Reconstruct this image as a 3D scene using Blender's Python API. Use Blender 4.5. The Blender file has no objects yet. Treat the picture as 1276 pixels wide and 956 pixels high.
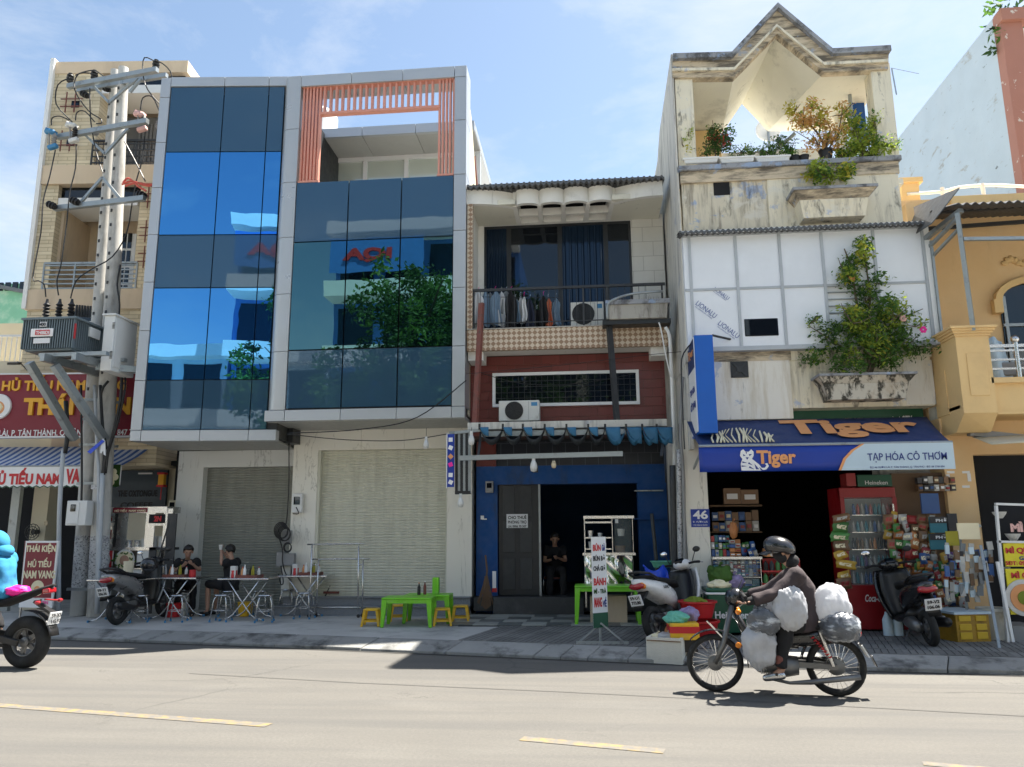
import bpy, bmesh, math, random
from mathutils import Matrix, Vector, Euler, noise as mnoise
R = math.radians
SC = bpy.context.scene
COL = SC.collection
rnd = random.Random(7)

# ---------------------------------------------------------------- camera
F = 958.0; PW = 1276; PH = 956; CZ = 1.62
YAW, PIT, ROLL = R(5.5), R(10.9), R(0.35)
def _basis():
    cy, sy, cp, sp = math.cos(YAW), math.sin(YAW), math.cos(PIT), math.sin(PIT)
    f = Vector((-sy*cp, cy*cp, sp)); r = Vector((cy, sy, 0)); u = Vector((sy*sp, -cy*sp, cp))
    cr, sr = math.cos(ROLL), math.sin(ROLL)
    return r*cr-u*sr, u*cr+r*sr, f
CR, CU, CF = _basis()
cam = bpy.data.objects.new('camera', bpy.data.cameras.new('camera'))
COL.objects.link(cam); SC.camera = cam
cam.data.sensor_width = 36; cam.data.lens = 36*F/PW
cam.data.clip_start = .05; cam.data.clip_end = 3000
cam.matrix_world = Matrix(((CR.x, CU.x, -CF.x, 0), (CR.y, CU.y, -CF.y, 0), (CR.z, CU.z, -CF.z, CZ), (0, 0, 0, 1)))

# ---------------------------------------------------------------- light
SUNV = Vector((.42, .28, 1)).normalized()
sun = bpy.data.objects.new('sun', bpy.data.lights.new('sun', 'SUN')); COL.objects.link(sun)
sun.data.energy = 5.0; sun.data.angle = R(.55); sun.data.color = (1, .94, .84)
sun.rotation_euler = SUNV.to_track_quat('Z', 'Y').to_euler()
W = bpy.data.worlds.new('World'); SC.world = W; W.use_nodes = True
nt = W.node_tree; bg = nt.nodes['Background']
sky = nt.nodes.new('ShaderNodeTexSky'); sky.sky_type = 'NISHITA'; sky.sun_disc = False
sky.sun_elevation = math.asin(SUNV.z); sky.sun_rotation = math.atan2(SUNV.x, SUNV.y)
sky.air_density = 1.0; sky.dust_density = .9; sky.ozone_density = 1.6
tc = nt.nodes.new('ShaderNodeTexCoord'); mp = nt.nodes.new('ShaderNodeMapping')
mp.inputs['Scale'].default_value = (1, 1, 2.6)
n1 = nt.nodes.new('ShaderNodeTexNoise'); n1.inputs['Scale'].default_value = 2.6; n1.inputs['Detail'].default_value = 8; n1.inputs['Roughness'].default_value = .62
n1.inputs['Distortion'].default_value = .35
cr_ = nt.nodes.new('ShaderNodeMapRange'); cr_.inputs['From Min'].default_value = .43; cr_.inputs['From Max'].default_value = .72; cr_.inputs['To Max'].default_value = .8
mx = nt.nodes.new('ShaderNodeMix'); mx.data_type = 'RGBA'
mx.inputs['B'].default_value = (3.7, 3.95, 4.25, 1)
L = nt.links.new
L(tc.outputs['Generated'], mp.inputs['Vector']); L(mp.outputs['Vector'], n1.inputs['Vector']); L(n1.outputs['Fac'], cr_.inputs['Value'])
L(cr_.outputs['Result'], mx.inputs['Factor']); hz = nt.nodes.new('ShaderNodeMix'); hz.data_type = 'RGBA'; hz.blend_type = 'MULTIPLY'; hz.inputs['Factor'].default_value = 1; hz.inputs['B'].default_value = (1.02, .98, .88, 1)
L(sky.outputs['Color'], hz.inputs['A']); L(hz.outputs['Result'], mx.inputs['A']); L(mx.outputs['Result'], bg.inputs['Color'])
bg.inputs['Strength'].default_value = .08
SC.view_settings.view_transform = 'Standard'; SC.view_settings.look = 'None'
SC.view_settings.exposure = 1.72; SC.view_settings.gamma = 1

# ---------------------------------------------------------------- where a pixel of the photo lies in the place
def ray(px, py):
    return CF + CR*((px-PW/2)/F) + CU*((PH/2-py)/F)
def onY(px, py, Y):
    d = ray(px, py); t = Y/d.y; return Vector((d.x*t, Y, CZ+d.z*t))
def onZ(px, py, z=0.):
    d = ray(px, py); t = (z-CZ)/d.z; return Vector((d.x*t, d.y*t, z))
class PL:
    """a vertical plane: u along it, v behind it (negative = towards the street), z up"""
    def __init__(s, x0, y0, ang=0.):
        s.o = Vector((x0, y0, 0)); s.a = ang
        s.d = Vector((math.cos(ang), math.sin(ang), 0)); s.n = Vector((-math.sin(ang), math.cos(ang), 0))
        s.M = Matrix.Translation(s.o) @ Matrix.Rotation(ang, 4, 'Z')
    def uz(s, px, py, v=0.):
        d = ray(px, py); c = Vector((0, 0, CZ)); o = s.o+s.n*v
        t = (o-c).dot(s.n)/d.dot(s.n); p = c+d*t
        return (p-s.o).dot(s.d), p.z
    def u(s, px, py, v=0.): return s.uz(px, py, v)[0]
    def z(s, px, py, v=0.): return s.uz(px, py, v)[1]
    def w(s, u, v, z): return s.M @ Vector((u, v, z))

# ---------------------------------------------------------------- materials
MATS = {}
def _new(name):
    m = bpy.data.materials.new(name); m.use_nodes = True
    return m, m.node_tree, m.node_tree.nodes['Principled BSDF']
def _noise(t, vec, scale, detail=4, rough=.6, dist=0.):
    n = t.nodes.new('ShaderNodeTexNoise'); n.inputs['Scale'].default_value = scale; n.inputs['Detail'].default_value = detail
    n.inputs['Roughness'].default_value = rough; n.inputs['Distortion'].default_value = dist
    t.links.new(vec, n.inputs['Vector']); return n.outputs['Fac']
def _map(t, vec, sc):
    n = t.nodes.new('ShaderNodeMapping'); n.inputs['Scale'].default_value = sc; t.links.new(vec, n.inputs['Vector']); return n.outputs['Vector']
def _rng(t, v, a, b, c=0., d=1.):
    n = t.nodes.new('ShaderNodeMapRange'); n.inputs['From Min'].default_value = a; n.inputs['From Max'].default_value = b
    n.inputs['To Min'].default_value = c; n.inputs['To Max'].default_value = d; t.links.new(v, n.inputs['Value']); return n.outputs['Result']
def _math(t, op, a, b):
    n = t.nodes.new('ShaderNodeMath'); n.operation = op
    for i, x in enumerate((a, b)):
        if isinstance(x, (int, float)): n.inputs[i].default_value = x
        else: t.links.new(x, n.inputs[i])
    return n.outputs[0]
def _mix(t, fac, a, b, mode='MIX'):
    n = t.nodes.new('ShaderNodeMix'); n.data_type = 'RGBA'; n.blend_type = mode
    for k, x in (('Factor', fac), ('A', a), ('B', b)):
        if isinstance(x, (int, float)): n.inputs[k].default_value = x
        elif isinstance(x, tuple): n.inputs[k].default_value = (*x[:3], 1)
        else: t.links.new(x, n.inputs[k])
    return n.outputs['Result']
def _bump(t, b, h, s, d=.02):
    n = t.nodes.new('ShaderNodeBump'); n.inputs['Strength'].default_value = s; n.inputs['Distance'].default_value = d
    t.links.new(h, n.inputs['Height']); t.links.new(n.outputs['Normal'], b.inputs['Normal'])
def _objc(t):
    n = t.nodes.new('ShaderNodeTexCoord'); return n.outputs['Object']
def mat(name, col, rough=.6, metal=0., var=.12, sc=4., bump=0., bsc=None, coat=0., c2=None, t2=(.5, .7), s2=2., st=(1, 1, 1), spec=None, rand=.05, trans=0., sheen=0):
    """plain surface: colour with noise, an optional second colour in patches, fine relief"""
    m, t, b = _new(name); v = _objc(t)
    f = _noise(t, v, sc, 5)
    c = _mix(t, f, tuple(x*(1-var*1.3) for x in col), tuple(min(1, x*(1+var*1.3)) for x in col))
    if c2:
        c = _mix(t, _rng(t, _noise(t, _map(t, v, st), s2, 6, .65), *t2), c, c2)
    if rand:
        oi = t.nodes.new('ShaderNodeObjectInfo'); r = _rng(t, oi.outputs['Random'], 0, 1, 1-rand, 1+rand)
        c = _mix(t, 1., c, _comb(t, r), 'MULTIPLY')
    t.links.new(c, b.inputs['Base Color'])
    b.inputs['Roughness'].default_value = rough; b.inputs['Metallic'].default_value = metal
    if rough < .9 and rough > .08:
        t.links.new(_rng(t, _noise(t, v, sc*2.3, 3), .3, .7, rough*.8, min(1, rough*1.2)), b.inputs['Roughness'])
    if coat: b.inputs['Coat Weight'].default_value = coat; b.inputs['Coat Roughness'].default_value = .08
    if trans: b.inputs['Transmission Weight'].default_value = trans
    if spec is not None: b.inputs['Specular IOR Level'].default_value = spec
    if bump: _bump(t, b, _noise(t, v, bsc or sc*6, 6), bump)
    MATS[name] = m; return m
def _comb(t, r):
    n = t.nodes.new('ShaderNodeCombineXYZ')
    for i in range(3): t.links.new(r, n.inputs[i])
    return n.outputs[0]
def stained(name, base, layers, rough=.85, bump=.25, bsc=14, sc=1.5, var=.1):
    """weathered wall: layers = (colour, (sx,sy,sz) stretch, scale, from, to, strength)"""
    m, t, b = _new(name); v = _objc(t)
    c = _mix(t, _noise(t, v, sc, 5), tuple(x*(1-var) for x in base), tuple(x*(1+var) for x in base))
    hs = None
    for k, (lc, st, s, a, e, w) in enumerate(layers):
        off = t.nodes.new('ShaderNodeMapping'); off.inputs['Location'].default_value = (k*7.3, k*3.1, k*5.7); off.inputs['Scale'].default_value = st
        t.links.new(v, off.inputs['Vector'])
        f = _rng(t, _noise(t, off.outputs['Vector'], s, 8, .68, .3), a, e, 0, w)
        c = _mix(t, f, c, lc)
    t.links.new(c, b.inputs['Base Color']); b.inputs['Roughness'].default_value = rough
    _bump(t, b, _noise(t, v, bsc, 8, .7), bump)
    MATS[name] = m; return m
def glassy(name, tint, diff, refl=.6, rough=.015, bump=.0, bsc=.6):
    """coated glass: tinted reflection over a dark body"""
    m, t, b = _new(name); v = _objc(t)
    t.nodes.remove(b); out = t.nodes['Material Output']
    g = t.nodes.new('ShaderNodeBsdfGlossy'); g.inputs['Color'].default_value = (*tint, 1); g.inputs['Roughness'].default_value = rough
    d = t.nodes.new('ShaderNodeBsdfDiffuse'); d.inputs['Color'].default_value = (*diff, 1)
    fr = t.nodes.new('ShaderNodeLayerWeight'); fr.inputs['Blend'].default_value = .25
    ms = t.nodes.new('ShaderNodeMixShader')
    t.links.new(_rng(t, fr.outputs['Fresnel'], 0, 1, refl, 1), ms.inputs[0]); t.links.new(d.outputs[0], ms.inputs[1]); t.links.new(g.outputs[0], ms.inputs[2])
    if bump:
        n = t.nodes.new('ShaderNodeBump'); n.inputs['Strength'].default_value = bump; n.inputs['Distance'].default_value = .05
        t.links.new(_noise(t, v, bsc, 2), n.inputs['Height']); t.links.new(n.outputs[0], g.inputs['Normal'])
    t.links.new(ms.outputs[0], out.inputs['Surface']); MATS[name] = m; return m
def clear(name, tint=(.9, .95, .95), alpha=.25, rough=.05):
    """thin see-through glass or plastic"""
    m, t, b = _new(name); b.inputs['Base Color'].default_value = (*tint, 1); b.inputs['Roughness'].default_value = rough
    b.inputs['Alpha'].default_value = alpha; b.inputs['Specular IOR Level'].default_value = .8; MATS[name] = m; return m
def pattern(name, kind, a, b_, sc, rough=.5, mort=.02, bump=.0, w=.5, h=.25, st=None, rot=(0, 0, 0), vary=None, var=.1):
    """brick or check print on a surface"""
    m, t, b = _new(name); v = _objc(t)
    mp = t.nodes.new('ShaderNodeMapping'); mp.inputs['Rotation'].default_value = rot; t.links.new(v, mp.inputs['Vector']); v = mp.outputs['Vector']
    if kind == 'brick':
        n = t.nodes.new('ShaderNodeTexBrick'); n.inputs['Scale'].default_value = sc; n.inputs['Mortar Size'].default_value = mort
        n.inputs['Brick Width'].default_value = w; n.inputs['Row Height'].default_value = h
        n.inputs['Color1'].default_value = (*a, 1); n.inputs['Color2'].default_value = (*(vary or a), 1); n.inputs['Mortar'].default_value = (*b_, 1)
        t.links.new(v, n.inputs['Vector']); c = n.outputs['Color']; hgt = n.outputs['Fac']
    else:
        n = t.nodes.new('ShaderNodeTexChecker'); n.inputs['Scale'].default_value = sc; n.inputs['Color1'].default_value = (*a, 1); n.inputs['Color2'].default_value = (*b_, 1)
        t.links.new(v, n.inputs['Vector']); c = n.outputs['Color']; hgt = n.outputs['Fac']
    c = _mix(t, 1., c, _comb(t, _rng(t, _noise(t, v, sc*1.7, 4), .2, .8, 1-var, 1+var)), 'MULTIPLY')
    t.links.new(c, b.inputs['Base Color']); b.inputs['Roughness'].default_value = rough
    if bump:
        n2 = t.nodes.new('ShaderNodeBump'); n2.inputs['Strength'].default_value = bump; n2.inputs['Distance'].default_value = .02; n2.invert = True
        t.links.new(hgt, n2.inputs['Height']); t.links.new(n2.outputs[0], b.inputs['Normal'])
    MATS[name] = m; return m

# ---------------------------------------------------------------- mesh building
class MB:
    def __init__(s, M=None):
        s.v = []; s.f = []; s.M = M.M if isinstance(M, PL) else M
        s.mi = []; s.cur = 0
    def _a(s, vs, fs):
        n = len(s.v)
        if s.M is not None: vs = [s.M @ Vector(p) for p in vs]
        s.v.extend([tuple(p) for p in vs]); s.f.extend([tuple(i+n for i in f) for f in fs]); s.mi.extend([s.cur]*len(fs)); return s
    def box(s, x0, y0, z0, x1, y1, z1):
        x0, x1 = sorted((x0, x1)); y0, y1 = sorted((y0, y1)); z0, z1 = sorted((z0, z1))
        return s._a([(x0, y0, z0), (x1, y0, z0), (x1, y1, z0), (x0, y1, z0), (x0, y0, z1), (x1, y0, z1), (x1, y1, z1), (x0, y1, z1)],
                    [(0, 3, 2, 1), (4, 5, 6, 7), (0, 1, 5, 4), (1, 2, 6, 5), (2, 3, 7, 6), (3, 0, 4, 7)])
    def cbox(s, c, d, rot=None):
        c = Vector(c); h = Vector(d)/2
        Q = Euler(rot).to_matrix() if rot is not None and not isinstance(rot, Matrix) else rot
        vs = [Vector((a*h.x, b*h.y, e*h.z)) for e in (-1, 1) for a, b in ((-1, -1), (1, -1), (1, 1), (-1, 1))]
        vs = [c+((Q @ p) if Q is not None else p) for p in vs]
        return s._a(vs, [(0, 3, 2, 1), (4, 5, 6, 7), (0, 1, 5, 4), (1, 2, 6, 5), (2, 3, 7, 6), (3, 0, 4, 7)])
    def beam(s, a, b, w, h, up=(0, 0, 1)):
        a, b = Vector(a), Vector(b); d = (b-a).normalized(); x = d.cross(Vector(up))
        if x.length < 1e-4: x = d.cross(Vector((1, 0, 0)))
        x.normalize(); y = x.cross(d)
        vs = [p+x*(i*w/2)+y*(j*h/2) for p in (a, b) for i, j in ((-1, -1), (1, -1), (1, 1), (-1, 1))]
        return s._a(vs, [(3, 2, 1, 0), (4, 5, 6, 7), (0, 1, 5, 4), (1, 2, 6, 5), (2, 3, 7, 6), (3, 0, 4, 7)])
    def tube(s, pts, r, n=6, caps=True, closed=False):
        pts = [Vector(p) for p in pts]; m = len(pts); rr = r if isinstance(r, (list, tuple)) else [r]*m
        vs = []; px = None
        for i, p in enumerate(pts):
            d = (pts[(i+1) % m]-pts[i-1]) if closed else (pts[min(i+1, m-1)]-pts[max(i-1, 0)])
            d.normalize()
            if px is None: px = d.orthogonal().normalized()
            x = px-d*px.dot(d)
            if x.length < 1e-5: x = d.orthogonal()
            x.normalize(); px = x; y = d.cross(x)
            for k in range(n):
                a = 2*math.pi*k/n; vs.append(p+(x*math.cos(a)+y*math.sin(a))*rr[i])
        fs = []
        for i in range(m if closed else m-1):
            j = (i+1) % m
            for k in range(n): fs.append((i*n+k, i*n+(k+1) % n, j*n+(k+1) % n, j*n+k))
        if caps and not closed: fs.append(tuple(range(n-1, -1, -1))); fs.append(tuple((m-1)*n+k for k in range(n)))
        return s._a(vs, fs)
    def cyl(s, a, b, r0, r1=None, n=12): return s.tube([a, b], [r0, r0 if r1 is None else r1], n)
    def lathe(s, prof, c=(0, 0, 0), n=16, axis='z', caps=True):
        c = Vector(c); vs = []
        for r, h in prof:
            for k in range(n):
                a = 2*math.pi*k/n; x, y = r*math.cos(a), r*math.sin(a)
                vs.append(c+Vector({'z': (x, y, h), 'y': (x, h, y), 'x': (h, x, y)}[axis]))
        fs = [(i*n+k, i*n+(k+1) % n, (i+1)*n+(k+1) % n, (i+1)*n+k) for i in range(len(prof)-1) for k in range(n)]
        if caps: fs.append(tuple(range(n-1, -1, -1))); fs.append(tuple((len(prof)-1)*n+k for k in range(n)))
        return s._a(vs, fs)
    def ell(s, c, r, n=12, m=8, rot=None, f=None):
        c = Vector(c); r = (r, r, r) if isinstance(r, (int, float)) else r; Q = Euler(rot).to_matrix() if rot else None
        vs = []; fs = []
        for i in range(m+1):
            t = math.pi*i/m
            for k in range(n):
                a = 2*math.pi*k/n; p = Vector((r[0]*math.sin(t)*math.cos(a), r[1]*math.sin(t)*math.sin(a), r[2]*math.cos(t)))
                if f: p = f(p)
                if Q: p = Q @ p
                vs.append(c+p)
        for i in range(m):
            for k in range(n): fs.append((i*n+k, (i+1)*n+k, (i+1)*n+(k+1) % n, i*n+(k+1) % n))
        return s._a(vs, fs)
    def prism(s, pts, d0, d1, axis='y'):
        """polygon in the plane across axis, extruded from d0 to d1"""
        n = len(pts); mk = {'y': lambda a, b, d: (a, d, b), 'z': lambda a, b, d: (a, b, d), 'x': lambda a, b, d: (d, a, b)}[axis]
        vs = [mk(a, b, d0) for a, b in pts]+[mk(a, b, d1) for a, b in pts]
        return s._a(vs, [tuple(range(n)), tuple(range(2*n-1, n-1, -1))]+[(i, i+n, (i+1) % n+n, (i+1) % n) for i in range(n)])
    def face(s, pts): return s._a(pts, [tuple(range(len(pts)))])
    def grid(s, fn, nu, nv):
        vs = [fn(i/nu, j/nv) for i in range(nu+1) for j in range(nv+1)]
        return s._a(vs, [(i*(nv+1)+j, (i+1)*(nv+1)+j, (i+1)*(nv+1)+j+1, i*(nv+1)+j+1) for i in range(nu) for j in range(nv)])
    def loft(s, secs, n=12, e=2.4):
        """secs: (centre, half width along y, half height, tilt of the section about y)"""
        vs = []
        for c, w, h, tl in secs:
            c = Vector(c); ax = Vector((math.sin(tl), 0, math.cos(tl)))
            for k in range(n):
                a = 2*math.pi*k/n; ca, sa = math.cos(a), math.sin(a)
                vs.append(c+Vector((0, 1, 0))*(w*math.copysign(abs(ca)**(2/e), ca))+ax*(h*math.copysign(abs(sa)**(2/e), sa)))
        m = len(secs)
        fs = [(i*n+k, i*n+(k+1) % n, (i+1)*n+(k+1) % n, (i+1)*n+k) for i in range(m-1) for k in range(n)]
        fs += [tuple(range(n-1, -1, -1)), tuple((m-1)*n+k for k in range(n))]
        return s._a(vs, fs)
    def build(s, name, m, parent=None, smooth=False, bevel=0., solid=0., local=False, sub=0, label=None, kind=None, disp=None):
        me = bpy.data.meshes.new(name); off = Vector((0, 0, 0))
        if parent is not None and not local:
            q = parent
            while q is not None: off += q.location; q = q.parent
        me.from_pydata([(p[0]-off.x, p[1]-off.y, p[2]-off.z) for p in s.v], [], s.f)
        for x in (m if isinstance(m, (list, tuple)) else [m]): me.materials.append(MATS[x] if isinstance(x, str) else x)
        if isinstance(m, (list, tuple)): me.polygons.foreach_set('material_index', s.mi)
        bm = bmesh.new(); bm.from_mesh(me); bmesh.ops.recalc_face_normals(bm, faces=bm.faces); bm.to_mesh(me); bm.free()
        if smooth: me.polygons.foreach_set('use_smooth', [True]*len(me.polygons))
        o = bpy.data.objects.new(name, me); COL.objects.link(o)
        if parent is not None: o.parent = parent
        if bevel:
            b = o.modifiers.new('bevel', 'BEVEL'); b.width = bevel; b.segments = 2; b.limit_method = 'ANGLE'; b.angle_limit = R(35)
        if solid:
            b = o.modifiers.new('solid', 'SOLIDIFY'); b.thickness = solid; b.offset = 0
        if sub:
            b = o.modifiers.new('sub', 'SUBSURF'); b.levels = sub; b.render_levels = sub
        if smooth == 'auto':
            o.modifiers.new('en', 'EDGE_SPLIT').split_angle = R(38)
        if label: o['label'] = label
        if kind: o['kind'] = kind
        return o
def tag(o, label, cat=None, group=None, kind=None):
    o['label'] = label
    if cat: o['category'] = cat
    if group: o['group'] = group
    if kind: o['kind'] = kind
    return o
def thing(name, label, cat, loc=(0, 0, 0), rz=0., group=None):
    o = bpy.data.objects.new(name, None); o.empty_display_size = .2; COL.objects.link(o)
    o.location = loc; o.rotation_euler.z = rz
    return tag(o, label, cat, group)
def structure(name, mb, m, parent=None, **k):
    o = mb.build(name, m, parent, **k)
    if parent is None: o['kind'] = 'structure'
    return o
def copy_tree(o, loc=None, rz=None, label=None, parent=None, remat=None, keys=True):
    c = o.copy(); COL.objects.link(c); c.parent = parent
    if remat and c.type == 'MESH':
        for i, sl in enumerate(c.data.materials):
            if sl and sl.name in remat:
                c.material_slots[i].link = 'OBJECT'; c.material_slots[i].material = MATS[remat[sl.name]]
    if loc is not None: c.location = loc
    if rz is not None: c.rotation_euler.z = rz
    if label: c['label'] = label
    for ch in list(o.children): copy_tree(ch, parent=c, remat=remat)
    return c
def share(o, parent, loc, name=None):
    """another piece with the same mesh"""
    c = bpy.data.objects.new(name or o.name.split('.')[0], o.data); COL.objects.link(c); c.parent = parent; c.location = loc
    return c
_tc = {}
def text(s, box, m, parent, pl=None, v=0., name='lettering', depth=.004, bold=0., shear=0., fit=True, back=False, label=None, M=None):
    """lettering on a vertical plane, fitted into box = (u0, z0, u1, z1) at depth v of plane pl"""
    cu = bpy.data.curves.new('t', 'FONT'); cu.body = s; cu.size = 1; cu.offset = bold; cu.shear = shear; cu.resolution_u = 3
    ob = bpy.data.objects.new('t', cu); COL.objects.link(ob)
    me = bpy.data.meshes.new_from_object(ob.evaluated_get(bpy.context.evaluated_depsgraph_get()))
    COL.objects.unlink(ob); bpy.data.objects.remove(ob); bpy.data.curves.remove(cu)
    xs = [p.co.x for p in me.vertices]; ys = [p.co.y for p in me.vertices]
    if not xs: return None
    x0, x1, y0, y1 = min(xs), max(xs), min(ys), max(ys); u0, z0, u1, z1 = box
    sx = (u1-u0)/max(x1-x0, 1e-6); sz = (z1-z0)/max(y1-y0, 1e-6)
    MM = M if M is not None else (pl.M if pl else Matrix())
    mb = MB()
    vv = [(u0+((x1-p.co.x) if back else (p.co.x-x0))*sx, z0+(p.co.y-y0)*sz) for p in me.vertices]
    n = len(vv); mb.v = [tuple(MM @ Vector((a, v-depth, b))) for a, b in vv]+[tuple(MM @ Vector((a, v, b))) for a, b in vv]
    ec = {}
    for p in me.polygons:
        k = tuple(p.vertices); mb.f.append(k)
        for i in range(len(k)):
            e = (k[i], k[(i+1) % len(k)]); ec[e] = 1
    for (a, b) in list(ec):
        if (b, a) not in ec: mb.f.append((a, b, b+n, a+n))
    mb.mi = [0]*len(mb.f); bpy.data.meshes.remove(me)
    return mb.build(name, m, parent, label=label)

# leaves ------------------------------------------------------------------------------------------------
def leaves(mb, c, rad, n, size, r_, flat=1., shape=None, droop=.3):
    """n leaf-shaped faces spread through an ellipsoid"""
    c = Vector(c); rad = Vector((rad, rad, rad)) if isinstance(rad, (int, float)) else Vector(rad)
    for _ in range(n):
        while True:
            p = Vector((r_.uniform(-1, 1), r_.uniform(-1, 1), r_.uniform(-1, 1)))
            if p.length < 1: break
        p = Vector((p.x*rad.x, p.y*rad.y, p.z*rad.z))+c
        d = Vector((r_.gauss(0, 1), r_.gauss(0, 1), r_.gauss(-droop, .7))).normalized(); q = d.orthogonal().normalized()
        q.rotate(Matrix.Rotation(r_.uniform(0, 6.28), 3, d)); nn = d.cross(q)
        l = size*r_.uniform(.6, 1.25); w = l*.42*flat
        k = 3 if r_.random() < .0 else 4
        mb._a([p, p+d*l*.5+q*w*.5-nn*l*.06, p+d*l, p+d*l*.5-q*w*.5-nn*l*.06], [(0, 1, 2, 3)])
def bush(base, blobs, stems, leaf_m, stem_m, root, seed=1, size=.06, clump=.16, per=22, name='foliage'):
    """blobs: (x, y, z, rx, ry, rz, clumps) world; stems: list of polylines with radius"""
    r_ = random.Random(seed)
    mb = MB()
    for (x, y, z, rx, ry, rz, k) in blobs:
        for _ in range(int(k*3)):
            while True:
                p = Vector((r_.uniform(-1, 1), r_.uniform(-1, 1), r_.uniform(-1, 1)))
                if .15 < p.length < 1: break
            q = Vector((x+p.x*rx, y+p.y*ry, z+p.z*rz)); rr = clump*r_.uniform(.5, 1.3)
            mb.cur = 0 if r_.random() < .6 else (1 if r_.random() < .7 else 2)
            leaves(mb, q, rr, int(per*r_.uniform(.6, 1.3)), size*1.15*r_.choice((.7, 1, 1.25)), r_)
    mb.build(name, leaf_m, root)
    sb = MB()
    for pts, rad in stems:
        sb.tube(pts, [rad*(1-.7*i/(len(pts)-1)) for i in range(len(pts))], 6)
    # twigs out to clumps
    for (x, y, z, rx, ry, rz, k) in blobs:
        for _ in range(max(3, k//4)):
            p = Vector((x, y, z-rz*.5)); q = Vector((x+r_.uniform(-rx, rx), y+r_.uniform(-ry, ry), z+r_.uniform(-.3, 1)*rz))
            m_ = (p+q)/2+Vector((r_.uniform(-.05, .05),)*3); sb.tube([p, m_, q], [.012, .008, .004], 5)
    sb.build('stem', stem_m, root, kind='stuff')
# ================================================================= materials
def asphalt():
    m, t, b = _new('asphalt'); v = _objc(t)
    c = _mix(t, _noise(t, v, 1.1, 6), (0.1118, 0.1058, 0.0946), (0.1410, 0.1333, 0.1195))
    c = _mix(t, _rng(t, _noise(t, _map(t, v, (.10, 1.6, 1)), 1.4, 5, .6, .4), .46, .66, 0, .55), c, (0.0851, 0.0834, 0.0808))
    c = _mix(t, _rng(t, _noise(t, _map(t, v, (.35, 1.1, 1)), .55, 4), .55, .62, 0, .5), c, (0.1539, 0.1471, 0.1316))
    vo = t.nodes.new('ShaderNodeTexVoronoi'); vo.feature = 'DISTANCE_TO_EDGE'; vo.inputs['Scale'].default_value = .42
    w = _noise(t, v, 2.2, 5); va = t.nodes.new('ShaderNodeVectorMath'); va.operation = 'ADD'; t.links.new(v, va.inputs[0]); t.links.new(_comb(t, w), va.inputs[1]); t.links.new(va.outputs[0], vo.inputs['Vector'])
    k = _math(t, 'MULTIPLY', _rng(t, vo.outputs['Distance'], 0, .009, .75, 0), _rng(t, _noise(t, v, .35, 3), .5, .6, 0, 1))
    c = _mix(t, k, c, (0.0404, 0.0396, 0.0378))
    g = _noise(t, v, 130, 3, .8); c = _mix(t, _rng(t, g, .32, .46, .5, 0), c, (0.0585, 0.0576, 0.0559)); c = _mix(t, _rng(t, g, .58, .70, 0, .5), c, (0.2055, 0.2012, 0.1926))
    g2 = _noise(t, v, 38, 4, .7); c = _mix(t, _rng(t, g2, .40, .60, .35, 0), c, (.07, .068, .065)); c = _mix(t, _rng(t, _noise(t, _map(t, v, (.06, 1.1, 1)), 2.6, 3), .56, .64, 0, .35), c, (.085, .083, .08))
    c = _mix(t, _rng(t, _noise(t, v, 1.7, 4, .5, .2), .70, .76, 0, .6), c, (0.0585, 0.0576, 0.0559))
    t.links.new(c, b.inputs['Base Color']); b.inputs['Roughness'].default_value = .88; _bump(t, b, g, .5, .01); MATS['asphalt'] = m
asphalt()
mat('cable_shadow_tone', (.092, .088, .082), .95, rand=0)  # darker asphalt tone for the painted cable shadow
mat('line_paint', (.27, .195, .075), .85, var=.15, sc=6, c2=(.15, .14, .125), t2=(.36, .54), s2=9, bump=.4, bsc=110, rand=0)
mat('far_concrete', (.52, .50, .46), .9, var=.1)
mat('pavement', (.42, .415, .40), .9, var=.2, sc=1.1, bump=.3, bsc=40, c2=(.27, .27, .265), t2=(.5, .68), s2=1.6, rand=0)
mat('kerb_stone', (.26, .26, .25), .9, var=.2, sc=2.5, bump=.5, bsc=30, c2=(.07, .07, .07), t2=(.5, .66), s2=2.2, rand=.12)
mat('paver', (.17, .17, .165), .88, var=.2, sc=4, bump=.35, bsc=40, c2=(.1, .1, .1), t2=(.5, .66), s2=1.5, rand=.22)
mat('gutter_dirt', (.04, .038, .035), .95, var=.3, sc=6, rand=0)
mat('joint_dark', (.03, .03, .03), .95, rand=0)
mat('alu', (.46, .48, .5), .38, metal=.45, var=.03, sc=1, rand=.03)
mat('alu_warm', (.46, .47, .47), .33, metal=.5, var=.03, sc=1, rand=.03)
mat('soffit_grey', (.40, .40, .38), .5, var=.05, rand=.04)
mat('slat_pink', (.62, .27, .2), .5, var=.06, rand=.04)
mat('white_paint', (.75, .75, .73), .6, var=.05, sc=3)
mat('white_frame', (.72, .73, .73), .4, var=.03)
mat('black_frame', (.02, .022, .025), .45, var=.1)
mat('black_plastic', (.014, .014, .015), .42, var=.1, rand=0)
mat('black_matte', (.01, .01, .012), .9, var=.1, rand=0)
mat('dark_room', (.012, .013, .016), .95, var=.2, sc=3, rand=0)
glassy('vision_blue', (.10, .35, .68), (.006, .03, .07), .86, .006, .05, .8)
glassy('vision_green', (.09, .19, .21), (.006, .022, .028), .86, .006, .03, .8)
glassy('spandrel', (.28, .38, .48), (.035, .08, .13), .17, .02, .03, .9)
glassy('pale_glass', (.75, .82, .8), (.50, .55, .49), .25, .03)
glassy('dark_glass', (.34, .38, .42), (.006, .008, .012), .10, .02)
glassy('dark_blue_glass', (.25, .32, .42), (.012, .024, .045), .06, .05)
clear('clear_glass', (.8, .9, .9), .06)
mat('galv', (.33, .36, .37), .42, metal=.6, var=.08, sc=6, c2=(.2, .21, .21), t2=(.55, .7), s2=6)
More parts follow.
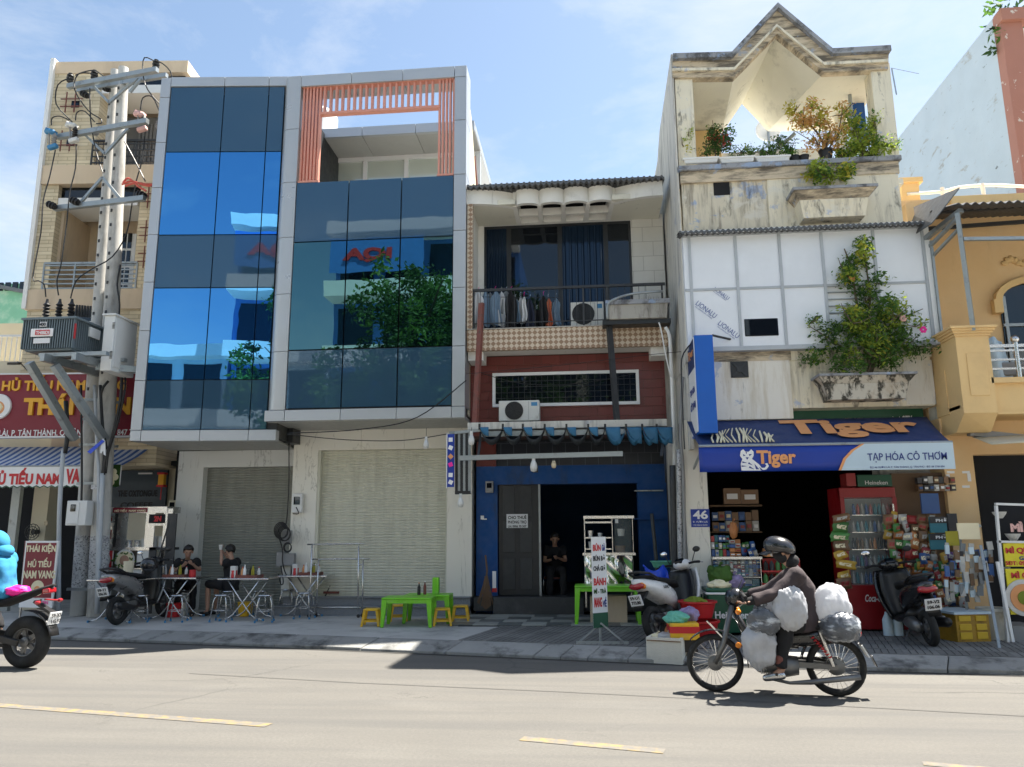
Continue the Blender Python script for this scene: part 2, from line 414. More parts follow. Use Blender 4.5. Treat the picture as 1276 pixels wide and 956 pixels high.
mat('steel', (.6, .6, .6), .25, metal=1, var=.06)
mat('chrome', (.75, .75, .75), .12, metal=1, var=.03, rand=0)
mat('concrete_pole', (.52, .51, .48), .9, var=.12, sc=5, bump=.2, bsc=30, c2=(.26, .25, .23), t2=(.5, .7), s2=3, st=(1, 1, .3))
stained('shutter_beige', (.60, .59, .49), [((.42, .41, .34), (5, 5, .5), 1.0, .48, .72, .6), ((.30, .28, .22), (1, 1, .6), 2.2, .62, .75, .5)], .5, 0)
stained('shutter_grey', (.27, .28, .25), [((.17, .17, .15), (5, 5, .5), 1.0, .48, .72, .6)], .5, 0)
mat('granite', (.20, .21, .225), .5, var=.5, sc=60, rand=.05)
mat('beige_wall', (.64, .51, .36), .8, var=.05, sc=1.5, c2=(.46, .36, .26), t2=(.5, .75), s2=1.4, st=(1, 1, .3))
mat('cream_wall', (.62, .56, .42), .85, var=.06, sc=1.5)
mat('door_wood', (.30, .22, .15), .7, var=.1)
mat('curtain_grey', (.17, .17, .17), .9, var=.15, sc=3)
mat('sign_red', (.20, .008, .022), .45, var=.05, sc=1, rand=0)
mat('sign_yellow', (.78, .40, .03), .5, var=.04, rand=0)
mat('ink_red', (.55, .03, .035), .6, var=.04, rand=0)
mat('ink_white', (.8, .8, .8), .6, var=.02, rand=0)
mat('ink_navy', (.02, .04, .22), .6, var=.03, rand=0)
mat('ink_black', (.015, .015, .02), .6, var=.03, rand=0)
mat('ink_orange', (.75, .33, .13), .6, var=.03, rand=0)
mat('ink_cream', (.78, .70, .48), .6, var=.03, rand=0)
mat('paper_white', (.72, .73, .74), .7, var=.03, rand=.03)
mat('sign_blue', (.003, .10, .46), .4, var=.08, rand=0)
mat('banner_blue', (.004, .035, .30), .45, var=.1, sc=1.2, rand=0)
mat('banner_navy', (.012, .035, .13), .6, var=.2, sc=2, rand=0)
mat('banner_pale', (.50, .62, .70), .5, var=.04, rand=0)
mat('blue_wall', (.008, .065, .23), .75, var=.12, sc=3, c2=(.03, .05, .1), t2=(.55, .75), s2=3, st=(1, 1, .4))
mat('red_tile', (.15, .032, .027), .32, var=.14, sc=3, rand=.12)
mat('tile_joint', (.06, .03, .025), .9, rand=0)
mat('white_tile', (.62, .62, .58), .4, var=.05, rand=.05)
mat('green_plastic', (.18, .56, .02), .42, var=.1, sc=7, rand=.06, c2=(.24, .48, .10), t2=(.5, .7), s2=6)
mat('yellow_plastic', (.72, .42, .015), .45, var=.1, sc=8, rand=.06, c2=(.55, .34, .06), t2=(.5, .7), s2=7)
mat('blue_plastic', (.01, .06, .55), .35, var=.25, sc=6, bump=.4, bsc=18, rand=0)
mat('fridge_red', (.27, .01, .014), .35, var=.1, rand=0)
mat('red_plastic', (.50, .015, .02), .4, var=.05, rand=0)
mat('dark_green', (.01, .085, .045), .35, var=.06, rand=0)
mat('foam', (.66, .64, .57), .85, var=.08, sc=6, bump=.3, bsc=90, c2=(.42, .38, .3), t2=(.55, .72), s2=3)
mat('cable', (.012, .012, .013), .5, rand=0)
mat('cable_grey', (.25, .25, .25), .6, rand=0)
mat('porcelain', (.6, .6, .58), .3)
mat('pink_rubber', (.70, .42, .38), .6)
mat('blue_rubber', (.05, .22, .42), .5)
mat('red_tape', (.55, .1, .07), .6)
mat('transformer_grey', (.15, .19, .21), .5, metal=.2, var=.08, sc=4)
mat('cabinet_grey', (.66, .67, .66), .45, var=.04)
mat('pvc_grey', (.42, .45, .48), .5)
mat('ac_white', (.62, .62, .58), .5, var=.06, sc=4, c2=(.45, .43, .38), t2=(.55, .75), s2=5)
mat('rust_steel', (.19, .06, .045), .7, var=.2, sc=8, c2=(.1, .06, .05), t2=(.5, .7), s2=8)
mat('dark_steel', (.05, .052, .055), .55, metal=.4, var=.15)
mat('tyre', (.018, .018, .018), .85, var=.2, rand=0)
mat('skin', (.40, .23, .16), .55, var=.08, sc=12, rand=0)
mat('hair', (.01, .008, .007), .55, rand=0)
mat('cloth_black', (.012, .012, .014), .9, var=.2, bump=.2, bsc=25, rand=0)
mat('cloth_navy', (.02, .026, .05), .9, var=.2, bump=.2, bsc=25, rand=0)
mat('cloth_white', (.62, .63, .64), .9, var=.08, bump=.2, bsc=25)
mat('cloth_grey', (.22, .24, .25), .9, var=.15, bump=.2, bsc=25)
mat('denim', (.16, .24, .33), .9, var=.25, bump=.2, bsc=30)
mat('cloth_orange', (.55, .16, .08), .9, var=.1, bump=.2, bsc=25)
mat('cloth_skyblue', (.03, .22, .40), .9, var=.15, sc=7, bump=.35, bsc=9, rand=0)
mat('cloth_taupe', (.05, .037, .04), .9, var=.18, sc=6, bump=.4, bsc=12, rand=0)
mat('pink', (.85, .02, .33), .45, rand=0)
mat('stick_brown', (.16, .10, .06), .9, var=.2)
mat('bark', (.13, .10, .07), .95, var=.25, sc=10, bump=.5, bsc=30, rand=0)
mat('soil', (.05, .038, .028), .95, var=.3, sc=20, bump=.5)
for nm, c in (('leaf_dark', (.035, .085, .02)), ('leaf_mid', (.075, .16, .03)), ('leaf_lime', (.26, .33, .045)), ('leaf_yellow', (.42, .38, .05)),
              ('leaf_orange', (.52, .30, .10)), ('leaf_red', (.35, .06, .04)), ('leaf_deep', (.02, .05, .018))):
    m_ = mat(nm, c, .55, var=.3, sc=5, rand=.1); m_.node_tree.nodes['Principled BSDF'].inputs['Specular IOR Level'].default_value = .3
    t_ = m_.node_tree; b_ = t_.nodes['Principled BSDF']; tr = t_.nodes.new('ShaderNodeBsdfTranslucent'); tr.inputs['Color'].default_value = (*[min(1, x*1.6) for x in c], 1)
    ms_ = t_.nodes.new('ShaderNodeMixShader'); ms_.inputs[0].default_value = .35
    t_.links.new(b_.outputs[0], ms_.inputs[1]); t_.links.new(tr.outputs[0], ms_.inputs[2]); t_.links.new(ms_.outputs[0], t_.nodes['Material Output'].inputs['Surface'])
def marble(name, base, vein):
    m, t, b = _new(name); v = _objc(t)
    mp = t.nodes.new('ShaderNodeMapping'); mp.inputs['Rotation'].default_value = (0, R(35), 0); mp.inputs['Scale'].default_value = (1.6, 1, .32); t.links.new(v, mp.inputs['Vector'])
    f = _noise(t, mp.outputs['Vector'], 1.6, 6, .6, .6)
    r = _math(t, 'ABSOLUTE', _math(t, 'SUBTRACT', f, .52), 0)
    k = _rng(t, r, 0, .012, .55, 0); k2 = _math(t, 'MULTIPLY', k, _rng(t, _noise(t, v, 1.3, 3), .45, .62, 0, 1))
    c = _mix(t, _noise(t, v, 1.2, 4), tuple(x*.94 for x in base), base)
    t.links.new(_mix(t, k2, c, vein), b.inputs['Base Color']); b.inputs['Roughness'].default_value = .25; MATS[name] = m
marble('marble', (.80, .77, .69), (.22, .20, .16))
marble('marble_grey', (.62, .63, .61), (.15, .15, .14))
pattern('stone_clad', 'brick', (.70, .60, .42), (.44, .36, .24), 1., .8, .008, .6, .42, .085, rot=(R(90), 0, 0), vary=(.56, .46, .30), var=.22)
pattern('breeze_tile', 'check', (.60, .50, .38), (.30, .19, .12), 15., .7, rot=(0, R(45), 0))
pattern('wall_tile', 'brick', (.60, .59, .55), (.40, .39, .36), 1., .45, .006, .2, .4, .3, rot=(R(90), 0, 0))
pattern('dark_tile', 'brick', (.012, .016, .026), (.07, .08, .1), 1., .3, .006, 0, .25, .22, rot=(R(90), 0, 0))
STREAK = (7, 7, .8)
stained('old_wall', (.64, .58, .45), [((.28, .38, .58), (1, 1, 1), 1.9, .58, .62, .8), ((.22, .19, .15), STREAK, 1.2, .48, .66, .8), ((.68, .65, .57), (1, 1, 1), 2.3, .56, .62, .7), ((.05, .05, .045), (4, 4, 1), 1.5, .58, .70, .85)])
stained('old_cream', (.76, .70, .55), [((.26, .22, .17), STREAK, 1.1, .50, .72, .65), ((.36, .44, .62), (1, 1, 1), 2.6, .60, .64, .7), ((.70, .68, .60), (1, 1, 1), 1.6, .55, .62, .6), ((.07, .065, .055), (3, 3, 1.0), 1.7, .57, .68, .8)])
stained('old_white', (.76, .73, .66), [((.50, .42, .28), STREAK, .8, .5, .7, .7), ((.35, .43, .58), (1, 1, 1), 2.4, .62, .65, .6), ((.08, .075, .07), (5, 5, .8), 1.5, .60, .70, .75)])
stained('old_band', (.60, .50, .36), [((.05, .046, .04), (1.2, 1.2, 6), 1.6, .42, .6, .85), ((.30, .38, .52), (1, 1, 1), 3, .6, .64, .6)])
stained('old_top', (.30, .31, .33), [((.05, .05, .05), (1, 1, 1), 4, .45, .6, .8), ((.3, .4, .58), (1, 1, 1), 3, .55, .6, .7)])
stained('old_side', (.62, .60, .54), [((.15, .14, .13), (5, 5, .5), 1.2, .5, .68, .8), ((.34, .36, .42), (1, 1, 1), 2, .58, .64, .6), ((.04, .04, .04), (4, 4, .6), 1.3, .62, .72, .8)])
stained('trough_mossy', (.52, .49, .42), [((.35, .25, .15), (2, 2, 1), 2, .5, .7, .6), ((.025, .025, .02), (2, 2, 1), 3.5, .47, .56, .95)])
stained('soffit_old', (.68, .66, .57), [((.20, .19, .17), (1, 1, 1), 1.2, .55, .75, .6), ((.09, .085, .08), (1, 1, 1), 3, .62, .72, .6)])
stained('canopy_white', (.74, .73, .69), [((.36, .35, .32), (1, 1, 1), 1.6, .55, .75, .5), ((.2, .19, .17), (6, 6, .8), 1.5, .62, .75, .5)])
stained('pale_blue_wall', (.45, .53, .60), [((.30, .28, .25), (1.2, 1.2, 3), 1.1, .60, .66, .7), ((.08, .08, .08), (1.5, 1.5, 3), 1.8, .64, .69, .9), ((.52, .58, .63), (1, 1, 1), .9, .5, .7, .4)])
stained('pink_wall', (.36, .17, .13), [((.62, .60, .55), (1, 1, 1), 3.5, .62, .65, .9)])
stained('orange_wall', (.76, .52, .27), [((.78, .58, .34), (1, 1, 1), 1.2, .5, .7, .5), ((.55, .36, .18), (5, 5, .7), 1.2, .6, .8, .5)], bump=.1)
stained('orange_pale', (.76, .53, .25), [((.6, .4, .2), (1, 1, 1), 1.2, .5, .7, .5)], bump=.08)
stained('planter_concrete', (.40, .38, .34), [((.12, .11, .09), (5, 5, 1), 1.5, .52, .7, .8)])
stained('poster_pole', (.52, .52, .52), [((.08, .08, .09), (3, 3, 4), 9, .52, .58, .85), ((.25, .25, .27), (1, 1, 1), 5, .5, .6, .6)], bump=.3)
stained('panel_white', (.76, .79, .83), [((.66, .69, .73), (1, 1, 1), .8, .5, .75, .5)], rough=.45, bump=.04)
stained('awning_grey', (.10, .105, .11), [((.05, .05, .05), (1, 1, 1), 3, .5, .7, .6)], rough=.6)
stained('stain_black', (.035, .036, .038), [((.09, .09, .09), (1, 1, 1), 3, .5, .7, .6)], rough=.5)

# ================================================================= the ground
KERB = [(-40, 17.2), (-20, 13.75), (-8.48, 11.84), (-5.1, 11.33), (-1.55, 10.62), (.62, 10.17), (2.6, 9.88), (4.82, 9.59), (14, 8.5), (40, 5.6)]
def kerb_y(x):
    for (a, b), (c, d) in zip(KERB, KERB[1:]):
        if x <= c: return b+(d-b)*(x-a)/(c-a)
    return KERB[-1][1]
PZ = .13                                                       # height of the pavement
g = MB(); g.box(-400, -400, -.6, 400, 400, -.02); structure('ground', g, 'pavement')
g = MB(); g.box(-60, -1.2, -.015, 60, 20, 0); structure('road', g, 'asphalt')
g = MB(); g.box(-60, -30, -.01, 60, -1.2, PZ); structure('far_pavement', g, 'far_concrete')
g = MB(); pts = [(x, y+.42) for x, y in KERB]+[(40, 60), (-40, 60)]; g.prism(pts, .0, PZ-.004, 'z'); structure('pavement', g, 'pavement')
g = MB()
for a, b, in ((-40, -8.5), (-8.5, -5.1), (-5.1, -1.5), (-1.5, .62), (.62, 2.6), (2.6, 4.8), (4.8, 40)):
    g._a([(a, kerb_y(a)-.09, .003), (b, kerb_y(b)-.09, .003), (b, kerb_y(b)+.05, .003), (a, kerb_y(a)+.05, .003)], [(0, 1, 2, 3)])
structure('gutter', g, 'gutter_dirt')
kerb_root = bpy.data.objects.new('kerb', None); COL.objects.link(kerb_root); kerb_root['kind'] = 'structure'
xs = [-22, -17, -13, -10.5, -8.9, -7.0, -5.75, -4.55, -3.2, -1.95, -.75, -.4, -.05, .45, 1.15, 1.9, 3.1, 4.05, 5.35, 6.9, 8.5, 11, 14]
for a, b in zip(xs, xs[1:]):
    m = MB(); s_ = rnd.uniform(-.01, .01); sk = .16
    a2, b2 = a+sk+.006, b+sk-.006; a1, b1 = a+.006, b-.006
    top = [(a1, kerb_y(a1), .045+s_), (b1, kerb_y(b1), .045+s_), (b2, kerb_y(b2)+.34, PZ+s_*.4), (a2, kerb_y(a2)+.34, PZ+s_*.4), (b2+.02, kerb_y(b2)+.44, PZ+.002), (a2+.02, kerb_y(a2)+.44, PZ+.002)]
    bot = [(p[0], p[1], -.01) for p in top]
    m._a(top+bot, [(0, 1, 2, 3), (3, 2, 4, 5), (6, 7, 1, 0), (7, 8, 2, 1), (8, 10, 4, 2), (6, 0, 3, 9), (9, 3, 5, 11), (11, 5, 4, 10), (6, 9, 8, 7), (9, 11, 10, 8)])
    m.build('kerb_stone', 'kerb_stone', kerb_root, bevel=.012)
# paving slabs from the middle house to the right, laid in courses along the kerb
pv = MB(); s_ = .395
pv._a([(0, 0, 0), (s_, 0, 0), (s_+.10, s_, 0), (.10, s_, 0), (0, 0, -.03), (s_, 0, -.03), (s_+.10, s_, -.03), (.10, s_, -.03)], [(0, 1, 2, 3), (4, 7, 6, 5), (0, 4, 5, 1), (1, 5, 6, 2), (2, 6, 7, 3), (3, 7, 4, 0)])
for k in range(1, 5):
    x = s_*k/5
    pv._a([(x-.006, .01, .0035), (x+.006, .01, .0035), (x+.106, s_-.01, .0035), (x+.094, s_-.01, .0035)], [(0, 1, 2, 3)])
pave_bed = MB(); pts = [(-1.84, kerb_y(-1.84)+.46), (8, kerb_y(8)+.44), (8, 13.0), (-1.35, 12.75)]
pave_bed.prism(pts, PZ-.03, PZ-.001, 'z'); bed = structure('paved_strip', pave_bed, 'joint_dark')
proto = None
for j in range(7):
    for i in range(25):
        x = -1.85+i*.402+j*.10; y = kerb_y(x)+.46+j*.402
        if x > 7.4 or y > 12.72: continue
        q = MB(); q.v = [(a*1.0, b-.16*a*1.0, c) for a, b, c in pv.v]; q.f = pv.f; q.mi = [0]*6+[1]*4
        if proto is None:
            proto = q.build('paver', ['paver', 'joint_dark'], bed, local=True); proto.location = (x, y, PZ+.006)
        else: share(proto, bed, (x, y, PZ+.006+rnd.uniform(-.002, .003)), 'paver')
# yellow lane dashes
for k, (p0, p1, w) in enumerate((((-60, 874.5), (335, 903.5), .13), ((650, 920), (828, 936), .13), ((1150, 951), (1420, 975), .1))):
    a, b = onZ(*p0, .004), onZ(*p1, .004); d = (b-a).normalized(); n_ = Vector((-d.y, d.x, 0))*w/2
    m = MB(); m._a([a-n_, b-n_, b+n_, a+n_], [(0, 1, 2, 3)]); structure('lane_line', m, 'line_paint')

m = MB(); q = [onZ(*p, .003) for p in ((236, 839), (450, 851), (700, 862), (1000, 877), (1330, 895))]  # shadow of an overhead cable, laid on the road as a thin dark strip
m._a([p-Vector((0, .02, 0)) for p in q]+[p+Vector((0, .02, 0)) for p in q], [(i, i+1, i+6, i+5) for i in range(4)]); structure('cable_shadow_strip', m, 'cable_shadow_tone')
# ================================================================= glass-fronted shop house
PG = PL(0, 13.3); GA = R(5.5); GL = PL(-5.3, 13.45, GA)
gb = thing('glass_building', 'modern shop house of blue mirror glass and grey aluminium with pink slatted top', 'building', (-5, 13.8, 0))
back = MB()
back.box(-5.75, 13.42, 3.65, -2.14, 13.5, 8.22); back.box(-5.8, 13.5, 3.73, -2.15, 16.5, 8.2)
back.box(-7.98, 14.2, 3.32, -5.6, 16.5, 10.3)
bl = MB(GL); bl.box(-2.86, .07, 3.34, -.32, .75, 10.2); 
back.build('wall_core', 'black_frame', gb); bl.build('wall_core', 'black_frame', gb)
# right-hand glazing
ux = [-5.42, -4.385, -3.36, -2.36]; zr = [8.215, 7.03, 4.865, 3.85]
for r in range(3):
    z1, z0 = PG.z(430, (224, 299, 434.5)[r]), PG.z(430, (299, 434.5, 508)[r])
    for c in range(3):
        m = MB(); m.box(ux[c]+.012, 13.325, z0+.012, ux[c+1]-.012, 13.36, z1-.012)
        m.build('glass_pane', 'vision_green' if r == 1 else 'spandrel', gb)
# left-hand glazing
ul = [-2.77, -1.70, -.815, -.50]
zl = [GL.z(280, y) for y in (107.5, 188.5, 292, 358, 473, 535.5)]
for r in range(5):
    for c in range(3):
        m = MB(GL); m.box(ul[c]+.01, .025, zl[r+1]+.01, ul[c+1]-.01, .06, zl[r]-.01)
        m.build('glass_pane', 'vision_blue' if r in (1, 3) else 'spandrel', gb)
# aluminium panels, right section
PT, PB_ = 10.49, 3.6
zt0 = 10.25; zb1 = PG.z(455, 508)-.01
def panel(M, x0, x1, z0, z1, v0=0., v1=.12, mt='alu'):
    m = MB(M); m.box(x0+.005, v0, z0+.005, x1-.005, v1, z1-.005); return m.build('cladding_panel', mt, gb, bevel=.004)
for a, b in zip([-5.42, -4.4, -3.38, -2.36], [-4.4, -3.38, -2.36, -2.12]): panel(PG, a, b, zt0, PT, 0, .5)
for a, b in zip([-5.80, -5.42, -4.385, -3.36, -2.36], [-5.42, -4.385, -3.36, -2.36, -2.12]): panel(PG, a, b, PB_, zb1, 0, .16)
zc = [PG.z(573, y) for y in (93, 149.5, 217, 287, 358, 431, 504, 522)]; zc[0] = zt0; zc[-2] = zb1
for a, b in zip(zc[1:-1], zc[:-2]): panel(PG, -2.36, -2.12, a, b, 0, .5)
zc = [PG.z(352, y) for y in (100, 161.6, 227.7, 296, 366.5, 438, 511, 527)]; zc[0] = PT; zc[-2] = zb1
for a, b in zip(zc[1:-1], zc[:-2]):
    m = MB(); pl_ = [(-5.42, 13.3), (-5.60, 13.3)]+[(-5.60-.19*math.sin(t*R(90)/5), 13.49-.19*math.cos(t*R(90)/5)) for t in range(1, 6)]+[(-5.79, 13.8), (-5.42, 13.8)]
    m.prism(pl_, a+.005, b-.005, 'z'); m.build('column_panel', 'alu_warm', gb, smooth='auto')
# aluminium panels, left section
zs = [GL.z(205, y) for y in (97, 121.5, 177.5, 233.7, 292, 351.5, 412, 474, 536, 549.5)]
for a, b in zip(zs[1:], zs[:-1]): panel(GL, -2.97, -2.77, a, b, 0, .3)
for a, b in zip([-2.77, -1.70, -.815], [-1.70, -.815, -.31]):
    panel(GL, a, b, zl[0], GL.z(280, 95.5), 0, .5); panel(GL, a, b, GL.z(280, 549.5), zl[-1], 0, .2)
# soffits
for a, b in zip((-5.8, -4.6, -3.35), (-4.6, -3.35, -2.14)):
    m = MB(); m.box(a+.006, 13.46, 3.6, b-.006, 14.62, 3.66); m.build('soffit_panel', 'soffit_grey', gb)
m = MB(); m.box(-5.9, 13.5, 3.664, -2.14, 14.7, 3.72); m.build('soffit_backing', 'black_frame', gb)
for a, b in zip((-2.95, -2.0, -1.05), (-2.0, -1.05, -.4)):
    m = MB(GL); m.box(a+.006, .2, 3.285, b-.006, 1.75, 3.33); m.build('soffit_panel', 'soffit_grey', gb)
# slatted frame at the top
slat_m = None
def slat(x, z0, z1):
    m = MB(); m.box(x-.018, 13.36, z0, x+.018, 13.46, z1); m.build('slat', 'slat_pink', gb)
ztop, zsl = 10.245, PG.z(470, 221)
beam_z = PG.z(470, 135)
for k in range(6): slat(-5.375+k*.066*1.02, zsl+.03, ztop)
for k in range(5): slat(-2.66+k*.066*1.05, zsl+.03, ztop)
for k in range(19): slat(-4.955+k*.1195, beam_z+.025, ztop)
m = MB(); m.box(-5.02, 13.35, beam_z-.025, -2.65, 13.47, beam_z+.025); m.build('slat_rail', 'slat_pink', gb)
m = MB(); m.box(-5.41, 13.34, ztop, -2.37, 13.48, ztop+.03); m.build('slat_rail', 'slat_pink', gb)
for a, b in ((-5.41, -5.0), (-2.69, -2.37)):
    m = MB(); m.box(a, 13.345, zsl-.01, b, 13.475, zsl+.03); m.build('slat_rail', 'slat_pink', gb)
# penthouse behind the frame
YP = 15.2; PP = PL(0, YP)
zf0, zf1 = PP.z(470, 168), PP.z(470, 157)
for a, b in zip((-6.0, -4.75, -3.55), (-4.75, -3.55, -2.25)):
    m = MB(); m.box(a+.006, YP, zf0, b-.006, YP+.1, zf1); m.build('cladding_panel', 'alu', gb)
    m = MB(); m.box(a+.006, YP+.1, zf0, b-.006, YP+1.0, zf0+.03); m.build('soffit_panel', 'soffit_grey', gb)
m = MB(); m.box(-6.0, YP+.1, zf0+.035, -2.25, YP+3, zf1-.01); m.build('penthouse_roof', 'alu', gb)
wz1 = zf0; wz0 = 8.2
m = MB(); m.box(-6.0, YP+1.02, wz0, -2.25, YP+1.08, wz1); m.build('pale_glazing', 'pale_glass', gb)
m = MB()
for x in (-5.9, -4.95, -3.98, -3.05, -2.3): m.box(x-.045, YP+.96, wz0, x+.045, YP+1.06, wz1)
m.box(-6, YP+.965, wz1-.1, -2.25, YP+1.055, wz1-.001); m.build('window_frame', 'white_frame', gb)
m = MB(); m.box(-5.85, 13.8, 8.2, -5.7, 15.1, 10.2); m.box(-5.69, 14.0, 8.2, -5.62, 15.1, 9.5); m.build('side_wall', 'white_paint', gb)
m = MB()
m.prism([(13.8, 3.7), (16.0, 3.7), (16.0, 7.6), (15.05, 7.8), (14.35, 9.2), (14.0, 9.75), (13.8, 9.9)], -2.2, -2.13, 'x'); m.build('side_wall', 'cream_wall', gb)
m = MB(); m.beam((-2.15, 14.5, 9.2), (-2.1, 15.1, 7.9), .05, .05); m.build('downpipe', 'rust_steel', gb)
m = MB(); m.box(-5.75, 14, 8.2, -2.2, 19, 8.24); m.build('terrace_floor', 'soffit_grey', gb)
# ground floor: right bay
def opening_wall(mb, x0, x1, z0, z1, ox0, ox1, oz1, y0, y1, oz0=None):
    mb.box(x0, y0, z0, ox0, y1, z1); mb.box(ox1, y0, z0, x1, y1, z1); mb.box(ox0, y0, oz1, ox1, y1, z1)
    if oz0 is not None: mb.box(ox0, y0, z0, ox1, y1, oz0)
YM = 14.6; PM = PL(0, YM)
mx0, mx1 = PM.u(362, 650), PM.u(588, 650)
ox0, ox1, oz1 = PM.u(393, 650), PM.u(557, 650), PM.z(475, 560)
m = MB(); m.box(mx0, YM, .42, ox0, YM+.9, 3.598); m.build('marble_slab', 'marble', gb)
m = MB(); m.box(ox1, YM, .42, mx1, YM+.5, 3.598); m.build('marble_slab', 'marble', gb)
xs_ = [ox0+(ox1-ox0)*k/3 for k in range(4)]
for a, b in zip(xs_, xs_[1:]):
    m = MB(); m.box(a+.002, YM+.001, oz1, b-.002, YM+.5, 3.598); m.build('marble_slab', 'marble', gb)
def shutter(x0, x1, z0, z1, y, mt, pl_=None, n=None):
    m = MB(pl_); n = n or int((z1-z0)/.052); h = (z1-z0)/n
    for k in range(n):
        z = z0+k*h
        m._a([(x0, y, z), (x1, y, z), (x1, y-.011, z+h*.3), (x0, y-.011, z+h*.3), (x1, y-.011, z+h*.75), (x0, y-.011, z+h*.75), (x1, y, z+h), (x0, y, z+h)], [(0, 1, 2, 3), (3, 2, 4, 5), (5, 4, 6, 7)])
    m.box(x0, y-.02, z0-.05, x1, y, z0)
    return m.build('shutter_curtain', mt, gb, kind='stuff')
shutter(ox0+.05, ox1-.02, .46, oz1, YM+.16, 'shutter_beige')
m = MB(); m.box(ox0, YM+.02, .42, ox0+.05, YM+.2, oz1); m.box(ox1-.03, YM+.02, .42, ox1, YM+.2, oz1); m.build('shutter_rail', 'shutter_beige', gb)
# granite steps
m = MB(); m.box(mx0-.12, 14.22, PZ-.02, mx1, 14.62, .275); m.build('granite_step', 'granite', gb, bevel=.006)
m = MB(); m.box(mx0, 14.42, .2, mx1, 15.0, .425); m.build('granite_step', 'granite', gb, bevel=.006)
m = MB(); m.box(mx0-.1, 14.19, .275, mx1, 14.5, .295); m.build('step_nosing', 'granite', gb, bevel=.006)
m = MB(); m.box(mx0, 14.39, .425, mx1, 14.6, .445); m.build('step_nosing', 'granite', gb, bevel=.006)
# ground floor: left bay
YL = 15.05; P2 = PL(0, YL)
lx0, lx1 = P2.u(217, 650), P2.u(366, 650); lo0, lo1, lz1 = P2.u(249, 650), P2.u(360, 650), P2.z(300, 582)
m = MB(); m.box(lx0, YL, PZ, lo0, YL+.4, 3.28); m.build('marble_slab', 'marble_grey', gb)
m = MB(); m.box(lo0, YL, lz1, (lo0+lo1)/2, YL+.4, 3.28); m.build('marble_slab', 'marble_grey', gb)
m = MB(); m.box((lo0+lo1)/2, YL+.001, lz1, lo1+.1, YL+.4, 3.28); m.build('marble_slab', 'marble_grey', gb)
shutter(lo0, lo1+.1, PZ+.05, lz1, YL+.2, 'shutter_grey')
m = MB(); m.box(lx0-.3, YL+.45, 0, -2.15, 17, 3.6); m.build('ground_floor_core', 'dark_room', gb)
# ================================================================= left side: beige house, noodle shop, utility pole
YA = onY
def pxtube(mb, pts, Y, r, n=5, sm=3):
    """smooth cable through photo points at depth Y"""
    P_ = [YA(p[0], p[1], p[2] if len(p) > 2 else Y) for p in pts]; out = []
    for i in range(len(P_)-1):
        a, b, c, d = P_[max(i-1, 0)], P_[i], P_[i+1], P_[min(i+2, len(P_)-1)]
        for k in range(sm):
            t = k/sm; out.append(.5*((2*b)+(c-a)*t+(2*a-5*b+4*c-d)*t*t+(3*b-a-3*c+d)*t*t*t))
    out.append(P_[-1]); mb.tube(out, r, n); return mb
BG = PL(-9.0, 15.0, R(5))
bz = lambda y, x=110: BG.z(x, y)
bu = lambda x, y: BG.u(x, y)
bb = thing('beige_house', 'tall beige house with stone-clad pillars and railed balconies behind the utility pole', 'building', (-9, 15, 0))
uL, uR = -2.82, .2
def bgbox(name, u0, u1, z0, z1, v0, v1, mt, **k):
    m = MB(BG); m.box(u0, v0, z0, u1, v1, z1); return m.build(name, mt, bb, **k)
zt = bz(77.5)
bgbox('fascia', uL, uR, bz(92), zt, -.02, 2.5, 'beige_wall'); bgbox('floor_band', uL-.02, uR, bz(230), bz(207), -.05, 1.2, 'beige_wall')
bgbox('floor_band', uL-.02, uR, bz(386), bz(361), -.05, 1.2, 'beige_wall'); bgbox('side_fin', uL-.09, uL, bz(385), zt+.06, -.08, .4, 'white_paint')
s1 = bu(122, 150)
for a, b, z0, z1 in ((uL, s1, bz(207), bz(92)), (s1+.55, uR, 3, bz(386)), (bu(170, 300), uR, bz(361), bz(230)), (uL, bu(66, 300), bz(361), bz(230)), (uL, s1-.2, 4.6, bz(386))):
    m = MB(BG); m.box(a, 0, z0, b, 1.2, z1); m.build('stone_pier', 'stone_clad' if b-a > .35 else 'beige_wall', bb)
# recessed walls
bgbox('recess_wall', uL+.05, uR, 3.3, zt-.1, 1.25, 1.6, 'beige_wall'); bgbox('recess_shade', s1, uR, bz(206), bz(118), 1.0, 1.24, 'curtain_grey')
for k in range(14):
    x = s1+.45+k*.09; m = MB(BG); m.tube([(x, .97, bz(205)), (x, .97, bz(128))], .032, 6); m.build('curtain_fold', 'curtain_grey', bb)
for y0, y1, x0, x1 in ((92.5, 106, s1, uR-.1), (231, 246, uL+.3, bu(172, 240)), (386.5, 400, s1-.2, uR)):
    bgbox('ribbon_window', x0, x1, bz(y1), bz(y0), .12, .2, 'dark_glass'); bgbox('lintel', x0, x1, bz(y1+10), bz(y1), .02, .9, 'white_paint')
# balcony doors on the third floor
dz0, dz1 = bz(361), bz(262)
bgbox('balcony_door', bu(92, 300), bu(112, 300), dz0, dz1, 1.15, 1.24, 'beige_wall')
for x in (116, 150):
    bgbox('window_frame', bu(x, 300), bu(x+20, 300), dz0, dz1-.1, 1.12, 1.24, 'white_frame')
    for r in range(4):
        for c in range(2):
            w = (bu(x+20, 300)-bu(x, 300)-.1)/2
            a = bu(x, 300)+.04+c*w; zz = dz0+.1+r*.42; bgbox('pane', a, a+w-.04, zz, zz+.36, 1.10, 1.13, 'dark_glass')
bgbox('recess_side', bu(66, 300), bu(66, 300)+.06, bz(361), bz(256), .2, 1.25, 'beige_wall')
bgbox('ground_shade', s1+.0, uR, bz(470), bz(412), .9, 1.2, 'dark_room')
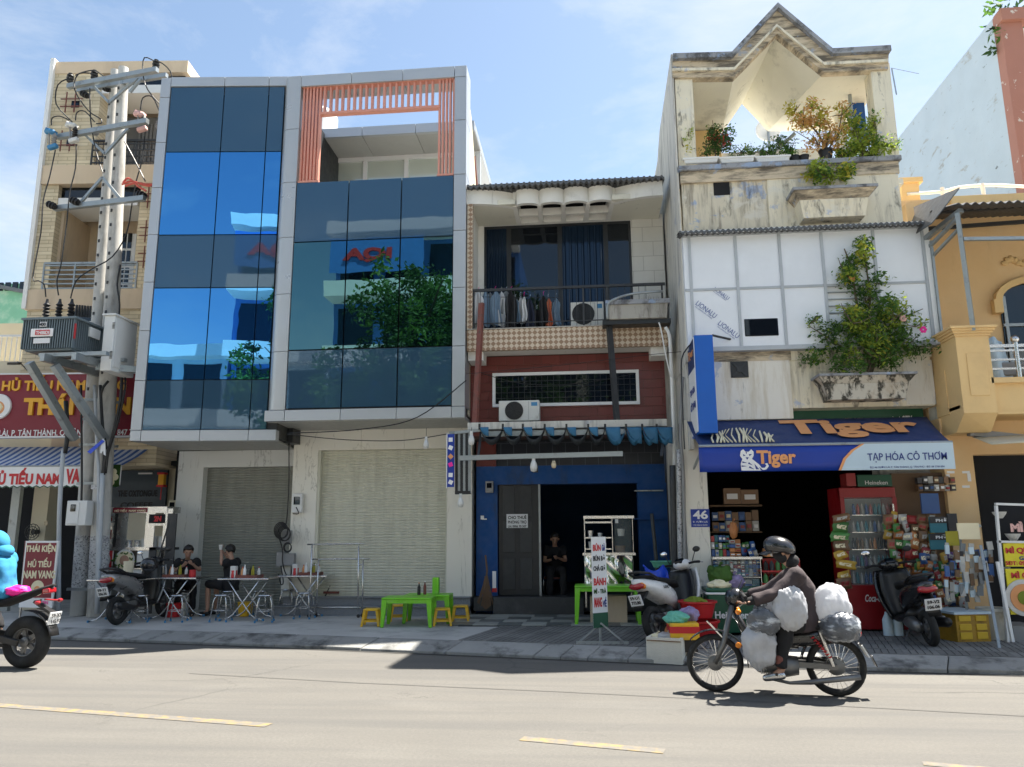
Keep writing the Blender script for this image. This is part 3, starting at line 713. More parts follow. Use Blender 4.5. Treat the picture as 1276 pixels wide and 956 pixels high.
# railings
def railing(M, root, u0, u1, z0, z1, v, n_h, mt='dark_steel', posts=3, bars=False, r=.014, name='railing'):
    m = MB(M)
    for k in range(n_h):
        z = z0+(z1-z0)*(k+.5)/n_h if n_h > 1 else z1
        m.cbox(((u0+u1)/2, v, z), (u1-u0, .022, .03))
    m.cbox(((u0+u1)/2, v, z1), (u1-u0, .05, .045))
    for k in range(posts): x = u0+(u1-u0)*k/(posts-1); m.cbox((x, v, (z0+z1)/2), (.035, .035, z1-z0))
    if bars:
        k = int((u1-u0)/.11)
        for i in range(1, k): m.cbox((u0+(u1-u0)*i/k, v, (z0+z1)/2), (.014, .014, z1-z0))
    return m.build(name, mt, root)
railing(BG, bb, s1-.05, uR-.02, bz(207), bz(176), -.0, 4, bars=True); railing(BG, bb, bu(54, 345), bu(170, 345), bz(362), bz(328), -.0, 6, 'galv', 4)
# little windows with climbing brackets
for (x, y) in ((94, 130), (88, 178), (196, 248), (193, 290), (191, 322)):
    u, z = BG.uz(x, y); bgbox('vent_window', u-.09, u+.09, z-.08, z+.08, -.006, .1, 'dark_glass'); m = MB(BG)
    for dz in (-.09, .09): m.cbox((u-.05, -.07, z+dz), (.5, .02, .02))
    for dx in (-.16, .04): m.cbox((u+dx, -.09, z), (.02, .02, .5))
    m.build('bracket', 'rust_steel', bb)
# far left house under green netting
gh = thing('netted_house', 'house wrapped in pale green building net at the left edge', 'building', (-18, 24, 0))
PN = PL(0, 24.0)
mat('net_green', (.22, .50, .33), .8, var=.12, sc=1.5, c2=(.4, .6, .45), t2=(.5, .65), s2=1.5); mat('roof_dark', (.12, .13, .14), .7)
m = MB(PN); z = lambda y, x=20: PN.z(x, y); m.box(-25, 0, 0, PN.u(47, 380), 6, z(353, 30)); m.build('netting', 'net_green', gh)
m = MB(PN); m._a([(-25, -.2, z(320)), (PN.u(47, 380), -.2, z(366, 40)), (PN.u(47, 380), 6, z(366, 40)), (-25, 6, z(320)), (-25, -.2, z(324)), (PN.u(47, 380), -.2, z(370, 40)), (PN.u(47, 380), 6, z(370, 40)), (-25, 6, z(324))], [(0, 1, 2, 3), (4, 5, 6, 7), (0, 1, 5, 4), (1, 2, 6, 5)])
m.build('roof', 'roof_dark', gh)
for k in range(5):
    a = PN.u(0+k*9, 345); m = MB(PN); m.box(a, -.05, z(362), a+.18, .01, z(352)); m.build('window', 'dark_glass', gh)
bal = thing('street_balcony', 'pale balcony with white bar railing above the noodle shop sign', 'balcony', (-12.2, 15.4, 0))
PBc = PL(-11.2, 15.6, R(5)); zz = lambda y: PBc.z(10, y)
m = MB(PBc); m.box(-4, 0, zz(466), PBc.u(30, 450), 1.4, zz(450)); m.build('slab', 'cream_wall', bal); railing(PBc, bal, -4, PBc.u(30, 440), zz(451), zz(418), .05, 1, 'white_frame', 5, True)
m = MB(PBc); m.box(-4, 1.2, 3.3, PBc.u(36, 440), 3, zz(385)); m.build('wall', 'cream_wall', bal)

# noodle shop sign board
PS = PL(-9.0, 14.5, R(5)); su = PS.u; szz = PS.z
sb_ = thing('shop_signboard', 'wide dark red signboard with yellow raised lettering above the striped awning', 'sign', tuple(PS.w(-1.5, 0, 3.4)))
u1 = su(177, 505); u0 = -4.2; z0, z1 = szz(150, 543), szz(150, 466)
m = MB(PS); m.box(u0, 0, z0, u1, .12, z1); m.build('board', 'sign_red', sb_)
m = MB(PS); e = .03
m.box(u0, -.02, z1, u1+e, .125, z1+e); m.box(u0, -.02, z0-e, u1+e, .125, z0); m.box(u1, -.018, z0, u1+e, .124, z1); m.build('frame', 'white_frame', sb_)
tx = lambda s, x0, y0, x1, y1, mt, root, pl, v=-.002, **k: text(s, (pl.u(x0, (y0+y1)/2, v), pl.z((x0+x1)/2, y1, v), pl.u(x1, (y0+y1)/2, v), pl.z((x0+x1)/2, y0, v)), mt, root, pl, v, **k)
tx('HỦ TIẾU NAM VANG', 4, 467.5, 158, 487, 'sign_yellow', sb_, PS, bold=.03, depth=.03)
tx('THÁI KIỆN', 31, 489, 164, 523, 'sign_yellow', sb_, PS, bold=.045, depth=.05)
tx('18 VƯỜN LÀI, P. TÂN THÀNH, Q. TÂN PHÚ - 0934 847 756', -36, 533, 173, 544.5, 'ink_white', sb_, PS, bold=.012, depth=.006)
cu, cz = PS.uz(-1, 507)
m = MB(PS); m.lathe([(.0, -.045), (.25, -.045), (.26, -.03), (.26, 0)], (cu, 0, cz), 28, 'y'); m.build('logo_disc', 'ink_white', sb_)
m = MB(PS); m.lathe([(.0, -.052), (.13, -.052), (.14, -.045)], (cu, 0, cz-.03), 20, 'y'); m.build('logo_bowl', 'ink_orange', sb_)
m = MB(PS); m.lathe([(.0, -.058), (.09, -.058), (.1, -.052)], (cu, 0, cz-.02), 20, 'y'); m.tube([(cu-.1, -.06, cz+.18), (cu+.12, -.06, cz-.02)], .008); m.build('logo_noodles', 'ink_cream', sb_)
fl = thing('flood_lamp', 'small black floodlight on an arm at the top of the red signboard', 'lamp', tuple(onY(18, 455, 14.2)))
m = MB(); a = onY(18, 453, 14.1); m.cbox(a, (.22, .12, .05), (.3, 0, .1)); m.build('lamp_head', 'black_plastic', fl)
m = MB(); pxtube(m, [(22, 451), (28, 455), (34, 462, 14.4)], 14.15, .012); m.build('arm', 'black_plastic', fl)

# striped awning
PAw = PL(-9.0, 14.15, R(5))
aw = thing('striped_awning', 'blue and white striped awning with a white lettered valance over the noodle shop', 'awning', tuple(PAw.w(-1.5, 0, 3.1)))
zf, zb = PAw.z(60, 581), PAw.z(60, 557, 1.0); zv = PAw.z(60, 607)
n = 58; a0, a1 = -4.4, PAw.u(152, 578); b1 = PAw.u(190, 560, 1.0)
mat('stripe_blue', (.05, .12, .33), .75, rand=0); mat('stripe_white', (.55, .58, .62), .75, rand=0)
for j, mt in enumerate(('stripe_white', 'stripe_blue')):
    m = MB(PAw)
    for i in range(j, n, 2):
        p, q = i/n, (i+1)/n
        f0, f1 = a0+(a1-a0)*p, a0+(a1-a0)*q; g0, g1 = a0+(b1-a0)*p, a0+(b1-a0)*q
        m._a([(f0, 0, zf), (f1, 0, zf), ((f1+g1)/2, .5, (zf+zb)/2-.03), (g1, 1.0, zb), (g0, 1.0, zb), ((f0+g0)/2, .5, (zf+zb)/2-.03)], [(0, 1, 2, 5), (5, 2, 3, 4)])
    m.build('canvas_stripe', mt, aw, kind='stuff')
va = MB(PAw); vx1 = PAw.u(151, 590); vx0 = -4.4; nn = 120
pts = [(vx1, zf+.01), (vx0, zf+.01)]+[(vx0+(vx1-vx0)*i/nn, zv+.018*math.cos(i*2*math.pi/4)) for i in range(nn+1)]
va.prism(pts, -.01, 0); va.build('valance', 'ink_white', aw)
pts = [(vx0+(vx1-vx0)*i/nn, zv+.018*math.cos(i*2*math.pi/4)-.003) for i in range(nn+1)]; gm = MB(PAw)
for (a, b), (c, d) in zip(pts, pts[1:]): gm._a([(a, -.013, b), (c, -.013, d), (c, -.013, d+.022), (a, -.013, b+.022)], [(0, 1, 2, 3)])
gm.build('scallop_trim', 'dark_green', aw)
tx('HỦ TIẾU NAM', -12, 583, 76, 604, 'ink_red', aw, PAw, v=-.013, bold=.05)
tx('VANG', 82, 584, 118, 603, 'ink_red', aw, PAw, v=-.013, bold=.05)
pu0, pu1 = PAw.u(134, 592), PAw.u(150, 592); m = MB(PAw); m.box(pu0, -.02, zv, pu1, -.012, zf+.02); m.build('food_picture', 'leaf_dark', aw)
m = MB(PAw); 
for k in range(3): m.lathe([(.0, -.03), (.06, -.03), (.065, -.022)], ((pu0+pu1)/2+(-.03, .04, 0)[k], 0, zv+.08+k*.1), 12, 'y')
m.build('food_bowl', 'ink_cream', aw, kind='stuff')
m = MB(PAw); m.tube([(-4.4, .0, zf), (a1, 0, zf)], .02); m.build('front_rail', 'galv', aw)

# noodle shop interior shell
ns = thing('noodle_shop', 'open dark noodle shop with a cream pillar and a grey name board behind the poles', 'shop', (-10, 16, 0))
QS = PL(-9.0, 15.4, R(3))
m = MB(QS); m.box(-5, 2.2, 0, .9, 2.4, 3.6); m.box(-5, 0.3, 3.05, 1.4, 2.3, 3.15); m.build('back_wall', 'dark_room', ns)
m = MB(QS); m.box(QS.u(47, 680), -.3, PZ, QS.u(66, 680), .1, 3.05); m.build('pillar', 'cream_wall', ns)
m = MB(QS); m.box(QS.u(28, 680), -.5, PZ, QS.u(38, 680), -.4, 3.05); m.build('post', 'galv', ns)
m = MB(QS); m.box(QS.u(134, 650), .6, PZ, QS.u(222, 650), .8, 3.3); m.build('side_wall', 'cream_wall', ns)
bx0, bx1 = QS.u(136, 610, .5), QS.u(207, 610, .5); mat('board_slate', (.05, .07, .09), .5)
m = MB(QS); m.box(bx0, .5, QS.z(170, 636, .5), bx1, .58, QS.z(170, 586, .5)); m.build('name_board', 'board_slate', ns)
tx('THE OXTONGUE', 147, 611, 196, 619, 'ink_black', ns, QS, v=.49, bold=.03)
tx('COFFEE', 150, 626, 190, 633, 'ink_black', ns, QS, v=.49, bold=.02)
m = MB(QS); u, z = QS.uz(181, 590, .45); m.cbox((u, .46, z), (.3, .05, .03)); m.build('tube_lamp', 'ink_white', ns)
m = MB(QS); u, z = QS.uz(57, 652, -.32); m.cbox((u, -.31, z), (.07, .02, .09)); m.build('switch_plate', 'stone_clad', ns)
fan = thing('wall_fan', 'round dark fan hanging on the cream pillar of the noodle shop', 'fan', tuple(onY(41, 663, 14.8)))
m = MB(); c = onY(41, 663, 14.8)
for r in (.06, .11, .16): m.tube([c+Vector((r*math.cos(a*.524), -.03*(1-r*3), r*math.sin(a*.524))) for a in range(12)], .008, 5, closed=True)
for a in range(10): m.tube([c, c+Vector((.16*math.cos(a*.628), 0, .16*math.sin(a*.628)))], .005, 4)
m.build('guard', 'black_plastic', fan); m = MB(); m.cyl(c+Vector((0, 0, 0)), c+Vector((0, .15, 0)), .05); m.build('motor', 'black_plastic', fan)
# paper lantern and meter on the cream wall
ln = thing('door_lantern', 'small red and gold paper lantern hanging on the cream wall', 'lantern', tuple(onY(202, 600, 15.6)))
m = MB(); c = onY(202, 598, 15.6); m.cbox(c, (.12, .1, .22)); m.build('lantern_body', 'sign_yellow', ln)
m = MB(); m.cbox(c+Vector((0, 0, .13)), (.16, .14, .04)); m.cbox(c-Vector((0, 0, .13)), (.16, .14, .04)); m.build('cap', 'ink_red', ln, kind='stuff')
m = MB(); m.tube([c-Vector((0, 0, .15)), c-Vector((0, 0, .42))], .012); m.build('tassel', 'ink_red', ln)
def meter(px, py, Y, label, w=.2, h=.34, mt='stone_clad', d=.1):
    t = thing('electric_meter', label, 'meter', tuple(onY(px, py, Y))); c = onY(px, py, Y)
    m = MB(); m.cbox(c, (w, d, h)); m.build('case', mt, t, bevel=.012)
    m = MB(); m.cbox(c+Vector((0, -d/2-.004, h*.12)), (w*.6, .02, h*.42)); m.build('dial_window', 'dark_glass', t, bevel=.004)
    return t
meter(216, 631, 15.3, 'small beige electric meter on the wall left of the grey shutter', .17, .24, 'cream_wall')
meter(371, 627, 14.52, 'pale electric meter on the marble left of the big shutter', .2, .36, 'white_paint')

# ----------------------------------------------------------------- utility pole
YPo = 13.9
pole = thing('utility_pole', 'twin concrete utility pole with steel crossarms carrying fuses and wires', 'utility pole', tuple(onZ(110, 768, PZ)))
def shaft(bx, by, tx_, ty, r0, r1, Y):
    a, b = onY(bx, by, Y), onY(tx_, ty, Y); a.z = PZ
    m = MB(); m.tube([a+(b-a)*k/12 for k in range(13)], [r0+(r1-r0)*max(0, k/12-.35)/.65 for k in range(13)], 20); o = m.build('pole_shaft', 'concrete_pole', pole, smooth='auto')
    m = MB(); d = (b-a)
    for k in range(22):
        p = a+d*(.38+.6*k/22); r = r0+(r1-r0)*max(0, .38+.6*k/22-.35)/.65; m.cbox(p+Vector((-.02, -r-.002, 0)), (.035, .02, .06))
    m.build('step_hole', 'dark_steel', o, kind='stuff')
    m = MB(); p, q = a+d*.045, a+d*.13; r = r0+.004; m.tube([p, q], [r, r*.99], 20, caps=False); m.build('torn_posters', 'poster_pole', o, smooth='auto')
    return a, b
A0, A1 = shaft(97, 768, 143.5, 88, .138, .085, 14.05); B0, B1 = shaft(120, 768, 154, 85, .165, .1, YPo)
for y in (738, 620, 545, 522, 575, 655):
    m = MB(); k = (768-y)/683; p = (A0+(A1-A0)*k+B0+(B1-B0)*k)/2; m.cbox(p+Vector((0, -.17, 0)), (.62 if y > 700 else .5, .03, .05)); m.cbox(p+Vector((0, .2, 0)), (.6, .03, .05)); m.build('band_clamp', 'galv', pole, kind='stuff')
def lv(p, q, Y):                      # level beam: second end found at the height of the first
    a = onY(*p, Y); b = onZ(*q, a.z); return a, b
arms = []
for (p, q, Y, w) in (((85, 108), (196, 87), 13.75, .1), ((97, 113), (208, 94), 14.0, .09), ((72, 171), (184, 151), 13.75, .1), ((68, 260), (180, 247), 13.75, .1)):
    a, b = lv(p, q, Y); arms.append((a, b)); m = MB(); m.beam(a, b, w*.9, w); m.build('crossarm', 'galv', pole)
for p, q in (((117, 108), (136, 128)), ((136, 128), (172, 97)), ((106, 168), (131, 192)), ((131, 192), (160, 160)), ((128, 221), (101, 252)), ((128, 221), (151, 249)), ((176, 98), (162, 115))):
    m = MB(); m.beam(onY(*p, 13.72), onY(*q, 13.72), .05, .05); m.build('brace', 'galv', pole)
INS = [(-1, 0), (.055, 0), (.06, .02), (.03, .035), (.06, .055), (.065, .075), (.03, .09), (.06, .11), (.055, .13), (.03, .14), (.04, .16), (.0, .165)]
def insulator(p, Y, up=1, mt='black_plastic', s=1., name='insulator', tilt=(0, 0, 0)):
    M = Matrix.Translation(onY(*p, Y)) @ Euler(tilt).to_matrix().to_4x4()
    m = MB(M); m.lathe([(r*s, h*s*up) for r, h in INS[1:]], (0, 0, 0), 12); return m.build(name, mt, pole, smooth='auto')
for p in ((87, 102), (117, 98), (194, 85)): insulator(p, 13.75, s=1.15)
for p in ((102, 116), (128, 108), (207, 98)): insulator(p, 13.95, s=1.15, tilt=(0, R(120), 0))
for p in ((60, 254), (89, 249), (172, 241)): insulator(p, 13.6, s=1.2, tilt=(0, R(115), 0))
for p in ((120, 160), (198, 152)): insulator(p, 13.7, s=1.0, mt='cable_grey', up=-1)
for k, (x, y, mt) in enumerate(((66, 172, 'blue_rubber'), (92, 164, 'porcelain'), (177, 150, 'pink_rubber'))):
    a = onY(x, y, 13.6); f = MB()
    f.cbox(a+Vector((-.06, 0, .14)), (.2, .12, .09), (0, R(20), 0)); f.ell(a+Vector((-.14, 0, .15)), (.06, .06, .06)); f.build('fuse_cap', mt, pole, smooth=True)
    f = MB(); f.cbox(a+Vector((.02, 0, -.2)), (.2, .1, .09), (0, R(-15), 0)); f.build('fuse_cap', mt, pole, bevel=.02)
    f = MB(); f.lathe([(.02, -.15), (.055, -.12), (.025, -.1), (.055, -.07), (.025, -.05), (.055, -.02), (.025, 0), (.055, .03), (.02, .1)], a+Vector((.03, 0, 0)), 10); f.build('fuse_insulator', 'black_plastic' if k else 'cable_grey', pole)
    f = MB(); f.tube([a+Vector((-.1, 0, .12)), a+Vector((-.06, 0, -.2))], .014); f.build('fuse_tube', 'cable_grey', pole)
wires = [[(87, 97), (72, 106), (70, 130), (86, 148), (90, 152)], [(118, 92), (98, 92), (93, 112), (110, 138), (125, 148), (126, 154), (120, 154)], [(192, 76), (180, 72), (178, 90), (184, 112), (203, 134), (211, 142), (207, 146), (200, 142)],
         [(64, 156), (65, 147), (75, 145), (86, 150)], [(94, 150), (96, 140), (106, 139), (118, 152)], [(175, 137), (178, 122), (190, 121), (199, 140)],
         [(69, 187), (62, 220), (54, 250), (51, 290), (41, 345), (48, 350), (55, 355), (57, 370)], [(95, 180), (94, 210), (87, 240), (83, 280), (76, 330), (71, 350), (73, 368)],
         [(180, 170), (177, 200), (170, 225), (165, 250), (158, 290), (140, 320), (115, 335), (95, 350), (88, 372)],
         [(196, 76), (206, 82), (214, 95), (213, 130), (208, 180), (205, 215), (198, 230), (186, 232), (172, 228)], [(112, 110), (113, 150), (120, 190), (128, 215)], [(155, 176), (168, 200), (181, 226)],
         [(94, 94), (104, 90), (118, 88), (130, 96)]]
for w in wires: m = MB(); pxtube(m, w, 13.6, .013); m.build('jumper_wire', 'cable', pole)
for w in ([(152, 230), (165, 226), (185, 232), (200, 226)], [(153, 228), (160, 222), (172, 232), (182, 238)], [(156, 232), (170, 228), (190, 230), (204, 220)]):
    m = MB(); pxtube(m, w, 13.55, .022); m.build('taped_wire', 'red_tape', pole)
for w, r, mt in (([(118, 480), (121, 560), (123, 600), (120, 760)], .03, 'pvc_grey'), ([(79, 560), (74, 640), (73, 765)], .04, 'pvc_grey'), ([(128, 590), (124, 680), (121, 765)], .045, 'pvc_grey'),
                 ([(125, 480), (127, 520), (130, 560), (128, 590)], .028, 'cable'), ([(152, 468), (150, 500), (140, 545), (131, 575), (129, 592)], .03, 'cable'), ([(135, 475), (126, 490), (128, 530), (133, 560)], .024, 'cable'),
                 ([(82, 500), (84, 540), (81, 565)], .04, 'cable'), ([(156, 470), (155, 490), (146, 530), (136, 560), (132, 590)], .018, 'cable'), ([(146, 420), (149, 380), (146, 355), (150, 330)], .018, 'cable'), ([(101, 480), (102, 600), (100, 640)], .02, 'cable'), ([(125, 600), (123, 700), (120, 765)], .02, 'cable')):
    m = MB(); pxtube(m, w, 13.66, r, 8); m.build('riser_pipe' if mt == 'pvc_grey' else 'riser_cable', mt, pole, smooth=True)
flag = MB(); f0 = onY(127, 548, 13.5); flag.prism([(0, 0), (.05, -.03), (-.2, -.26), (-.27, -.22)], 0, .01); flag.v = [(p[0]+f0.x, p[1]+f0.y, p[2]+f0.z) for p in flag.v]
tag(flag.build('blue_pennant', 'blue_plastic'), 'torn blue and white plastic strip tied to the utility pole', 'strip')
flag = MB(); flag.prism([(0, .03), (.05, -.02), (.09, -.3), (.05, -.28), (.03, -.2), (0, -.26), (-.03, -.24), (-.02, -.1)], .02, .03); flag.v = [(p[0]+f0.x, p[1]+f0.y, p[2]+f0.z) for p in flag.v]
tag(flag.build('torn_bag', 'paper_white'), 'torn white plastic bag caught on the pole beside the blue strip', 'plastic bag')
# transformer
tf = thing('transformer', 'grey finned transformer with a red and white maker plate on the pole platform', 'transformer', (-9.3, 13, 4.9))
c0, c1 = onY(24, 437, 12.6), onY(90, 434, 12.6); zt1 = onY(60, 396, 12.6).z; zt0 = onY(60, 436, 12.6).z; X0, X1 = c0.x, c1.x
m = MB(); m.box(X0+.06, 12.66, zt0, X1-.06, 13.5, zt1-.02); m.build('tank', 'transformer_grey', tf)
m = MB(); m.box(X0-.02, 12.58, zt1-.03, X1+.03, 13.56, zt1+.01); m.build('lid', 'transformer_grey', tf)
m = MB()
k = 22
for i in range(k): x = X0+.02+(X1-X0-.04)*i/(k-1); m.box(x-.008, 12.6, zt0+.03, x+.008, 12.67, zt1-.03)
m.build('fin', 'transformer_grey', tf, kind='stuff'); m = MB()
for i in range(14): y = 12.7+.76*i/13; m.box(X1-.065, y-.008, zt0+.03, X1, y+.008, zt1-.03)
m.build('fin', 'transformer_grey', tf, kind='stuff')
PTf = PL(0, 12.585); m = MB(); a, b = onY(38, 420, 12.585), onY(67, 409, 12.585); m.box(a.x, 12.575, a.z, b.x, 12.59, b.z); m.build('maker_plate', 'ink_white', tf, bevel=.02)
m = MB(); a, b = onY(44, 417.5, 12.57), onY(62, 411, 12.57); m.box(a.x, 12.56, a.z, b.x, 12.573, b.z); m.build('maker_badge', 'ink_red', tf)
tx('THIBIDI', 45, 412.5, 61, 416.5, 'ink_white', tf, PTf, v=-.026, bold=.02)
tx('400', 49.5, 402, 57, 406.5, 'ink_black', tf, PTf, v=-.013, bold=.02)
m = MB(); a, b = onY(49, 407, 12.57), onY(58, 401, 12.57); m.box(a.x, 12.575, a.z, b.x, 12.585, b.z); a, b = onY(41, 428, 12.57), onY(62, 421, 12.57); m.box(a.x, 12.575, a.z, b.x, 12.585, b.z); m.build('number_plate', 'paper_white', tf, kind='stuff')
m = MB(); a = onY(91, 425, 12.6); m.box(X1+.0, 12.6, zt0+.2, X1+.004, 12.65, zt1-.12); m.build('warning_label', 'ink_red', tf)
m = MB(); m.box(X1+.0, 13.0, zt1-.26, X1+.03, 13.3, zt1-.08); m.build('side_plate', 'cabinet_grey', tf)
for x in (57, 73, 88):
    a = onY(x, 392, 13.0); m = MB(); m.lathe([(.03, -.05)]+[(.065 if i % 2 else .035, i*.032-.02) for i in range(9)]+[(.025, .28), (.02, .32)], a-Vector((0, 0, .02)), 12); m.build('bushing', 'black_plastic', tf)
for i in range(6): a = onY(95+i*3.4, 389+i*.3, 13.2); m = MB(); m.cyl(a-Vector((0, 0, .08)), a+Vector((0, 0, .14)), .025, .02); m.build('low_bushing', 'black_plastic', tf)
cb = thing('control_cabinet', 'white steel control cabinet with a louvred front beside the transformer', 'cabinet', (-8.6, 13.3, 4.6))
a, b = onY(124, 462, 13.0), onY(144, 393, 13.0); m = MB(); m.box(a.x, 13.0, a.z, b.x, 13.72, b.z); m.build('case', 'cabinet_grey', cb, bevel=.01)
m = MB(); m.box(a.x-.03, 12.96, b.z, b.x+.03, 13.76, b.z+.03); m.build('cap', 'cabinet_grey', cb); m = MB(); m.box(b.x, 13.05, a.z+.08, b.x+.012, 13.68, b.z-.05); m.build('door', 'cabinet_grey', cb, bevel=.006)
m = MB()
for z in [b.z-.15-.025*i for i in range(5)]+[a.z+.35-.025*i for i in range(6)]: m.box(a.x+.22, 12.99, z, b.x-.04, 13.001, z+.01)
m.build('louvre', 'dark_steel', cb, kind='stuff')
pf = thing('transformer_platform', 'steel channel platform with long diagonal struts holding the transformer', 'bracket', (-9.3, 13.5, 4.3))
zp = onY(60, 446, 12.7).z
for x in (-9.62, -9.02):
    m = MB(); m.beam((x, 12.5, zp-.03), (x+.1, 14.1, zp-.03), .09, .14); m.build('channel_beam', 'galv', pf)
for y in (12.75, 13.3): m = MB(); m.beam((-9.85, y, zp+.06), (-8.55, y, zp+.06), .1, .07); m.build('cross_beam', 'galv', pf)
m = MB(); m.beam((-9.0, 13.1, zp-.1), (-8.3, 13.5, zp-.1), .1, .12); m.build('cross_beam', 'galv', pf)
for p, q in (((36, 452), (93, 548)), ((68, 455), (131, 548))):
    m = MB(); m.beam(onY(*p, 12.7), onY(*q, 13.72), .14, .12); m.build('strut', 'galv', pf)
mbx = thing('pole_meter_box', 'white meter box with a dark window fixed low on the utility pole', 'meter box', tuple(onY(95, 638, 13.6)))
a, b = onY(83, 655, 13.55), onY(102, 624, 13.55); m = MB(); m.box(a.x, 13.5, a.z, b.x+.14, 13.72, b.z); m.build('case', 'cabinet_grey', mbx, bevel=.012)
m = MB(); m.box(a.x+.03, 13.485, a.z+.03, b.x, 13.5, b.z-.03); m.build('door', 'cabinet_grey', mbx, bevel=.006); c = onY(91, 633, 13.48); m = MB(); m.cbox(c, (.1, .02, .13)); m.build('window', 'dark_glass', mbx, bevel=.015)
m = MB(); c = onY(118, 607, 13.68); m.cbox(c, (.14, .01, .08)); tag(m.build('pole_number', 'poster_pole'), 'small stencilled number panel on the right concrete shaft', 'label')
# ================================================================= middle house with balcony
PF = PL(0, 13.4); YW = 14.5; PW_ = PL(0, YW); YR = 13.95; PR = PL(0, YR); YB = 14.75; PB2 = PL(0, YB)
mh = thing('balcony_house', 'narrow house with scalloped white canopy, tiled balcony and dark red tiled wall', 'building', (-.4, 14.2, 0))
xl, xr = -2.11, PF.u(834, 420)
cz1, cz0 = PF.z(700, 231), PF.z(700, 249)
def fv(px):                                              # plan of the scalloped edge
    if px < 640: t = (px-581)/59; return .26*t**2.2
    if px > 764: t = (826-px)/62; return .26*t**2.2
    s_ = ((px-640)/31) % 1*2-1; return .24-.14*math.sqrt(max(0, 1-s_*s_))-.03
pxs = [581+i*3.1 for i in range(80)]
edge = [(PF.u(p, 240), fv(p)) for p in pxs]
m = MB(PF); n = len(edge)
vs = [(x, v, z) for z in (cz0, cz1) for (x, v) in edge]+[(x, v+.1, z) for z in (cz0, cz1) for (x, v) in edge]
fs = []
for i in range(n-1):
    fs += [(i, i+1, n+i+1, n+i), (2*n+i+1, 2*n+i, 3*n+i, 3*n+i+1), (i+1, i, 2*n+i, 2*n+i+1), (n+i, n+i+1, 3*n+i+1, 3*n+i)]
m._a(vs, fs); m.build('scalloped_fascia', 'canopy_white', mh, smooth='auto')
# ceiling left and right of the coffers, ribs, arched openings
lx, rx = PF.u(641, 250), PF.u(763, 250)
for a, b in ((xl, lx), (rx, PF.u(827, 240))):
    m = MB(); m.box(a, 13.5, cz0+.004, b, YW, cz0+.1); m.build('ceiling_slab', 'soffit_old', mh)
m = MB(); m.box(lx, 13.55, cz1+.02, rx, YW, cz1+.06); m.build('coffer_top', 'dark_room', mh)
vls = [PF.u(640+31*k, 250) for k in range(5)]; bks = [PW_.u(px, 277) for px in (650, 677, 701.5, 726, 750)]
bks = [PW_.u(640+7+i*27.5, 277) for i in range(5)]
for a, b in zip(vls, bks):
    m = MB(); m._a([(a-.035, 13.6, cz0-.01), (a+.035, 13.6, cz0-.01), (b+.05, YW, cz0-.01), (b-.05, YW, cz0-.01), (a-.035, 13.6, cz1), (a+.035, 13.6, cz1), (b+.05, YW, cz1), (b-.05, YW, cz1)], [(0, 1, 2, 3), (4, 7, 6, 5), (0, 4, 5, 1), (1, 5, 6, 2), (2, 6, 7, 3), (3, 7, 4, 0)])
    m.build('coffer_rib', 'canopy_white', mh)
for y in (14.08, 14.44):
    m = MB(); m.box(lx, y-.03, cz0-.004, rx, y+.03, cz0+.14); m.build('coffer_beam', 'canopy_white', mh)
m = MB(); m.box(lx, 14.2, cz0+.15, rx, YW, cz0+.19); m.build('coffer_panel', 'canopy_white', mh)
# corrugated roof
def corrugated(name, x0, x1, y0, z0, y1, z1, pitch, amp, mt, root, M=None, th=.012, skew=0.):
    nseg = int((x1-x0)/pitch*8); m = MB(M); vs = []
    for k in range(nseg+1):
        x = x0+(x1-x0)*k/nseg; w = amp*math.sin(2*math.pi*(x-x0)/pitch)
        vs += [(x, y0, z0+w), (x+skew, y1, z1+w), (x+skew, y1, z1+w-th), (x, y0, z0+w-th)]
    fs = []
    for k in range(nseg): a = 4*k; fs += [(a, a+4, a+5, a+1), (a+3, a+2, a+6, a+7), (a, a+3, a+7, a+4)]
    m._a(vs, fs); return m.build(name, mt, root, smooth='auto')
mat('roof_sheet', (.10, .105, .11), .6, var=.2, sc=5)
corrugated('roof_sheet', xl, PF.u(827, 220), 13.28, PF.z(700, 225.5, -.12), 16.5, PF.z(700, 225.5, -.12)+.45, .105, .022, 'roof_sheet', mh, th=.05)
m = MB(); m.box(xl, 13.45, cz1, PF.u(826, 230), 13.6, PF.z(700, 224)); m.build('eave_board', 'black_frame', mh)
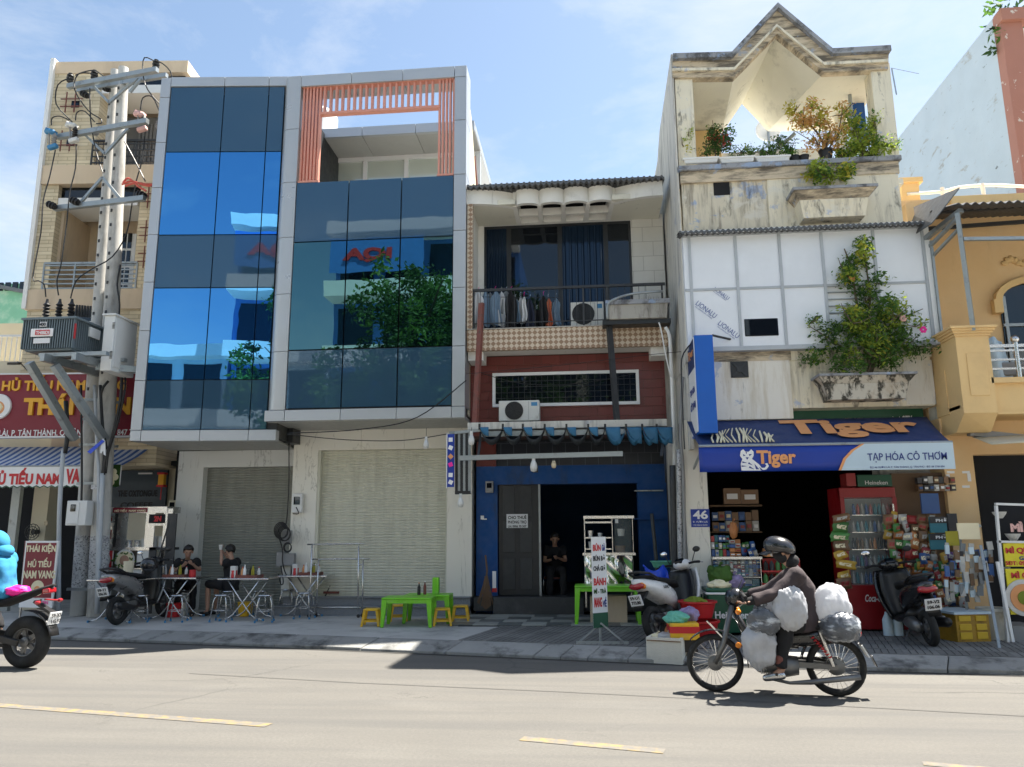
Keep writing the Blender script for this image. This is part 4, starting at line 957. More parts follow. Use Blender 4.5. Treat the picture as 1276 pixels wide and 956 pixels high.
# upper wall and window
wz1 = PW_.z(700, 278); bz1 = PF.z(700, 408); bz0 = PF.z(700, 434); fl_z = bz1-.05
wx0, wx1 = PW_.u(603, 340), PW_.u(788, 340)
m = MB(); m.box(xl, YW, bz0, wx0, YW+.2, cz0+.1); m.build('wall', 'canopy_white', mh)
m = MB(); m.box(wx1, YW, bz0, xr+.1, YW+.2, cz0+.1); m.build('wall', 'wall_tile', mh)
m = MB(); m.box(wx0, YW, wz1, wx1, YW+.2, cz0+.1); m.build('wall', 'canopy_white', mh)
m = MB(); m.box(xl, 13.5, fl_z, xl+.05, YW, cz0); m.build('side_wall', 'canopy_white', mh)
pxw = [603, 634, 698, 756, 788]
for k in range(4):
    a, b = PW_.u(pxw[k], 340), PW_.u(pxw[k+1], 340)
    f = MB()
    for q in ((a, fl_z, a+.045, wz1), (b-.045, fl_z, b, wz1), (a+.045, wz1-.05, b-.045, wz1)): f.box(q[0], YW+.03, q[1], q[2], YW+.09, q[3])
    o = f.build('window_frame', 'black_frame', mh)
    g = MB(); g.box(a+.045, YW+.055, fl_z, b-.045, YW+.07, wz1-.05); g.build('pane', ('dark_blue_glass', 'dark_glass', 'dark_blue_glass', 'dark_glass')[k], o)
    if k in (0, 2):
        for i in range(7): x = a+.09+(b-a-.18)*i/6; c = MB(); c.tube([(x, YW+.05, fl_z), (x, YW+.05, wz1-.06)], .028 if k else .02, 6); c.build('curtain_fold', 'dark_blue_glass', o)
m = MB(); m.box(xl, YW+.1, fl_z, xr, YW+2, cz0+.1); m.build('room_shell', 'dark_room', mh)
# balcony slab with small patterned tiles
m = MB(PF); m.box(xl, 0, bz0, xr, .1, bz1); m.build('tiled_band', 'breeze_tile', mh)
m = MB(PF); m.box(xl, .1, bz0+.02, xr, YW-13.4, bz1-.06); m.build('balcony_slab', 'canopy_white', mh)
m = MB(PF); m.box(xl, -.005, bz1, xl+.1, .12, cz0); m.build('tiled_strip', 'breeze_tile', mh)
m = MB(PF); m.box(xl, -.02, bz1, xr, .12, bz1+.02); m.build('slab_edge', 'planter_concrete', mh)
for px in (597, 818):
    u = PR.u(px, 440); m = MB(); m.box(u-.14, 13.5, bz0-.16, u+.14, YR+.1, bz0+.018); m.build('corbel', 'canopy_white', mh)
# railing
rz = PF.z(700, 357)
m = MB(PF); m.box(PF.u(588, 357), .02, rz-.03, PF.u(829, 357), .07, rz+.015); m.build('top_rail', 'dark_steel', mh)
m = MB(PF); m.box(PF.u(588, 357), .035, bz1+.12, PF.u(829, 357), .055, bz1+.135); m.build('bottom_rail', 'dark_steel', mh)
for px in (590, 727, 757, 826): m = MB(PF); u = PF.u(px, 380); m.box(u-.015, .03, bz1, u+.015, .06, rz-.03); m.build('rail_post', 'dark_steel', mh)
m = MB(PF)
for k in range(1, 26): u = PF.u(590, 380)+k*.125; m.box(u-.004, .04, bz1, u+.004, .05, rz-.03)
m.build('rail_wire', 'dark_steel', mh, kind='stuff')
# red tiled wall with its long window
rt, rb = PR.z(700, 436), 3.35
rx0, rx1 = -2.12, PR.u(829, 480)
m = MB(); m.box(rx0, YR+.012, 3.3, rx1, YR+.3, rt+.1); m.build('red_wall_backing', 'tile_joint', mh)
fx0, fx1, fz0, fz1 = PR.u(613, 485), PR.u(797, 485), PR.z(705, 506), PR.z(705, 463.5)
fx0, fx1 = PR.u(614, 486), PR.u(796.5, 486)
tw, th_ = .335, .165; tp = None
nx = int((rx1-rx0)/tw)+1
for j in range(9):
    for i in range(nx+1):
        a = rx0+i*tw-(.16 if j % 2 else 0); b = a+tw-.006; z0 = rb+j*th_; z1 = z0+th_-.006
        a = max(a, rx0); b = min(b, rx1)
        if b-a < .03 or z0 > rt or (a > fx0-.02 and b < fx1+.02 and z0 > fz0-.02 and z1 < fz1+.02): continue
        full = abs(b-a-tw+.006) < 1e-4 
        if full and tp: share(tp, mh, Vector((a, YR, z0))-mh.location, 'wall_tile'); continue
        t = MB(); t.box(0, 0, 0, b-a, .02, z1-z0); o = t.build('wall_tile', 'red_tile', mh, local=True); o.location = Vector((a, YR, z0))-mh.location
        if full: tp = o
wf = MB(); e = .055
wf.box(fx0, YR-.05, fz0, fx0+e, YR+.02, fz1); wf.box(fx1-e, YR-.05, fz0, fx1, YR+.02, fz1); wf.box(fx0+e, YR-.05, fz0, fx1-e, YR+.02, fz0+e); wf.box(fx0+e, YR-.05, fz1-e, fx1-e, YR+.02, fz1)
o = wf.build('window_frame', 'white_frame', mh); g = MB(); g.box(fx0+e, YR-.02, fz0+e, fx1-e, YR+.01, fz1-e); g.build('pane', 'dark_glass', o)
g = MB()
for k in range(1, 24): x = fx0+e+(fx1-fx0-2*e)*k/24; g.box(x-.003, YR-.026, fz0+e, x+.003, YR-.0205, fz1-e)
for k in range(1, 5): z = fz0+e+(fz1-fz0-2*e)*k/5; g.box(fx0+e, YR-.027, z-.003, fx1-e, YR-.0207, z+.003)
g.build('security_mesh', 'dark_steel', o, kind='stuff')
def ac_unit(x0, y0, x1, y1, Y, label):
    a, b = onY(x0, y1, Y), onY(x1, y0, Y); t = thing('air_conditioner', label, 'air conditioner', ((a.x+b.x)/2, Y, a.z), group='outdoor air conditioner units')
    m = MB(); m.box(a.x, Y, a.z, b.x, Y+.28, b.z); m.build('case', 'ac_white', t, bevel=.012)
    w, h = b.x-a.x, b.z-a.z; c = Vector((a.x+w*.38, Y, (a.z+b.z)/2)); r = min(h*.44, w*.34)
    m = MB(); m.lathe([(.0, -.006), (r, -.006), (r, .002)], c, 28, 'y'); m.build('fan_opening', 'black_plastic', t)
    m = MB()
    for k in range(1, 8):
        q = r*k/7; m.tube([c+Vector((q*math.cos(i*.2618), -.014, q*math.sin(i*.2618))) for i in range(24)], .0035, 4, closed=True)
    for k in range(8): m.tube([c+Vector((r*math.cos(k*.785), -.014, r*math.sin(k*.785))), c+Vector((.03*math.cos(k*.785), -.014, .03*math.sin(k*.785)))], .004, 4)
    m.build('fan_grille', 'dark_steel', t, kind='stuff')
    m = MB(); m.box(a.x+w*.73, Y-.004, a.z+.02, a.x+w*.735, Y+.002, b.z-.02); m.build('panel_joint', 'dark_steel', t)
    m = MB(); m.box(b.x-w*.2, Y-.005, b.z-h*.28, b.x-w*.05, Y+.002, b.z-h*.1); m.build('maker_label', 'blue_rubber', t)
    for q in (.15, .8): m = MB(); m.box(a.x+w*q-.03, Y+.02, a.z-.05, a.x+w*q+.03, Y+.26, a.z); m.build('foot', 'dark_steel', t)
ac_unit(711.5, 375.5, 752, 407, 13.75, 'white outdoor air conditioner unit standing on the tiled balcony behind the railing')
ac_unit(621.5, 498.5, 672, 525, 13.55, 'white outdoor air conditioner unit on the awning beam before the red tiled wall')
# concrete trough on the balcony rail
tr = thing('balcony_trough', 'old grey concrete planting trough hanging at the right end of the balcony', 'planter', tuple(onY(795, 400, 13.1)))
a, b = onY(758, 398, 13.05), onY(832, 377, 13.05)
m = MB(); m.prism([(a.x, b.z), (a.x+.02, a.z), (b.x-.02, a.z), (b.x, b.z)], 13.05, 13.4); m.build('trough', 'planter_concrete', tr, bevel=.01)
m = MB(); m.box(a.x-.04, 13.02, b.z-.01, b.x+.04, 13.43, b.z+.07); m.build('rim', 'old_top', tr); m = MB(); m.box(a.x-.1, 13.1, a.z-.08, b.x+.05, 13.38, a.z-.002); m.build('shelf', 'black_frame', tr)
r_ = random.Random(3); m = MB()
for k in range(90):
    x, y = r_.uniform(a.x, b.x), r_.uniform(13.1, 13.35); p = Vector((x, y, b.z+.06)); q = p+Vector((r_.uniform(-.06, .06), r_.uniform(-.03, .03), r_.uniform(.05, .16)))
    m._a([p, p+Vector((.006, 0, 0)), q], [(0, 1, 2)])
m.build('dry_grass', 'stick_brown', tr, kind='stuff')
m = MB(); pxtube(m, [(757, 398), (757, 380), (768, 372), (790, 366), (826, 363)], 13.02, .022, 8); m.build('bent_rail', 'galv', tr, smooth=True)
# leaning posts
for (p, q, Y0, Y1, lb) in (((600, 378), (592, 530), 13.28, 13.1, 'rust-brown steel post leaning at the left end of the awning beam'), ((757, 382), (769, 527), 13.28, 13.1, 'dark brown steel post at the right rising from the awning beam to the trough')):
    m = MB(); m.beam(onY(*p, Y0), onY(*q, Y1), .09, .07); o = m.build('steel_post', 'rust_steel' if p[0] < 700 else 'dark_steel'); tag(o, lb, 'post', 'steel posts holding the awning')
# washing on the balcony
garm = [(596, 10, 363, 403, 'cloth_white', 'pale blue-white shirt at the left end of the washing line'), (604, 9, 362, 406, 'denim', 'faded denim garment second from the left on the washing line'),
        (611, 9, 364, 405, 'cloth_grey', 'grey garment hanging between two pale shirts'), (617, 11, 362, 404, 'denim', 'washed-out blue jeans folded over the line'),
        (624, 9, 363, 406, 'cloth_white', 'long white garment beside the crumpled black shirt'), (631, 11, 362, 390, 'cloth_grey', 'light grey top bunched on its hanger'),
        (637, 10, 362, 408, 'cloth_black', 'crumpled black shirt in the middle of the bunched washing'), (642, 9, 372, 402, 'denim', 'small blue denim skirt behind the black shirt'),
        (648, 6, 369, 402, 'cloth_white', 'narrow white shirt seen edge on'), (653, 5, 369, 401, 'cloth_white', 'second narrow white shirt next to the black one'), (660.5, 8, 372, 408, 'cloth_navy', 'dark navy dress hanging straight'),
        (669, 9, 385, 408, 'cloth_black', 'short black trousers on the line'), (677, 8, 368, 404, 'cloth_black', 'black top left of the orange shirt'), (683, 7, 371, 406, 'cloth_orange', 'orange shirt on the washing line'), (692.5, 8, 371, 405, 'denim', 'light blue denim shirt at the right end of the washing')]
for k, (px, w, y0, y1, mt, lb) in enumerate(garm):
    Y = 13.7+(k % 3)*.05; c = onY(px, y0, Y); z0 = onY(px, y1, Y).z; W_ = w*.0143*1.15; r_ = random.Random(k)
    t = thing('garment', lb, 'clothes', tuple(c), group='washing hung on the balcony'); ph = r_.uniform(0, 6)
    def fn(a, b, s=1):
        wd = W_*(.35+.65*min(1, b*5))*(1+.25*b); x = c.x+(a-.5)*wd+.012*math.sin(b*7+ph)
        return (x, c.y+.04*math.sin(a*9+ph)*(.4+b)+.02, c.z-(c.z-z0)*b+(.02*math.sin(a*6+ph) if b > .9 else 0)-abs(a-.5)*.06*(b < .15))
    m = MB(); m.grid(fn, 12, 12); m.build('cloth', mt, t, smooth=True, solid=.008)
    m = MB(); m.tube([c+Vector((0, 0, 0)), c+Vector((0, 0, .06)), c+Vector((.02, 0, .08))], .004, 4); m.build('hanger_hook', 'steel' if k % 3 else 'pink', t)
m = MB(); m.tube([onY(588, 370, 13.75), onY(700, 371, 13.75)], .006, 4); tag(m.build('washing_line', 'cable'), 'thin dark washing line stretched along the balcony above the clothes', 'line')
# ---- awning below the red wall
am = thing('folding_awning', 'retracted blue fabric awning hanging in swags under a weathered metal beam', 'awning', (-.3, 13, 2.9))
za1, za0 = onY(700, 525, 13.1).z, onY(700, 534, 13.1).z
m = MB(); m.box(onY(583, 530, 13.1).x, 13.05, za0, onY(831, 530, 13.1).x, 13.3, za1); m.build('beam', 'old_side', am, bevel=.01)
m = MB(); m.box(onY(600, 541, 13.0).x, 12.98, onY(700, 542.5, 13).z, onY(780, 541, 13).x, 13.04, onY(700, 536, 13).z); m.build('rail', 'galv', am)
clip = [598, 627, 652, 679, 706, 733, 754, 780, 800, 818, 838]; mat('swag_blue', (.03, .14, .26), .7, var=.25, sc=4, rand=.1); mat('swag_dark', (.025, .03, .036), .85, var=.2)
for i, (p, q) in enumerate(zip(clip, clip[1:])):
    a, b = onY(p, 534, 12.95), onY(q, 534+(i > 6)*1.5, 12.95)
    def fn(s, t, a=a, b=b):
        sag = .30*(1-(2*s-1)**2)**.8; return (a.x+(b.x-a.x)*s, 12.9+.38*t-.07*math.sin(s*math.pi), a.z+.01-sag*(.35+.65*math.sin(math.pi*min(1, t*.8+.2)))*(1-.1*t)-.02*t)
    m = MB(); m.grid(fn, 14, 8); m.build('fabric_swag', 'swag_dark' if i < 6 else 'swag_blue', am, smooth=True, solid=.006)
    def fn2(s, t, a=a, b=b): return (a.x+.01+(.09+.06*s)*s*(1.6 if i > 5 else 1), 12.88-.02*math.sin(t*3), a.z+.01-t*(.28*(1-(1-s)**2)*(1 if i > 5 else .55)))
    m = MB(); m.grid(fn2, 6, 6); m.build('fabric_fold', 'swag_blue', am, smooth=True, solid=.004)
    m = MB(); m.cbox(a+Vector((0, -.05, .02)), (.035, .03, .1)); m.build('clip', 'black_plastic', am)
m = MB(); p, q = onY(572, 571, 12.7), onY(776, 565.5, 12.7); m.beam(p, q, .06, .08); m.build('front_bar', 'galv', am)
for x in (600, 828): m = MB(); m.beam(onY(x, 534, 13.2), onY(x-4, 569, 12.75), .04, .04); m.build('arm', 'dark_steel', am)
def bulb(px, py, Y, label, cord=None, s=1., mt='porcelain'):
    c = onY(px, py, Y); t = thing('light_bulb', label, 'light bulb', tuple(c), group='unlit bulbs hanging along the awnings')
    m = MB(); m.lathe([(.0, -.10*s), (.035*s, -.09*s), (.045*s, -.04*s), (.038*s, 0), (.022*s, .04*s)], c, 12); m.build('bulb', mt, t, smooth=True)
    m = MB(); m.cyl(c+Vector((0, 0, .04*s)), c+Vector((0, 0, .1*s)), .022*s); m.build('socket', 'black_plastic' if mt != 'porcelain' else 'porcelain', t)
    m = MB(); m.tube([c+Vector((0, 0, .1*s)), c+Vector((.0, 0, .1*s+(cord or .15)))], .005, 4); m.build('cord', 'cable', t)
bulb(665, 578, 12.7, 'large white bulb hanging from the bar in the middle of the blue swags', s=1.35); bulb(690, 577, 12.7, 'small dark bulb hanging right of the large white one', mt='stone_clad', s=.9)
bulb(531, 552, 13.1, 'white bulb hanging alone before the marble over the big shutter', s=1.1); bulb(574, 624, 12.8, 'white bulb below the bundle of dark tubes', s=1.15); bulb(587.5, 546, 12.75, 'white bulb at the left end of the awning beam', s=1.2, cord=.06)
m = MB(); c = onY(667, 585, 12.75); m.cbox(c, (.09, .06, .1)); tag(m.build('security_camera', 'black_plastic'), 'small dark security camera under the large white bulb', 'camera')
# ---- ground floor
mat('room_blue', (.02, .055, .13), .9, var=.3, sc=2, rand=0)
m = MB(); m.box(rx1+.002, YR+.1, PZ, 1.655, YR+.4, 5.2); m.build('side_return', 'old_side', mh)
zh1, zh0 = PB2.z(700, 580), PB2.z(700, 603); yb_ = YB
m = MB(); m.box(rx0, YB+.0, zh0, rx1, YB+.3, zh1); m.build('blue_header', 'blue_wall', mh)
x1_ = PB2.u(620, 680)
m = MB(); m.box(rx0, YB+.003, PZ, x1_, YB+.3, zh0); m.build('blue_pillar', 'blue_wall', mh); m = MB(); m.box(PB2.u(797, 680), YB+.003, PZ, rx1+.02, YB+.3, zh0); m.build('blue_pillar', 'blue_wall', mh)
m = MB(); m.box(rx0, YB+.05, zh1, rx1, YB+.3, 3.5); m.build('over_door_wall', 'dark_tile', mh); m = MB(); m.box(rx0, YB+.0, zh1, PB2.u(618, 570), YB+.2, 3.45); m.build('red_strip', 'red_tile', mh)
m = MB(); m.box(rx0, YR+.3, 3.34, rx1, YB+.3, 3.42); m.build('ceiling', 'dark_room', mh)
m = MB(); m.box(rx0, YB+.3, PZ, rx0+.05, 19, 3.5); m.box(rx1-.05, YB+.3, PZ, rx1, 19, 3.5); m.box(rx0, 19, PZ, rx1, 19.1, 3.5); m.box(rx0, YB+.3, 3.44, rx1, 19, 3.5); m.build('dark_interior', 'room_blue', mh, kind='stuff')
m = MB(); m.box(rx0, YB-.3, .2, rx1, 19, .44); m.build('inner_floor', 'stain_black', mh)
dx0, dx1 = x1_+.02, PB2.u(671, 680); dz1 = zh0
m = MB(); m.box(dx0, YB+.06, .45, dx1, YB+.1, dz1); d = m.build('door', 'black_frame', mh)
for r in range(3):
    for c in range(2):
        a = dx0+.08+c*(dx1-dx0-.1)/2; w = (dx1-dx0-.3)/2; z = .55+r*.68; m = MB(); m.box(a, YB+.045, z, a+w, YB+.06, z+.58); m.build('door_panel', 'dark_steel', d, bevel=.01)
m = MB(); m.box(PB2.u(671.5, 680), YB+.02, .44, PB2.u(674, 680), YB+.08, dz1); m.build('door_track', 'galv', mh)
a, b = PB2.uz(631, 658), PB2.uz(657.5, 640.5)
m = MB(); m.box(a[0], YB+.03, a[1], b[0], YB+.04, b[1]); nb = m.build('rental_notice', 'paper_white', d)
for s, y0, y1 in (('CHO THUÊ', 642, 647), ('PHÒNG TRỌ', 648, 653.5), ('LH: 0906 70 507', 654.5, 657.5)): tx(s, 633, y0, 656, y1, 'ink_black', nb, PL(0, YB+.03), v=-.001, bold=.03, depth=.002)
m = MB(); m.box(PB2.u(618, 755), 14.32, PZ, PB2.u(728, 755), YB-.05, .45); m.build('black_step', 'stain_black', mh, bevel=.01)
meter(610, 607, YB-.06, 'grey electric meter on the blue pillar left of the black door', .15, .22, 'cable_grey', .08)
m = MB(); p = onY(601, 645, YB-.02); m.cbox(p, (.06, .03, .07)); m.cbox(p+Vector((.04, -.01, -.03)), (.09, .03, .02)); m.build('socket_outlet', 'ink_white', mh)
for i, y in enumerate((612, 647)): m = MB(); a, b = PB2.uz(790, y), PB2.uz(826, y-1); m.box(a[0], YB-.1, a[1]-.01, b[0], YB+.0, a[1]+.012); m.build('wall_shelf', 'blue_wall' if i else 'galv', mh)
# hanging vertical sign, bundle of tubes
hs = thing('hanging_sign', 'narrow blue and white vertical shop sign hanging edge-on at the marble corner', 'sign', tuple(onY(562, 575, 12.9)))
m = MB(); a, b = onY(557, 607, 12.85), onY(566, 541, 12.85); m.box(a.x, 12.85, a.z, b.x, 12.9, b.z); m.build('board', 'banner_blue', hs)
m = MB(); m.box(a.x-.015, 12.84, a.z-.02, a.x, 12.91, b.z+.02); m.build('edge', 'white_frame', hs)
for k, (y, mt) in enumerate(((548, 'ink_white'), (558, 'ink_white'), (569, 'ink_orange'), (579, 'pink'), (592, 'ink_white'), (601, 'ink_white'))):
    m = MB(); c = onY(561.5, y, 12.845); m.cbox(c, (.07, .008, .07), (0, .4*k, 0)); m.build('print_patch', mt, hs)
tb = thing('tube_bundle', 'bundle of dark folded shutter tubes hanging beside the narrow sign', 'folded shutter', tuple(onY(577, 575, 13.0)))
for k in range(6): m = MB(); x = 569+k*3.2; m.beam(onY(x, 538, 12.98), onY(x, 614, 12.98), .035, .05); m.build('shutter_slat', 'galv' if k % 2 else 'black_frame', tb)
m = MB(); m.beam(onY(560, 540, 12.95), onY(600, 536, 12.95), .05, .05); m.build('top_bar', 'galv', tb); m = MB(); m.box(onY(567, 616, 12.95).x, 12.93, onY(567, 616, 12.95).z, onY(586, 612, 12.95).x, 13.05, onY(567, 612, 12.95).z); m.build('bottom_cap', 'black_frame', tb)
# tiled apron in front of the door
tlr = bpy.data.objects.new('tiled_apron', None); COL.objects.link(tlr); tlr['kind'] = 'structure'
mat('apron_light', (.36, .37, .34), .4, var=.12, rand=.15, c2=(.2, .2, .19), t2=(.5, .7), s2=4); mat('apron_dark', (.13, .14, .135), .4, var=.15, rand=.2)
m = MB(); m.box(-2.12, 12.74, PZ-.05, 1.25, 14.6, PZ+.012); m.build('apron_bed', 'joint_dark', tlr)
for j in range(4):
    for i in range(9):
        t = MB(); t.box(0, 0, 0, .388, .388, .02); o = t.build('floor_tile', 'apron_light' if (i+j) % 2 or rnd.random() < .2 else 'apron_dark', tlr, local=True)
        o.location = (-2.28+i*.394+j*.04, 12.75+j*.394, PZ+.005)
# party wall pipes right of the middle house
for k, (w, Y, r, mt) in enumerate(((((829, 408), (834, 418), (836, 450), (840, 560), (842, 760)), 13.1, .03, 'white_paint'), (((821, 402), (824, 412), (829, 440), (836, 470)), 13.0, .012, 'white_paint'), (((846, 560), (847, 650), (849, 765)), 12.75, .04, 'poster_pole'),
                                    (((838, 580), (840, 680), (843, 768)), 12.8, .05, 'dark_steel'), (((851, 470), (848, 540), (852, 600), (854, 765)), 12.7, .025, 'cable_grey'), (((812, 640), (818, 700), (822, 760)), 13.2, .03, 'dark_steel'))):
    m = MB(); pxtube(m, w, Y, r, 8); tag(m.build('wall_pipe', mt, smooth=True), ['thick white drain pipe bending down beside the trough', 'thin white hose hanging from the trough', 'pipe plastered with torn stickers between the two shops', 'dark pipe on the right of the cart', 'grey conduit beside the house number pier', 'short dark pipe behind the white scooter'][k], 'pipe', 'pipes between the middle house and the grocery')
for k, (w, Y, r) in enumerate(((((357, 541), (430, 548), (500, 549), (557, 541)), 13.2, .008), (((360, 540), (450, 535), (520, 520), (581, 474)), 13.2, .01), (((590, 462), (650, 478), (720, 478), (790, 466)), 13.7, .006), (((581, 466), (700, 455), (830, 440), (960, 430)), 13.0, .005))):
    m = MB(); pxtube(m, w, Y, r, 5, 6); tag(m.build('overhead_cable', 'cable', smooth=True), ['black cable sagging over the marble above the big shutter', 'black cable rising from the soffit to the balcony house', 'thin cable drooping before the long red-wall window', 'thin cable crossing from the balcony house to the grocery'][k], 'cable', 'loose cables on the fronts')
# ================================================================= old house with the grocery (number 46)
YG = 12.4; P4 = PL(0, YG)
oh = thing('grocery_house', 'weathered old house with gabled roof terrace and grocery shop at street level', 'building', (3.5, 13.2, 0))
U4, Z4 = P4.u, P4.z
gx0, gx1 = 1.70, 5.45
# roof slab with gable, as seen from below
def fr(px, py, v=0): return P4.uz(px, py, v)
YBk = 3.6
top = [fr(838, 72), fr(911, 70), fr(968, 9), fr(1036, 66), fr(1108, 62)]
bot = [fr(838, 97), fr(915, 96), fr(968, 42), fr(1027, 90), fr(1107, 86)]
m = MB(P4)
pts = top+bot[::-1]; m.prism(pts, 0, .16); m.build('gable_fascia', 'old_band', oh, bevel=.01)
# mouldings
def strip(lo, hi, v0, v1, mt, nm):
    m = MB(P4)
    for i in range(4):
        q = [lo[i], lo[i+1], hi[i+1], hi[i]]; m.prism(q, v0, v1)
    return m.build(nm, mt, oh)
up = lambda L_, d: [(x, z+d) for x, z in L_]
strip(up(top, -.07), up(top, .03), -.09, .3, 'old_top', 'roof_coping'); strip(up(bot, 0.11), up(bot, .16), -.045, .1, 'old_cream', 'cornice')
# soffit: folded plates running back, narrowing towards a lower rear gable
bk = [(top[0][0], bot[0][1]), (2.85, bot[0][1]), (3.28, bot[0][1]+.62), (3.75, bot[0][1]), (top[4][0], bot[4][1])]
bkf = [(x, z) for x, z in bot]
sf = MB(P4); th = .14; depth = 2.1
for i in range(4):
    a, b = bkf[i], bkf[i+1]; c, d = bk[i+1], bk[i]
    z0 = lambda p: (p[0], .1, p[1]+.02); zz_ = lambda p: (p[0], depth, p[1]+.02)
    lo = [z0(a), z0(b), zz_(c), zz_(d)]; hi = [(p[0], p[1], p[2]+th) for p in lo]
    sf._a(lo+hi, [(0, 1, 2, 3), (7, 6, 5, 4), (0, 4, 5, 1), (1, 5, 6, 2), (2, 6, 7, 3), (3, 7, 4, 0)])
sf.build('roof_slab', 'soffit_old', oh)
# terrace columns
zp1, zp0 = Z4(900, 206), Z4(900, 280)
ct = bot[0][1]+.02
for a, w, v in ((1.70, .3, .05), (5.0, .32, .05), ):
    m = MB(P4); m.box(a, v, zp1, a+w, v+.3, ct+.05); m.build('terrace_column', 'old_cream', oh)
m = MB(P4); m.box(1.68, .36, zp1-.02, 1.74, 5.5, ct+.05); m.build('side_wall', 'old_side', oh)
m = MB(P4); m._a([(1.665, .0, zp1-3.4), (1.665, 6.0, zp1-3.4), (1.665, 6, ct-1.6), (1.665, 2.3, ct+.25), (1.665, .02, ct+.45)], [(0, 1, 2, 3, 4)]); m.build('party_wall', 'old_side', oh, solid=.03)
m = MB(P4); m.box(4.85, 1.4, zp1, 5.0, 1.6, ct); m.build('terrace_post', 'old_cream', oh)
m = MB(P4); m.cbox((5.12, 1.1, Z4(1070, 145, 1.1)), (.24, .04, 1.2)); m.build('blue_shutter', 'blue_wall', oh)
m = MB(P4); m.tube([(4.85, .8, zp1+.1), (4.9, .8, ct)], .035, 8); m.tube([P4.w(0, 0, 0) and (3.0, 1.5, zp1+.35), (4.0, 1.2, zp1+1.15)], .035, 8); m.build('terrace_pipe', 'galv', oh, kind='stuff')
m = MB(P4); m.box(1.72, 1.9, zp1, 2.78, 2.0, P4.z(870, 163, 1.9)); m.build('rear_parapet', 'pink_wall' and 'orange_pale', oh); m = MB(P4); m.box(2.79, 1.95, zp1, 4.85, 2.05, P4.z(960, 188, 1.95)); m.build('rear_parapet', 'canopy_white', oh)
# parapet: two bays
px_a, px_b = U4(845, 240), U4(1120, 240); split = U4(957, 245)
m = MB(P4); m.box(1.72, .03, zp0-.1, split, .2, zp1-.3); m.build('parapet', 'old_wall', oh)
m = MB(P4); m.box(split, .0, zp0-.1, px_b+.02, .2, zp1-.28); m.build('parapet', 'old_cream', oh)
m = MB(P4); m.box(1.7, -.02, zp1-.3, px_b+.04, .22, zp1-.09); m.build('parapet_band', 'old_band', oh)
m = MB(P4); m.box(1.66, -.07, zp1-.09, px_b+.08, .3, zp1); m.build('parapet_coping', 'old_top', oh, bevel=.012)
m = MB(P4); m.box(1.72, .2, zp1-.4, 5.4, 5.5, zp1-.3); m.build('terrace_floor', 'soffit_old', oh)
a = fr(890, 243); b = fr(909, 226); m = MB(P4); m.box(a[0], .02, a[1], b[0], .026, b[1]); m.build('vent_hole', 'black_matte', oh)
# planter bracket boxes
def trough(px0, px1, y1, y0, nm, lb, mt, dep=.42, flare=.1, bsl=.06):
    a, b = P4.uz(px0, y0, -dep), P4.uz(px1, y1, -dep); t = thing(nm, lb, 'planter', tuple(P4.w((a[0]+b[0])/2, -dep/2, a[1])))
    z0, z1 = a[1], b[1]; h = z1-z0
    m = MB(P4); x0, x1 = a[0], b[0]
    lo = [(x0+flare+bsl, -dep+flare*1.4, z0), (x1-flare-bsl, -dep+flare*1.4, z0), (x1-flare-bsl, .0, z0), (x0+flare+bsl, .0, z0)]
    mi = [(x0+flare, -dep+flare, z0+h*.62), (x1-flare, -dep+flare, z0+h*.62), (x1-flare, .0, z0+h*.62), (x0+flare, .0, z0+h*.62)]
    m._a(lo+mi, [(3, 2, 1, 0), (0, 1, 5, 4), (1, 2, 6, 5), (2, 3, 7, 6), (3, 0, 4, 7), (4, 5, 6, 7)]); m.build('trough', mt, t)
    m = MB(P4); hi = [(x0, -dep, z1-h*.1), (x1, -dep, z1-h*.1), (x1, .0, z1-h*.1), (x0, .0, z1-h*.1)]; mi = [(p[0], p[1], p[2]+.003) for p in mi]
    m._a(mi+hi, [(0, 1, 5, 4), (1, 2, 6, 5), (2, 3, 7, 6), (3, 0, 4, 7), (4, 5, 6, 7), (3, 2, 1, 0)]); m.build('flared_rim', 'old_band' if mt == 'old_cream' else mt, t)
    m = MB(P4); m.box(x0-.02, -dep-.02, z1-h*.1+.002, x1+.02, .0, z1); m.build('rim_top', 'old_top', t)
    m = MB(P4); m.box(x0+.05, -dep+.05, z1, x1-.05, -.02, z1+.015); m.build('soil', 'soil', t, kind='stuff')
    return t, (x0, x1, z0, z1)
_, TB1 = trough(992, 1092, 229, 268, 'upper_wall_planter', 'cream concrete wall planter with blue patches high under the terrace', 'old_cream')
_, TB2 = trough(1024, 1141, 463, 497, 'lower_wall_planter', 'mossy black-streaked concrete wall planter under the white cladding', 'trough_mossy', flare=.08)
# white boxes on the parapet
def box_planter(px0, px1, y0, y1, mt, lb):
    a, b = P4.uz(px0, y0, .02), P4.uz(px1, y1, .02); t = thing('planter_box', lb, 'planter', tuple(P4.w((a[0]+b[0])/2, .1, a[1])), group='planter boxes on the parapet'); w = b[0]-a[0]
    m = MB(P4); m.prism([(a[0]+.03, a[1]), (b[0]-.03, a[1]), (b[0], b[1]), (a[0], b[1])], .0, .24); m.build('box', mt, t, bevel=.008)
    m = MB(P4); m.box(a[0]-.012, -.015, b[1]-.025, b[0]+.012, .255, b[1]+.005); m.build('rim', mt, t)
    m = MB(P4); k = int(w/.03)
    for i in range(1, k): m.box(a[0]+.03+(w-.06)*i/k-.004, -.008, a[1]+.01, a[0]+.03+(w-.06)*i/k+.004, .002, b[1]-.03)
    m.build('flute', mt, t, kind='stuff')
yb0 = 206
box_planter(852, 895, 204.5, 196, 'white_paint', 'white fluted planter box at the left end of the parapet'); box_planter(897, 940, 204, 195, 'white_paint', 'white fluted planter box in the middle of the parapet'); box_planter(942, 984, 203.5, 194, 'white_paint', 'white fluted planter box at the right of its row')
